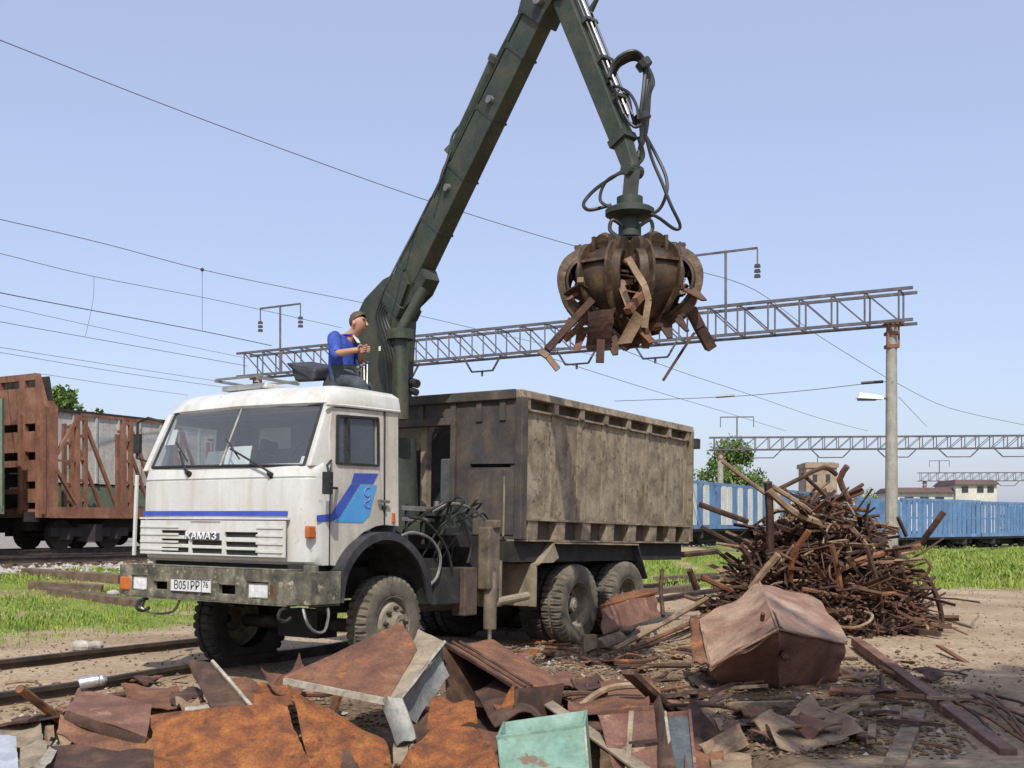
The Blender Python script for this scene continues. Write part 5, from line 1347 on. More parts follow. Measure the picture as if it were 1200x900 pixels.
for k in range(0):
    a = rng.uniform(0, 6.28); r = rng.uniform(.05, .45); c = V((G.x+math.cos(a)*r, G.y+math.sin(a)*r, G.z-.15-rng.random()*.35)); d = V((rng.gauss(0,1), rng.gauss(0,1), rng.gauss(0,.7))).normalized()*rng.uniform(.15,.34)
    MB().bar(c-d, c+d, rng.uniform(.03,.12), rng.uniform(.02,.07)).build('scrap_bar', rng.choice((m_rust2, m_rust4, m_rust5)), label='short rusty bar clamped inside the closed tines of the grab', cat='scrap bar', group='bars clamped inside the grab')

core = MB()
for k in range(260):
    a = rng.uniform(0, 6.28); z_ = rng.random(); rr = math.sqrt(rng.random())*(.46 if z_ < .6 else .46-.34*(z_-.6)/.4)
    c = V((G.x+math.cos(a)*rr, G.y+math.sin(a)*rr, zt(302)-.05-.66*z_)); d = V((rng.gauss(0,1), rng.gauss(0,1), rng.gauss(0,.8))).normalized()*rng.uniform(.06,.16)
    core.bar(c-d, c+d, rng.uniform(.03,.09), rng.uniform(.01,.05))
core.build('scrap_core', m_rust4, label='dense dark scrap packed between the tines of the grab', cat='scrap', kind='stuff')
PT = [((672,372),(655,402)),((684,384),(676,412)),((716,392),(722,416)),((730,396),(733,410)),((752,384),(764,402)),((778,376),(786,396)),((792,370),(806,388)),((700,330),(664,352)),((806,338),(826,352))]
for i, (p_, q_) in enumerate(PT):
    a, b = at(*p_, 9.95), at(*q_, 9.75+.05*(i % 3)); wv = V((.05+.012*(i % 3), .02, .01))
    MB().plate([a-wv, a+wv, b+wv*.25, b-wv*.4], .014).build('torn_strip', (m_rust4, m_rust2, m_rust4)[i % 3], label=['dark torn strip at the far lower left of the grab','dark torn strip next to the far lower left one on the grab','brown torn strip left of the grab bottom','short dark torn strip at the very bottom of the grab','dark torn strip right of the grab bottom','brown torn strip under the right tine of the grab','dark torn strip at the far lower right of the grab','brown strip poking out of the left side of the grab','dark strip poking out of the right side of the grab'][i], cat='scrap strip', group='scrap held in the grab')
GL_ = {}
for k in range(64):
    a = rng.uniform(0, 6.28); r = .54*math.sqrt(rng.random()); c = V((G.x+math.cos(a)*r, G.y+math.sin(a)*r, zt(300)-.1-rng.random()*.62)); 
    c = V((G.x, G.y, c.z)) + (c-V((G.x, G.y, c.z)))*(1 if c.z > zt(300)-.5 else .6)
    d = V((rng.gauss(0,1), rng.gauss(0,1), rng.gauss(0,.8))).normalized()*rng.uniform(.12,.24)
    i_ = rng.randrange(3); m = (m_rust2, m_rust4, m_rust5)[i_]; big = k % 3 == 0
    side_ = 'left' if c.x < G.x-.14 else ('right' if c.x > G.x+.14 else 'middle'); lev = 'high' if c.z > zt(300)-.42 else 'low'
    ti_ = abs(d.normalized().z); ori = 'level' if ti_ < .3 else ('tilted' if ti_ < .62 else 'steep')
    l = ori + ' %s %s clamped %s in the %s of the grab' % (('rusty brown','dark','pale tan')[i_], 'plate' if big else 'bar', lev, side_)
    if big:
        u = d.cross(V((rng.gauss(0,1), rng.gauss(0,1), rng.gauss(0,1)))).normalized()*rng.uniform(.06,.13)
        mb = MB().patch([c-d-u, c+d-u, c+d+u, c-d+u], 4, 4, .012, .05, 3, .05, 0, k)
    else: mb = MB().bar(c-d, c+d, rng.uniform(.03,.10), rng.uniform(.02,.06))
    mb.build('scrap_plate' if big else 'scrap_bar', m, label=l, cat='scrap plate' if big else 'scrap bar', group='pieces clamped inside the grab')

# ================================================================ THE OPERATOR
def skin_obj(name, joints, edges, m, parent, root, sub=2):
    bm = bmesh.new(); sk = bm.verts.layers.skin.verify(); vv = []
    for i, (p, r) in enumerate(joints):
        v = bm.verts.new(V(p)-root.location); v[sk].radius = (r, r) if not isinstance(r, tuple) else r; vv.append(v)
    vv[0][sk].use_root = True
    for a, b in edges: bm.edges.new((vv[a], vv[b]))
    me = bpy.data.meshes.new(name); bm.to_mesh(me); bm.free()
    o = link(bpy.data.objects.new(name, me), parent); me.materials.append(m)
    o.modifiers.new('skin', 'SKIN').use_smooth_shade = True
    s_ = o.modifiers.new('sub', 'SUBSURF'); s_.levels = sub; s_.render_levels = sub
    return o
MY = 12.1
man = thing('person', at(404, 452, MY), 'person in a blue shirt seated behind the cab roof working the levers', 'person')
hip = at(403, 446, MY); chest = at(402, 410, MY); neck = at(411, 393, MY-.02); hc = at(421, 380, MY-.04)
fwd = V((.93, -.37, 0)).normalized(); lef = V((-fwd.y, fwd.x, 0))    # he faces right and a little to the camera
shN, shF = chest+V((0,0,.11))-lef*.19, chest+V((0,0,.11))+lef*.19
if shN.y > shF.y: shN, shF = shF, shN
elN = at(394, 415, MY-.30); wrN = at(412, 411, MY-.42); haN = at(421, 410, MY-.42)
elF = shF+fwd*.12+V((0,0,-.26)); wrF = at(424, 408, MY-.05); haF = at(429, 409, MY-.08)
kN, kF = at(424, 452, MY-.28), at(430, 451, MY+.02)
fN, fF = kN+V((.05,0,-.45)), kF+V((.05,0,-.45))
J = [(hip,.10), (hip.lerp(chest,.5)-fwd*.02,.10), (chest-fwd*.01,.105), (chest.lerp(neck,.5)-fwd*.01,.05), (neck,.052), (hc-V((.0,0,.05)),.08), (hc+V((-.01,0,.02)),.108), (hc+V((-.012,0,.09)),.078),
     (shN,.065), (elN,.048), (wrN,.032), (shF,.065), (elF,.048), (wrF,.032),
     (hip-lef*.09+fwd*.05,.095), (kN,.07), (fN,.045), (hip+lef*.09+fwd*.05,.095), (kF,.07), (fF,.045), (haN,.034), (haF,.034)]
Ed = [(0,1),(1,2),(2,3),(3,4),(4,5),(5,6),(6,7),(3,8),(8,9),(9,10),(3,11),(11,12),(12,13),(0,14),(14,15),(15,16),(0,17),(17,18),(18,19),(10,20),(13,21)]
skin_obj('body', J, Ed, m_skin, man, man)
for h, w_ in ((haN, wrN), (haF, wrF)):       # fingers closed on the levers
    dd = (h-w_).normalized(); sx_ = dd.cross(V((0,0,1))).normalized(); f_ = MB()
    for k in range(4):
        o_ = h+dd*.015+V((0,0,.028-.018*k)); l_ = (.036,.042,.04,.032)[k]
        f_.tube([o_, o_+dd*l_+sx_*.004, o_+dd*(l_+.016)+sx_*.026, o_+dd*(l_-.006)+sx_*.042], [.0095,.009,.008,.007], 7, 2)
    o_ = h-dd*.01+V((0,0,.03)); f_.tube([o_, o_+dd*.02+V((0,0,.016))+sx_*.012, o_+dd*.045+V((0,0,.01))+sx_*.026], [.011,.0095,.008], 7, 2)
    f_.build('fingers', m_skin, man, sm=True, world=True)
def loft(rings, n=18):                       # rings: (centre, half width across, half depth)
    vs = []
    for c, w_, d_ in rings:
        for i in range(n):
            q = 2*math.pi*i/n; vs.append(c + lef*(w_*.95*math.cos(q))*(1+.06*noise.noise(V((q*2.5, c.z*14, 1)))) + fwd*(d_*math.sin(q))*(1+.08*noise.noise(V((q*2.5, c.z*14, 4)))))
    k = len(rings)
    return vs, [(j*n+i, j*n+(i+1) % n, (j+1)*n+(i+1) % n, (j+1)*n+i) for j in range(k-1) for i in range(n)] + [tuple(range(n)), tuple(range((k-1)*n, k*n))]
up_ = V((0,0,1)); sp = lambda t: hip.lerp(chest, t)
rg = [(sp(-.12),.165,.13),(sp(.1)-fwd*.02,.168,.135),(sp(.4)-fwd*.03,.165,.13),(sp(.75)-fwd*.02,.18,.132),(sp(1.0)-fwd*.01,.195,.13),(chest+up_*.07,.205,.118),(chest+up_*.11,.20,.10),(chest+up_*.145,.165,.085),(chest.lerp(neck,.72)+up_*.035,.105,.088),(chest.lerp(neck,.92)+up_*.02,.075,.075)]
sh_ = MB(); sh_.add(*loft(rg))
for a_, e_, w_, out_ in ((shN, elN, wrN, 1), (shF, elF, wrF, -1)):
    pts = catmull([a_+up_*.015+(chest+up_*.1-a_)*.25, a_-up_*.02, a_.lerp(e_,.5), e_, e_.lerp(w_,.12)], 4)
    sh_.tube(pts, [.068,.073,.073,.07,.066,.064,.06,.056], 12)
    sh_.ball(a_+(chest+up_*.1-a_)*.12-up_*.01, .074, 12, 8)
sh_.build('shirt', m_shirt, man, sm=60, world=True)
TJ = [(hip-V((0,0,.01)),.15), (hip-lef*.09+fwd*.06,.115), (kN,.088), (fN,.07), (hip+lef*.09+fwd*.06,.115), (kF,.088), (fF,.07)]
skin_obj('trousers', TJ, [(0,1),(1,2),(2,3),(0,4),(4,5),(5,6)], m_jean, man, man)
MB().patch([neck+fwd*.055+lef*.03-V((0,0,.01)), neck+fwd*.055-lef*.05-V((0,0,.01)), neck+fwd*.105-lef*.03-V((0,0,.09)), neck+fwd*.105+lef*.02-V((0,0,.09))], 3, 3, .01, 0).build('undershirt', m_tee, man, world=True)
# hair cap, face
hb = MB(); cv = hc+V((-.012,0,.035)); vs = []; n1, n2 = 22, 11
for j in range(n2+1):
    for i in range(n1):
        a = 2*math.pi*i/n1; hz = V((math.cos(a), math.sin(a), 0)); f = hz.dot(fwd)
        th = math.pi*(.53 - .22*f + .04*noise.noise(hz*5))*j/n2
        d = V((hz.x*math.sin(th), hz.y*math.sin(th), math.cos(th)))
        r = .099*(1+.06*noise.noise(d*7)) * (1.0 if j < n2 else .90); vs.append(cv + V((d.x*r, d.y*r*.96, d.z*.102*1.05)))
hb.add(vs, [(j*n1+i, (j+1)*n1+i, (j+1)*n1+(i+1) % n1, j*n1+(i+1) % n1) for j in range(n2) for i in range(n1)]).build('hair', m_hair, man, sm=True, world=True)
fc = hc+fwd*.088
MB().hexa([fc+V((0,0,-.022))-lef*.014, fc+V((0,0,-.022))+lef*.014, fc+fwd*.026+V((0,0,-.02))+lef*.01, fc+fwd*.026+V((0,0,-.02))-lef*.01, fc+V((0,0,.024))-lef*.007-fwd*.004, fc+V((0,0,.024))+lef*.007-fwd*.004, fc+fwd*.006+V((0,0,.024))+lef*.005, fc+fwd*.006+V((0,0,.024))-lef*.005]).build('nose', m_skin, man, world=True, bev=.004)
for s_ in (-1, 1):
    MB().ball(fc+lef*.034*s_+V((0,0,.026))-fwd*.010, .008, 8, 6).build('eye', m_ink, man, world=True, sm=True)
    MB().bar(fc+lef*.018*s_+V((0,0,.046))-fwd*.004, fc+lef*.052*s_+V((0,0,.044))-fwd*.018, .012, .008).build('eyebrow', m_hair, man, world=True)
    MB().ball(hc+lef*.098*s_-fwd*.01+V((0,0,.0)), .03, 8, 6, (.7,.5,1)).build('ear', m_skin, man, world=True, sm=True)
MB().bar(fc-lef*.025-V((0,0,.052))-fwd*.008, fc+lef*.025-V((0,0,.052))-fwd*.008, .012, .01).build('mouth', mat('lip', [(.5,(.25,.08,.06))], 3, .5, 0, 0, var=0), man, world=True)
for p_ in (fN, fF): MB().ball(p_+V((.08,-.03,-.06)), .06, 10, 6, (1.8,.9,.8)).build('boot', m_black, man, world=True, sm=True)
# ================================================================ SCRAP IN THE FOREGROUND
GS = 'scrap sheets in the front heap'
def P4(*c): return [at(*q) for q in c]
def sheet_(c, m, name, label, cat='scrap sheet', n=14, k=14, th=.009, warp=.025, rag=.03, bend=.0, seed=1, group=GS, freq=2.5, parent=None, bend2=0.0):
    mb = MB().patch(P4(*c), n, k, th, warp*1.1, freq, rag*.8, bend, seed, bend2, curl=.035 if rag else .015)
    if parent: return mb.build(name, m, parent, world=True, sm=50)
    return mb.build(name, m, label=label, cat=cat, group=group, sm=50)
# left: folded tray lying on the ground
tray = thing('folded_tray', gp(125, 880), 'reddish brown folded tray lying at the left end of the front heap', 'scrap tray', GS)
sheet_([(93,807,8.75),(178,829,8.3),(172,866,7.75),(77,834,8.05)], m_rust3, 'top_face', None, parent=tray, bend=-.02, rag=0, seed=2)
sheet_([(77,833,8.04),(172,865,7.74),(171,876,7.74),(77,846,8.03)], m_rust4, 'fold', None, parent=tray, warp=.006, rag=0, k=2, th=.03)
sheet_([(72,848,8.05),(180,872,7.76),(182,898,7.45),(66,864,7.85)], m_rust2, 'lower_flange', None, parent=tray, rag=.01, seed=4)
sheet_([(93,807,8.75),(77,834,8.05),(72,850,8.05),(84,838,8.9)], m_rust4, 'end_flange', None, parent=tray, rag=0, k=3)
# big orange plate and its neighbours
sheet_([(174,831,7.72),(338,828,7.62),(374,925,6.95),(184,935,6.85)], m_rust1, 'steel_plate', 'large bright orange rusty plate facing the camera at lower left', bend=.03, seed=5, warp=.02, n=16, k=12, rag=.04)
dk = thing('folded_plate', gp(260, 840), 'dark brown plate with a pale folded edge leaning behind the orange plate', 'scrap sheet', GS)
sheet_([(220,777,8.7),(249,776,8.75),(297,833,8.0),(252,834,7.9)], m_rust4, 'face', None, parent=dk, rag=.02, seed=6)
MB().tube(P4((249,775,8.72),(272,801,8.36),(299,833,7.98)), .018, 5).build('folded_edge', m_edge, dk, world=True)
sheet_([(264,790,8.8),(334,811,8.7),(340,834,8.05),(288,836,8.0)], m_rust2, 'steel_plate', 'reddish plate between the pale folded edge and the box lid', seed=7)
sheet_([(205,822,8.4),(232,820,8.5),(252,835,8.2),(212,836,8.1)], m_rust5, 'offcut', 'pale broken offcut behind the top edge of the orange plate', 'scrap piece', seed=8, rag=.06, n=6, k=5)
sheet_([(200,808,8.8),(238,806,8.9),(240,822,8.5),(198,824,8.4)], m_rust4, 'offcut', 'dark bracket shaped offcut left of the dark folded plate', 'scrap piece', seed=9, rag=.08, n=6, k=5)
sheet_([(166,806,9.2),(188,806,9.2),(194,826,8.7),(172,830,8.5)], m_wood, 'splintered_board', 'splintered tan board end above the left tray', 'board', seed=10, rag=.1, n=5, k=5)
sheet_([(218,828,8.15),(254,826,8.2),(256,840,7.9),(214,842,7.85)], m_stone, 'pale_board', 'white board piece just above the orange plate edge', 'board', seed=13, rag=.05, n=5, k=4)
# box lid with folded flanges
lid = thing('cabinet_lid', gp(440, 872), 'large brown orange box lid with folded flanges tilted in mid heap', 'scrap lid', GS)
sheet_([(332,795,8.0),(471,729,8.8),(489,760,8.45),(456,819,7.7)], m_rust2, 'face', None, parent=lid, n=18, k=12, warp=.012, rag=0, seed=11)
mb = MB()
for i in range(9):
    t0, t1 = i/9, (i+1)/9; a = at(333,798,7.95).lerp(at(452,822,7.66), t0); b = at(333,798,7.95).lerp(at(452,822,7.66), t1); j = .004*noise.noise(V((i*2.1,0,0)))
    mb.bar(a+V((0,0,j)), b+V((0,0,-j)), .03, .045)
mb.build('front_flange', m_edge, lid, world=True)
sheet_([(490,737,8.85),(521,752,8.6),(471,818,7.66),(454,821,7.7)], m_fender, 'side_flange', None, parent=lid, n=6, k=10, warp=.012, rag=0, seed=12)
MB().tube([at(521,752,8.58)+V((0,-.01,0)), at(500,779,8.2), at(485,799,7.92), at(470,818,7.64)], [.016,.012,.017,.013], 5).build('flange_edge', m_edge, lid, world=True)
sheet_([(445,822,7.69),(470,816,7.63),(488,866,7.5),(464,874,7.5)], m_greyst, 'corner_post', None, parent=lid, n=4, k=8, warp=.008, rag=.01, seed=14, th=.02)
sheet_([(520,756,8.62),(523,792,8.5),(484,848,7.9),(471,819,7.68)], m_greyst, 'inner_wall', None, parent=lid, n=8, k=8, warp=.01, rag=0, seed=15, bend=.03)
sheet_([(337,799,7.9),(450,862,7.62),(470,915,7.15),(374,925,7.05)], m_rust1, 'steel_plate', 'orange plate leaning under the tilted box lid', seed=16, warp=.03, n=14, k=10, bend=.02)
# bottom middle sheet, bent
bs = thing('bent_plate', gp(525, 890), 'bright orange bent plate at the bottom middle of the heap', 'scrap sheet', GS)
sheet_([(505,816,8.0),(556,823,7.9),(560,850,7.62),(500,852,7.6)], m_rust1, 'upper_face', None, parent=bs, seed=17, warp=.03)
sheet_([(500,851,7.6),(560,848,7.62),(592,920,7.0),(456,925,6.95)], m_rust1, 'lower_face', None, parent=bs, seed=18, warp=.035, n=12)
sheet_([(461,873,7.6),(486,858,7.7),(484,890,7.3),(460,905,7.1)], m_fender, 'torn_flap', None, parent=bs, seed=19, warp=.03, n=5, k=5)
sheet_([(402,881,7.15),(412,884,7.1),(428,915,6.9),(402,918,6.9)], m_rust4, 'steel_stub', 'dark pointed stub in front of the orange plate under the lid', 'scrap piece', seed=20, n=3, k=3, th=.03)
# open dark cabinet
F_ = P4((521,755,8.85),(606,808,8.25),(596,864,8.0),(523,850,8.3)); off = at(577,752,9.45)-F_[0]
cab_ = thing('open_cabinet', gp(565, 860), 'dark brown open cabinet lying on its side in the heap', 'cabinet', GS)
def wall(a, b, nm, m, s_): MB().patch([F_[a], F_[b], F_[b]+off, F_[a]+off], 8, 6, .02, .02, 2.5, .0, .0, s_).build(nm, m, cab_, world=True, sm=50)
wall(0, 1, 'top_wall', m_rust2, 21); wall(1, 2, 'side_wall', m_rust4, 22); wall(2, 3, 'bottom_wall', m_rust4, 23); wall(3, 0, 'side_wall', m_rust4, 24)
MB().patch([p+off for p in F_], 4, 4, .015, .01).build('back_wall', m_rust4, cab_, world=True)
for t in (.0, .16, .3):
    MB().tube([F_[0]+off*t+V((0,0,.012)), F_[1]+off*t+V((0,0,.012))], .016, 5).build('top_ridge', m_rust4, cab_, world=True)
MB().tube([F_[1]+V((.0,-.01,0)), F_[2]+V((0,-.01,0))], .018, 5).build('front_edge', m_rust4, cab_, world=True)
sheet_([(580,828,8.12),(606,806,8.18),(599,840,8.0),(583,836,8.05)], m_rust1, 'board', 'small orange board leaning inside the open cabinet', 'board', seed=25, n=4, k=4)
sheet_([(604,768,9.4),(624,767,9.5),(618,803,8.9),(604,800,8.8)], m_rust3, 'offcut', 'reddish upright offcut behind the right corner of the cabinet', 'scrap piece', seed=26, n=4, k=4)
# mint green bin
gb = thing('metal_box', gp(640, 905), 'mint green painted metal box at the bottom edge', 'box', None)
g0, g1, g2, g3 = P4((583,865,7.36),(684,850,7.46),(690,925,7.0),(590,930,6.95)); go = V((.04,.34,.04))
MB().patch([g0, g1, g2, g3], 8, 8, .012, .01, 2, 0, 0, 27).build('front', m_mint, gb, world=True, sm=50)
MB().patch([g1, g1+go, g2+go, g2], 4, 4, .012, .004).build('side', m_mint, gb, world=True)
MB().patch([g0, g0+go, g3+go, g3], 4, 4, .012, .004).build('side', m_mint, gb, world=True)
MB().patch([g0+go, g1+go, g2+go, g3+go], 4, 4, .012, .004).build('back', m_mint, gb, world=True)
MB().bar(g0+V((-.01,-.012,.0)), g1+V((.01,-.012,.0)), .03, .035).build('rim', m_mint, gb, world=True, bev=.004)
MB().bar(g1+V((.004,-.01,0)), g2+V((.004,-.01,0)), .014, .02).build('edge_strip', m_edge, gb, world=True)
MB().tube([g1+V((.0,.02,.0)), g1+go], .012, 5).tube([g0, g0+go], .012, 5).build('rim', m_mint, gb, world=True)
MB().bar(g0+V((.0,-.02,-.05)), g1+V((.0,-.02,-.05)), .004, .006).build('fold_line', m_greyst, gb, world=True)
# beam, door panel, fin and channel right of it
bj = thing('angle_beam', gp(700, 870), 'long tan angle beam lying diagonally right of the green box', 'beam', GS)
ba, bb_ = at(634,818,8.7), at(762,908,7.1)
MB().bar(ba, bb_, .11, .014).build('top_flange', m_fender, bj, world=True); MB().bar(ba+V((.045,.03,-.045)), bb_+V((.045,.03,-.045)), .014, .09).build('web', m_rust4, bj, world=True)
dp = thing('door_panel', gp(738, 890), 'brown panelled metal door leaning behind the diagonal beam', 'door panel', GS)
sheet_([(700,836,7.95),(766,829,7.95),(775,915,7.25),(724,920,7.2)], m_rust3, 'sheet', None, parent=dp, seed=28, warp=.01, rag=0)
MB().bar(at(740,833,7.93), at(735,910,7.22), .035, .02).build('stile', m_fender, dp, world=True); MB().bar(at(737,871,7.55), at(771,867,7.55), .03, .02).build('rail', m_rust4, dp, world=True)
MB().bar(at(700,836,7.93), at(766,829,7.93), .03, .03).build('top_edge', m_rust2, dp, world=True)
sheet_([(670,812,9.1),(757,806,9.2),(764,833,8.3),(664,838,8.3)], m_rust2, 'steel_plate', 'flat brown plate lying behind the panelled door', seed=29, rag=.05)
MB().plate(P4((773,815,8.05),(780,840,7.95),(795,912,7.2),(773,914,7.2),(764,828,8.1)), .02).build('steel_fin', m_rust4, label='dark brown pointed fin standing right of the panelled door', cat='scrap piece', group=GS)
ch = thing('steel_channel', gp(800, 880), 'blue grey channel section standing on end right of the pointed fin', 'channel', GS)
c0, c1, c2, c3 = P4((779,838,8.0),(808,836,8.0),(815,912,7.25),(790,914,7.25))
MB().patch([c0, c1, c2, c3], 4, 8, .01, .008).build('web', m_bluegrey, ch, world=True)
MB().bar(c0, c3, .02, .07).build('flange', m_edge, ch, world=True); MB().bar(c1, c2, .02, .07).build('flange', m_rust3, ch, world=True); MB().bar(c0, c1, .07, .03).build('end_plate', m_rust3, ch, world=True)
sheet_([(808,846,8.7),(838,838,8.9),(858,862,8.2),(818,890,7.6)], m_rust3, 'torn_plate', 'pinkish brown torn plate right of the blue grey channel', seed=31, warp=.05, rag=.08)
sheet_([(822,812,9.6),(874,836,8.8),(852,866,8.1),(810,842,8.7)], m_rust5, 'crumpled_sheet', 'crumpled tan sheet below the big rusty hopper', seed=32, warp=.07, rag=.08)
sheet_([(860,850,8.4),(890,838,8.8),(884,858,8.3),(862,872,8.0)], m_wood, 'board_offcut', 'short board offcut beside the crumpled tan sheet', 'board', seed=33, rag=.05, n=5, k=4)
sheet_([(878,838,8.45),(952,822,9.1),(1017,857,7.8),(912,872,7.35)], m_rust5, 'leaf_shaped_sheet', 'flat tan sheet with curled edge lying on the ground in front of the hopper', seed=34, warp=.06, rag=.03, bend=.07, n=14)
sheet_([(668,800,9.9),(700,790,10.4),(714,803,9.9),(682,812,9.5)], m_rust4, 'offcut', 'dark offcut in the debris above the flat brown plate', 'scrap piece', seed=35, n=5, k=5, rag=.1)
# tray beside the rear wheels
rt = thing('bent_tray', V(at(738,740,14.1)), 'brown tray with an orange edge lying against the rear wheels', 'scrap tray', GS)
sheet_([(704,711,13.7),(768,694,14.7),(775,722,14.5),(706,744,13.5)], m_rust3, 'face', None, parent=rt, seed=36, warp=.03)
sheet_([(704,711,13.7),(730,694,14.5),(770,688,15.2),(768,695,14.7)], m_rust2, 'top_face', None, parent=rt, seed=37, warp=.02)
MB().tube(P4((703,711,13.68),(735,703,14.2),(769,694,14.7)), .022, 5).build('edge', m_rust1, rt, world=True)
MB().tube(P4((776,668,15.6),(774,690,15.2),(777,722,14.6)), .03, 6).build('bent_post', m_rust4, label='dark post standing at the right end of the tray by the wheels', cat='post')
# log ends by the first rear wheel
MB().cyl(at(700,758,13.1), at(726,749,13.6), .095, .095, 14).build('log', m_wood, label='short round log lying in front of the rear wheel', cat='log')
lb = MB().box(V((0,0,0)), V((.16,.16,.24))); lb.build('wooden_block', m_wood, label='upright wooden block next to the short log', cat='block', bev=.01).location = at(691,768,12.9)
# big rusty hopper
hop = thing('steel_hopper', gp(905, 806), 'big rusty faceted hopper lying on its side before the tangled heap', 'hopper')
Vx = [at(*q) for q in ((890,683,11.6),(820,726,11.1),(832,783,10.0),(912,738,9.6),(963,702,11.8),(992,755,10.5),(846,808,10.45),(912,811,10.3),(979,802,10.7),(870,770,12.6),(960,760,12.8))]
mb = MB()
mb2 = MB()
def facet(ids, m, nm, s_):
    q = [Vx[i] for i in ids]
    MB().patch(q if len(q) == 4 else [q[0], q[1], q[2], q[2]*.999+q[0]*.001], 12, 12, .014, .022, 2.6, 0, .02, s_, 0, .03).build(nm, m, hop, world=True, sm=50)
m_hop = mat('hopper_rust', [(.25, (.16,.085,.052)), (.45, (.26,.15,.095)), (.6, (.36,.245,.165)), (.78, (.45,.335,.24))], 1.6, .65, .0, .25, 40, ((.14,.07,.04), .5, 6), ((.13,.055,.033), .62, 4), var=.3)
m_hopd = mat('hopper_shaded_rust', [(.25, (.10,.045,.03)), (.5, (.19,.088,.056)), (.75, (.27,.145,.095))], 2.0, .75, .0, .3, 40, ((.06,.03,.02), .5, 6), var=.3)  # darker copy of the hopper rust, shade of the lower facets in the colour
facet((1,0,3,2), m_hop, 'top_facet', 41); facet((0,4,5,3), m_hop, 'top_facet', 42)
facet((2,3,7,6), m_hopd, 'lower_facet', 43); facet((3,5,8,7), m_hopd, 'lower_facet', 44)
facet((0,1,9,10), m_rust3, 'back_facet', 45); facet((4,0,10,8), m_rust3, 'back_facet', 46); facet((1,2,6,9), m_rust4, 'back_facet', 48)
for a, b in ((0,3),(2,3),(3,5)): MB().tube([Vx[a]+V((0,-.004,.006)), Vx[a].lerp(Vx[b],.5)+V((0,-.008,.012)), Vx[b]+V((0,-.004,.006))], .012, 5).build('weld_seam', m_hop, hop, world=True, sm=True)
sheet_([(807,728,11.25),(821,724,11.2),(833,784,10.0),(813,778,10.2)], m_rust2, 'side_flange', None, parent=hop, seed=47, warp=.01, rag=.02, th=.02)
MB().tube(P4((821,724,11.18),(826,752,10.5),(833,785,9.97)), .014, 5).build('flange_edge', m_rust5, hop, world=True)
MB().cyl(at(917,763,9.98), at(919,768,9.8), .035, .03, 10).ball(at(920,770,9.78), .035, 8, 6).build('drain_pipe', m_rust4, hop, world=True)
MB().tube([at(893,727,9.95), at(894,719,9.9)], .02, 6).build('lug', m_rust2, hop, world=True)
for (x, y) in ((858,789),(885,772),(940,750),(968,766)):
    pass
# long beam, plank and stub at the right
MB().bar(at(1003,752,13.6), at(1182,886,7.35), .115, .10).build('steel_beam', m_rust3, label='long reddish beam slanting down to the lower right corner', cat='beam', bev=.008)
MB().bar(at(1075,838,8.95)+V((0,0,.03)), at(1046,905,6.95)+V((0,0,.03)), .13, .035).build('plank', m_wood, label='grey plank pointing at the camera right of the flat tan sheet', cat='plank', bev=.004)
MB().plate(P4((1039,826,9.45),(1056,827,9.4),(1058,853,8.5),(1041,854,8.45)), .05).build('timber_stub', m_wood, label='short timber stub between the long beam and the grey plank', cat='timber')
MB().tube(P4((1032,790,10.9),(1036,830,9.4),(1040,850,8.8)), .018, 6).build('thin_bar', m_rust4, label='thin dark bar beside the short timber stub', cat='bar')
tg_ = MB().tube(P4((1092,722,18.2),(1120,729,17.2),(1138,735,16.6),(1160,747,15.2)), [.03,.025,.02,.012], 6).tube(P4((1137,735,16.6),(1141,728,16.8),(1147,722,16.9)), [.02,.012], 6); tg_.build('forked_branch', m_wood, label='pale forked branch lying on the bare ground right of the heap', cat='branch')
for i, (c, l) in enumerate(((((1090,700,19.5),(1120,702,19.0),(1148,706,18.6)), 'thin straight rod lying beyond the forked branch'), (((1080,750,15.0),(1110,746,15.2),(1132,745,15.4)), 'thin rod lying flat before the forked branch'))):
    MB().tube(P4(*c), .018, 5).build('thin_rod', m_rust4, label=l, cat='rod')
rng = random.Random(5)
for i in range(7):
    x0, y0 = 1118+i*7+rng.uniform(-4,4), 822+rng.uniform(-8,10); x1, y1 = x0+rng.uniform(40,100), y0+rng.uniform(28,52)
    a, b = gp(x0, y0), gp(x1, y1); MB().tube([a+V((0,0,.03)), a.lerp(b,.5)+V((0,0,.06)), b+V((0,0,.03))], .013, 5).build('thin_rod', m_rust4 if i % 2 else m_rust2, label='%s thin rod, %s from the left, beside the lower end of the long reddish beam' % ('dark' if i % 2 else 'brown', ('first','second','third','fourth','fifth','sixth','last')[i]), cat='rod', group='thin rods by the long beam')
# left corner bits
sheet_([(-8,862,8.0),(19,864,8.1),(22,905,7.1),(-25,910,7.0)], mat('pale_sheet', [(.3,(.4,.42,.45)),(.7,(.6,.62,.64))], 4, .4, .3, .05), 'aluminium_sheet', 'pale grey metal panel in the lower left corner', seed=50, warp=.02, n=6, k=6)
sheet_([(66,866,7.9),(72,872,7.8),(52,908,7.0),(38,905,7.05)], m_edge, 'bright_strip', 'bright bent strip beside the pale panel at lower left', seed=51, warp=.02, n=3, k=6)
sheet_([(24,872,7.9),(62,868,8.1),(48,900,7.2),(22,905,7.1)], m_fender, 'torn_sheet', 'tan torn sheet between the pale panel and bright strip', seed=52, warp=.05, n=6, k=6)
sheet_([(54,838,9.0),(62,836,9.0),(64,866,8.2),(52,868,8.1)], m_rust5, 'upright_strip', 'small tan strip standing left of the folded tray', seed=53, n=3, k=4)
def rock(px, r, label, m, name='stone'):
    g = gp(*px); mb = MB(); mb.ball((0,0,0), r, 9, 6, (1.3,.9,.75))
    mb.v = [tuple(V(v)*(1+.25*noise.noise(V(v)*9+V((px[0],0,0))))) for v in mb.v]
    o = mb.build(name, m, label=label, cat='stone'); o.location = g+V((0,0,-r*.1))
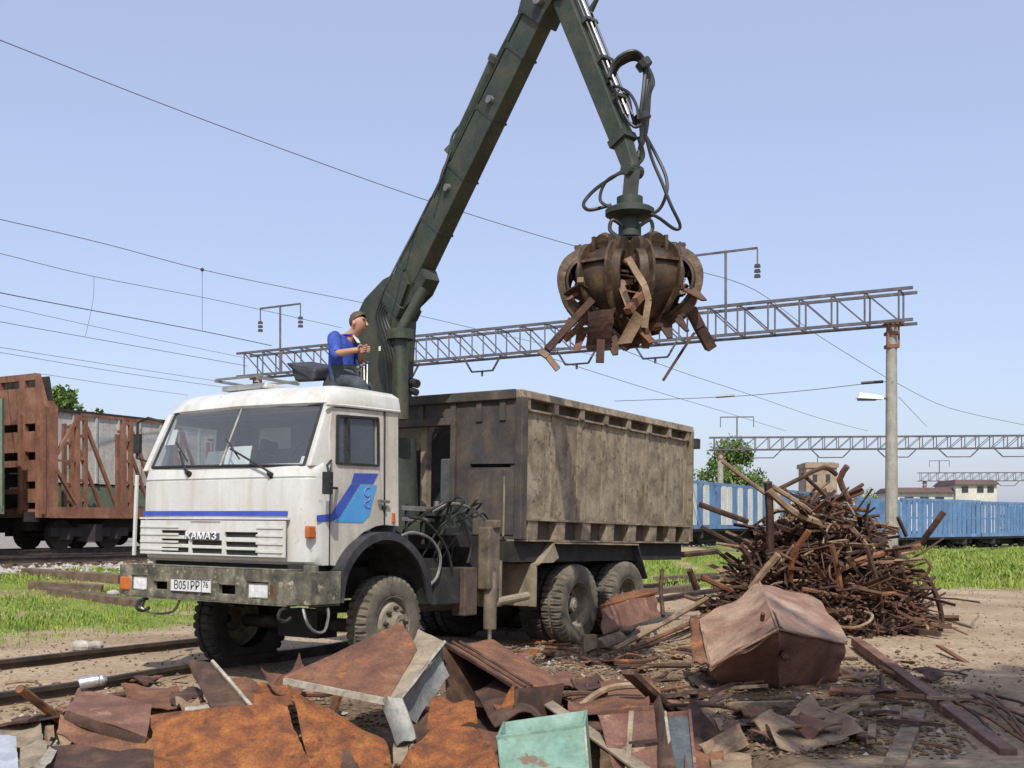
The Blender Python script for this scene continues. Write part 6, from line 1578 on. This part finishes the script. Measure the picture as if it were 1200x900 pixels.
o = MB().cyl((0,0,0), (.13,.05,.02), .05, .045, 12).ball((.15,.06,.02), .045, 10, 6).build('battered_can', mat('can_metal', [(.3,(.35,.35,.36)),(.7,(.6,.6,.6))], 8, .35, .7, .1), label='battered pale can lying on the folded tray', cat='can', sm=30); o.location = at(108,808,8.62)
rock((96,763), .10, 'white stone lying beside the near rail', m_stone); rock((112,761), .08, 'smaller white stone right of the one by the near rail', m_stone)
rock((133,699), .09, 'pale stone in the grass left of the bumper', m_stone)
# old sleepers in a row on the left verge and beyond the truck
ss = ((28,676,142,684,.24,'upper old sleeper on the left verge near the bumper'), (34,690,120,694,.2,'middle old sleeper on the left verge'), (60,697,165,712,.2,'lower old sleeper in the grass nearest the bumper'), (745,700,838,688,.2,'old sleeper lying between the rear wheels and the heap'), (770,682,850,676,.2,'second old sleeper farther behind the rear wheels'))
for x0, y0, x1, y1, h, l in ss:
    a, b = gp(x0, y0), gp(x1, y1); d = (b-a).normalized(); 
    if (b-a).length > 3.2: b = a + d*3.2
    a.z, b.z = gh(a.x, a.y)-.05, gh(b.x, b.y)-.05
    MB().bar(a+V((0,0,h*.45)), b+V((0,0,h*.45)), .26, h).build('old_sleeper', m_sleeper, label=l, cat='sleeper', bev=.015, group='old sleepers lying about')

m_heap = mat('heap_rust', [(.25, (.045,.022,.013)), (.5, (.12,.058,.033)), (.75, (.23,.125,.07))], 4, .75, .1, .3, 45, var=.35)
# ---------------------------------------------------------------- loose debris
def in_debris(rng):
    k = rng.random()
    if k < .55: x, y = rng.uniform(590, 850), rng.uniform(752, 860)
    elif k < .75: x, y = rng.uniform(850, 1130), rng.uniform(770, 890)
    elif k < .9: x, y = rng.uniform(20, 330), rng.uniform(800, 895)
    else: x, y = rng.uniform(330, 700), rng.uniform(800, 895)
    p = gp(x, y); return p.x, p.y
rng = random.Random(21)
kinds = []
for i in range(6):                           # shared shapes: bars, plates, lumps, tubes
    kinds.append(('scrap_bar', MB().bar((-.5,0,0), (.5,0,0), .10+.05*(i % 3), .05+.02*(i % 2)), 'short rusty bar lying loose in the trodden debris', 'scrap bar'))
    kinds.append(('scrap_plate', MB().patch([V((-.5,-.3,0)), V((.5,-.22,.04)), V((.42,.3,0)), V((-.44,.26,.05))], 4, 4, .03, .12, 2.5, .12, .05*(i-2), i+60), 'small torn plate lying loose in the trodden debris', 'scrap plate'))
    kinds.append(('pipe_piece', MB().tube([V((-.5,0,0)), V((0,.06*(i-2),.03)), V((.5,0,.04*(i-3)))], .035+.012*(i % 3), 7, 4), 'short bent pipe lying loose in the trodden debris', 'scrap pipe'))
    kinds.append(('wood_piece', MB().bar((-.5,0,0), (.5,.05*(i-2),0), .12, .06), 'splintered wood piece lying loose in the trodden debris', 'wood piece'))
pm_ = {'scrap_bar': (m_rust2, m_rust4, m_rust5), 'scrap_plate': (m_rust2, m_rust3, m_rust1, m_rust5, m_rust4), 'pipe_piece': (m_rust4, m_rust2, m_rust5), 'wood_piece': (m_wood, m_wood, m_rust5)}
COLN = {m_rust1: 'orange', m_rust2: 'brown', m_rust3: 'reddish', m_rust4: 'dark', m_rust5: 'tan', m_wood: 'grey', m_greyst: 'grey metal', m_heap: 'brown'}
LMK = [(700,757,'the first rear wheel'),(745,740,'the tray by the wheels'),(705,762,'the short log'),(905,808,'the big hopper'),(560,850,'the open cabinet'),(640,895,'the mint green box'),(250,890,'the big orange plate'),(120,880,'the left folded tray'),(440,860,'the tilted box lid'),(735,890,'the panelled door'),(800,890,'the blue grey channel'),(950,850,'the flat tan sheet'),(1060,870,'the grey plank'),(1100,830,'the long reddish beam'),(1047,840,'the short timber stub'),(850,840,'the crumpled tan sheet'),(720,820,'the flat brown plate'),(60,880,'the bright bent strip'),(285,815,'the dark folded plate'),(780,745,'the long pale bar'),(975,770,'the tangled heap foot'),(525,890,'the bent orange plate'),(690,860,'the diagonal angle beam')]
LMK = [(gp(x, min(y, 860)), n) for x, y, n in LMK]
DN = {'scrap_bar': 'bar', 'scrap_plate': 'torn plate', 'pipe_piece': 'bent pipe', 'wood_piece': 'splintered wood piece'}
def debris_label(nm, m, l, x, y):
    g, n = min(LMK, key=lambda q: (q[0].x-x)**2 + (q[0].y-y)**2)
    dx, dy = x-g.x, y-g.y
    w = ('behind' if dy > 0 else 'in front of') if abs(dy) > abs(dx) else ('right of' if dx > 0 else 'left of')
    sz = 'tiny' if l < .22 else ('small' if l < .35 else ('mid-sized' if l < .5 else 'long'))
    return '%s %s %s on the ground %s %s' % (sz, COLN[m], DN[nm], w, n)
meshes = {}
for i, (nm, mb, lab, cat) in enumerate(kinds):
    for m in pm_[nm]:
        me = mb.mesh(nm); me.materials.append(m); meshes.setdefault(nm, []).append((me, lab, cat))
for k in range(230):
    nm = rng.choice(('scrap_bar','scrap_bar','scrap_plate','scrap_plate','pipe_piece','pipe_piece','wood_piece')); me, lab, cat = rng.choice(meshes[nm])
    x, y = in_debris(rng); l = rng.uniform(.14, .5) if k % 7 else rng.uniform(.5, 1.0); th = l*rng.uniform(.5, 1.0) if nm == 'scrap_plate' else min(l, .45)
    inst(nm, me, None, (x, y, gh(x, y)+.03+rng.random()*.04), (rng.gauss(0,.12), rng.gauss(0,.14), rng.uniform(0, 6.28)), (l, th, th), label=debris_label(nm, me.materials[0], l, x, y), cat=cat, group='loose debris on the trodden ground')
stones('chips', 9000, in_debris, .008, .032, m_chip, 'rust flakes, wood chips and grit trodden into the ground', 'debris', 31)
stones('pebbles', 420, in_debris, .015, .038, m_stone, 'pale pebbles and rubble among the debris', 'pebbles', 32)
def pg(r):
    y = 8 + 20*r.random()**1.5
    return r.uniform(-.48, .5)*y, y
stones('gravel', 5000, pg, .008, .026, m_chip, 'small stones scattered over the bare soil', 'gravel', 33)
for k in range(40):                          # bigger pieces between the large plates
    x, y = rng.uniform(40, 880), rng.uniform(806, 880); Y = rng.uniform(7.4, 9.2)
    p = at(x, y, Y); nm = rng.choice(('scrap_plate', 'scrap_plate', 'scrap_bar', 'pipe_piece')); me, lab, cat = rng.choice(meshes[nm])
    p.z = min(max(p.z, gh(p.x, p.y)+.03), gh(p.x, p.y)+.22); l = rng.uniform(.35, .75); th = l*rng.uniform(.6, 1.0) if nm == 'scrap_plate' else .6
    inst(nm, me, None, p, (rng.gauss(0,.5), rng.gauss(0,.5), rng.uniform(0, 6.28)), (l, th, th), label=debris_label(nm, me.materials[0], l, p.x, p.y).replace('on the ground', 'in the heap'), cat=cat, group='mid-sized scrap in the front heap')
# folded, curled sheets that give the heap its bulk
sheet_([(86,868,8.0),(150,884,7.6),(140,915,7.1),(60,905,7.2)], m_rust2, 'curled_sheet', 'curled brown sheet lying under the lower flange of the left tray', seed=81, bend=.09, rag=.03)
sheet_([(306,786,9.0),(352,772,9.3),(362,800,8.5),(318,812,8.3)], m_rust3, 'curled_sheet', 'curled reddish sheet rising behind the left corner of the box lid', seed=82, bend=.07, rag=.04)
sheet_([(556,812,8.6),(612,806,8.9),(640,846,8.1),(580,852,7.8)], m_rust4, 'curled_sheet', 'dark curled sheet spilling out below the open cabinet', seed=83, bend=-.08, rag=.05)
sheet_([(612,842,8.2),(652,836,8.5),(672,868,7.8),(630,876,7.7)], m_rust1, 'curled_sheet', 'orange curled sheet behind the rim of the green box', seed=84, bend=.06, rag=.05)
sheet_([(640,792,10.2),(690,800,9.8),(680,822,9.2),(632,812,9.5)], m_rust2, 'curled_sheet', 'brown curled sheet in the debris above the diagonal beam', seed=85, bend=.08, rag=.05)
sheet_([(0,838,9.0),(48,846,8.6),(52,868,8.1),(-6,862,8.2)], m_fender, 'curled_sheet', 'tan curled sheet at the left edge above the pale panel', seed=86, bend=.05, rag=.06)
# long thin bars lying between the wheels and the hopper
lbs = (((720,766),(829,701),.034,m_rust5,'long pale bar slanting up from the debris to the tangled heap'), ((742,764),(838,716),.03,m_rust2,'brown bar lying right beside the long pale bar'), ((716,776),(808,738),.022,m_rust4,'dark thin bar below the long pale bar'), ((748,758),(812,729),.02,m_rust5,'short pale rod just under the long pale bar'))
for (a, b, r, m, l) in lbs:
    p = gp(*a); q = at(b[0], b[1], p.y+2.6); q.z = max(q.z, gh(q.x, q.y)+.05); MB().tube([p+V((0,0,.05)), p.lerp(q,.5)+V((0,0,.01)), q], r, 7).build('long_bar', m, label=l, cat='bar', group='long bars by the heap')

# ---------------------------------------------------------------- the tangled heap
HC = V((4.38, 15.8, 0)); HR, HH = 1.36, 1.72
rng = random.Random(77)
def rod_shape(kind, i):
    r = random.Random(kind*100+i); mb = MB()
    if kind == 0:                            # straight bar, square
        mb.bar((-.5,0,0), (.5,0,0), .035, .03)
    elif kind == 1:                          # kinked flat strip
        a = r.uniform(-.2,.2); P = [V((-.5,0,0)), V((-.1,a*.4,.03)), V((.15,a,.0)), V((.5,a*.3,.08))]
        for p, q in zip(P, P[1:]): mb.bar(p, q, .055, .012)
    elif kind == 2:                          # bent round rod
        P = [V((-.5,0,0)), V((-.2,r.uniform(-.12,.12),r.uniform(-.1,.1))), V((.15,r.uniform(-.15,.15),r.uniform(-.12,.12))), V((.5,r.uniform(-.2,.2),0))]; mb.tube(P, .013, 6, 4)
    elif kind == 3:                          # pipe
        mb.tube([V((-.5,0,0)), V((0,0,r.uniform(-.08,.08))), V((.5,0,0))], .026, 8, 3)
    elif kind == 4:                          # angle iron
        mb.bar((-.5,0,0), (.5,0,0), .055, .01); mb.bar((-.5,.025,-.025), (.5,.025,-.025), .01, .05)
    else:                                    # hooked bar
        mb.tube([V((-.5,0,0)), V((.2,0,.02)), V((.38,.1,.02)), V((.36,.22,0)), V((.26,.24,0))], .014, 6, 4)
    return mb
KN = ('square_bar', 'flat_strip', 'bent_rod', 'pipe', 'angle_iron', 'hooked_bar')
KL = ('rusty square bar tangled in the tall scrap heap', 'kinked rusty strip tangled in the tall scrap heap', 'bent rusty rod tangled in the tall scrap heap', 'rusty pipe tangled in the tall scrap heap', 'rusty angle iron tangled in the tall scrap heap', 'hooked rusty bar tangled in the tall scrap heap')
XS = (((56,878,7.7),(186,876,7.55),(204,920,6.9),(46,922,6.95),m_rust4,'dark plate added as the shade in the hollow under the left folded tray',61),  # dark sheet stands in for the black shade of this hollow
 ((594,836,8.45),(634,824,8.8),(650,850,8.2),(606,868,7.85),m_rust2,'brown plate between the open cabinet and the green box',62),
 ((640,836,8.6),(704,826,8.8),(708,856,8.05),(668,868,7.8),m_rust4,'dark plate under the upper end of the diagonal beam',63),
 ((798,866,7.95),(846,872,7.9),(852,910,7.15),(804,914,7.1),m_rust2,'brown plate standing right of the blue grey channel',64),
 ((142,806,9.0),(206,800,9.2),(216,826,8.4),(152,830,8.3),m_rust2,'brown plate behind the left folded tray',65),
 ((296,806,8.7),(338,792,8.9),(346,830,8.1),(300,842,7.9),m_rust1,'orange plate edge showing left of the box lid',66),
 ((476,850,7.8),(512,838,8.0),(516,872,7.55),(478,884,7.4),m_rust4,'dark crumpled plate between the lid post and the bent plate',67),
 ((556,850,7.9),(600,862,7.7),(598,900,7.2),(566,896,7.25),m_rust2,'brown plate between the bent plate and the green box',68),
 ((700,800,9.7),(760,790,10.0),(776,812,9.3),(708,822,9.1),m_rust2,'flat rusty plate in the debris before the hopper',69),
 ((830,876,7.7),(880,884,7.6),(884,915,7.05),(836,918,7.0),m_rust5,'tan crumpled plate at the bottom edge below the hopper',70),
 ((616,796,9.9),(668,786,10.3),(676,804,9.8),(622,814,9.5),m_rust3,'reddish flat plate in the debris right of the cabinet',71))
for q in XS: sheet_(q[:4], q[4], 'torn_plate', q[5], seed=q[6], rag=.07, warp=.045)
KM = {}
for k_ in range(6):
    for i in range(3):
        for m in (m_rust4, m_heap, m_rust5, m_heap, m_rust4):
            me = rod_shape(k_, i).mesh(KN[k_]); me.materials.append(m); KM.setdefault(k_, []).append(me)
def heap_pt(outer):
    a = rng.uniform(0, 6.28); r = math.sqrt(rng.random()); 
    prof = max(.05, 1-(r**2.3)); z = HH*prof*(rng.uniform(.75, 1.05) if outer else rng.random()*.8)
    return V((HC.x+math.cos(a)*r*HR*(1.0 if math.cos(a) > 0 else 1.08), HC.y+math.sin(a)*r*HR*.9, z)), a, r
def heap_dir():
    a = rng.uniform(0, 6.28); return V((math.cos(a), math.sin(a), rng.gauss(0, .45)))
for k in range(285):
    p, a, r = heap_pt(True); k_ = rng.choice((0,0,1,1,2,2,2,3,4,4,5)); l = rng.uniform(.55, 1.5)*(1.0 if k % 9 else 1.2)
    if p.y > HC.y+.8 and rng.random() < .6: p.y = 2*HC.y-p.y
    p.z = max(p.z + gh(p.x, p.y), .06)
    d = heap_dir()
    if p.z < .35: d.z *= .3
    e = d.to_track_quat('X', 'Z').to_euler(); e.rotate_axis('X', rng.uniform(0, 6.28))
    t = rng.uniform(.8, 1.35)
    me = rng.choice(KM[k_]); f = (p.z-gh(p.x, p.y))/HH
    lev = 'at the foot' if f < .22 else ('low' if f < .42 else ('halfway up' if f < .65 else ('high' if f < .9 else 'at the very top')))
    dxx = (p.x-HC.x)/HR; sd_ = 'far left' if dxx < -.6 else ('left' if dxx < -.2 else ('middle' if dxx < .2 else ('right' if dxx < .6 else 'far right')))
    ls = 'short' if l < .75 else ('long' if l > 1.15 else 'medium')
    inst(KN[k_], me, None, p, e, (l, t, t), label='%s %s %s %s, %s, %s of the tangled heap' % (ls, ('level' if abs(d.z)/d.length < .22 else ('steep' if abs(d.z)/d.length > .5 else 'tilted')) + ' ' + ('end-on' if abs(d.x) < .35*abs(d.y) else ('sideways' if abs(d.x) > 2.5*abs(d.y) else 'slanting')), COLN[me.materials[0]], KN[k_].replace('_', ' '), lev, sd_), cat='scrap bar', group='bars tangled in the scrap heap')
mb = MB()
for k in range(1500):
    p, a, r = heap_pt(False); d = heap_dir().normalized()*rng.uniform(.12, .5); w = rng.uniform(.02, .07)
    p.z = max(.03, p.z)+gh(p.x, p.y); mb.bar(p-d, p+d, w, w*rng.uniform(.3, 1))
mb.build('scrap_core', m_rust4, label='dense core of rusty offcuts inside the tangled heap', cat='scrap', kind='stuff')
mb = MB()
for k in range(1900):
    p, a, r = heap_pt(True); d = heap_dir().normalized()*rng.uniform(.08, .5); w = rng.uniform(.008, .03)
    p.z = max(.03, p.z*rng.uniform(.5,1))+gh(p.x, p.y); mb.bar(p-d, p+d, w, w*rng.uniform(.3, 1))
mb.build('scrap_bits', m_heap, label='small rusty scraps filling the tangled heap', cat='scrap', kind='stuff')
# pieces that stand out of the heap
def hp(px, Y, r, m, label, name='heap_bar', cat='scrap bar', n=6, sm=3):
    MB().tube([at(x, y, Y+(i*.12)) for i, (x, y) in enumerate(px)], r, n, sm if len(px) > 2 else 0).build(name, m, label=label, cat=cat, group='long pieces sticking out of the heap')
hp([(846,540),(880,566),(905,584)], 15.6, .03, m_rust5, 'pale bar sticking out at the upper left of the heap')
hp([(903,578),(935,562),(965,548),(980,556)], 15.4, .035, m_rust4, 'curved dark bar arching over the heap top')
hp([(993,546),(984,562),(993,582),(998,600)], 15.5, .045, m_rust3, 'short crooked pipe standing at the heap top', sm=2)
hp([(900,574),(930,600),(958,612),(984,622)], 15.0, .05, m_rust5, 'broad pale bar slanting across the upper heap')
hp([(905,570),(940,592),(956,606)], 15.2, .035, m_rust5, 'second pale bar above the broad slanting one')
hp([(820,591),(850,602),(876,611)], 15.6, .04, m_rust4, 'dark bar pointing left from the heap shoulder')
hp([(822,618),(845,630),(868,642)], 15.6, .035, m_rust4, 'dark bar pointing left just below the shoulder bar')
hp([(900,565),(902,600),(903,660)], 15.0, .055, m_rust4, 'thick dark post standing in the left of the heap')
hp([(912,650),(895,670),(880,690)], 14.2, .05, m_rust5, 'pale pipe leaning down onto the hopper')
hp([(1106,600),(1090,622),(1080,636)], 15.9, .05, m_rust4, 'thick dark bar pointing up at the right of the heap')
hp([(1052,606),(1062,628)], 15.6, .03, m_rust4, 'short dark bar near the foot of the concrete column')
hp([(930,622),(980,622),(1036,616)], 15.3, .035, m_rust4, 'long flat dark bar across the middle of the heap')
hp([(980,670),(1020,652),(1078,640)], 14.9, .045, m_rust2, 'brown bar across the right half of the heap')
hp([(1060,672),(1084,676),(1098,700),(1104,728),(1100,742)], 15.2, .04, m_rust4, 'dark hooked rod curling down at the right of the heap')
hp([(1040,690),(1068,708),(1092,742)], 14.9, .035, m_rust2, 'brown rod sliding off the right foot of the heap')
hp([(1050,640),(1058,680),(1062,700)], 15.0, .05, m_rust4, 'dark leaning post in the right of the heap')
hp([(940,690),(1000,700),(1050,694)], 14.6, .03, m_rust2, 'thin brown bar across the heap above the hopper')
hp([(975,640),(985,690),(980,730)], 14.6, .04, m_rust2, 'brown upright bar in the middle of the heap')
hp([(1015,640),(1030,690),(1035,740)], 14.5, .035, m_rust4, 'dark upright bar right of the middle of the heap')
hp([(868,640),(880,660),(890,700)], 14.9, .04, m_rust4, 'dark bar leaning at the left foot of the heap')
hp([(948,622),(930,650),(926,680)], 14.7, .045, m_rust1, 'orange bar in the left middle of the heap')
hp([(822,676),(852,690),(880,702)], 15.4, .04, m_rust2, 'brown bar lying out from the left foot of the heap')
hp([(808,668),(816,690)], 15.9, .05, m_rust4, 'short dark post left of the heap foot')
hp([(792,650),(800,650),(840,646)], 17.5, .05, m_rust4, 'dark bar lying behind the left of the heap')
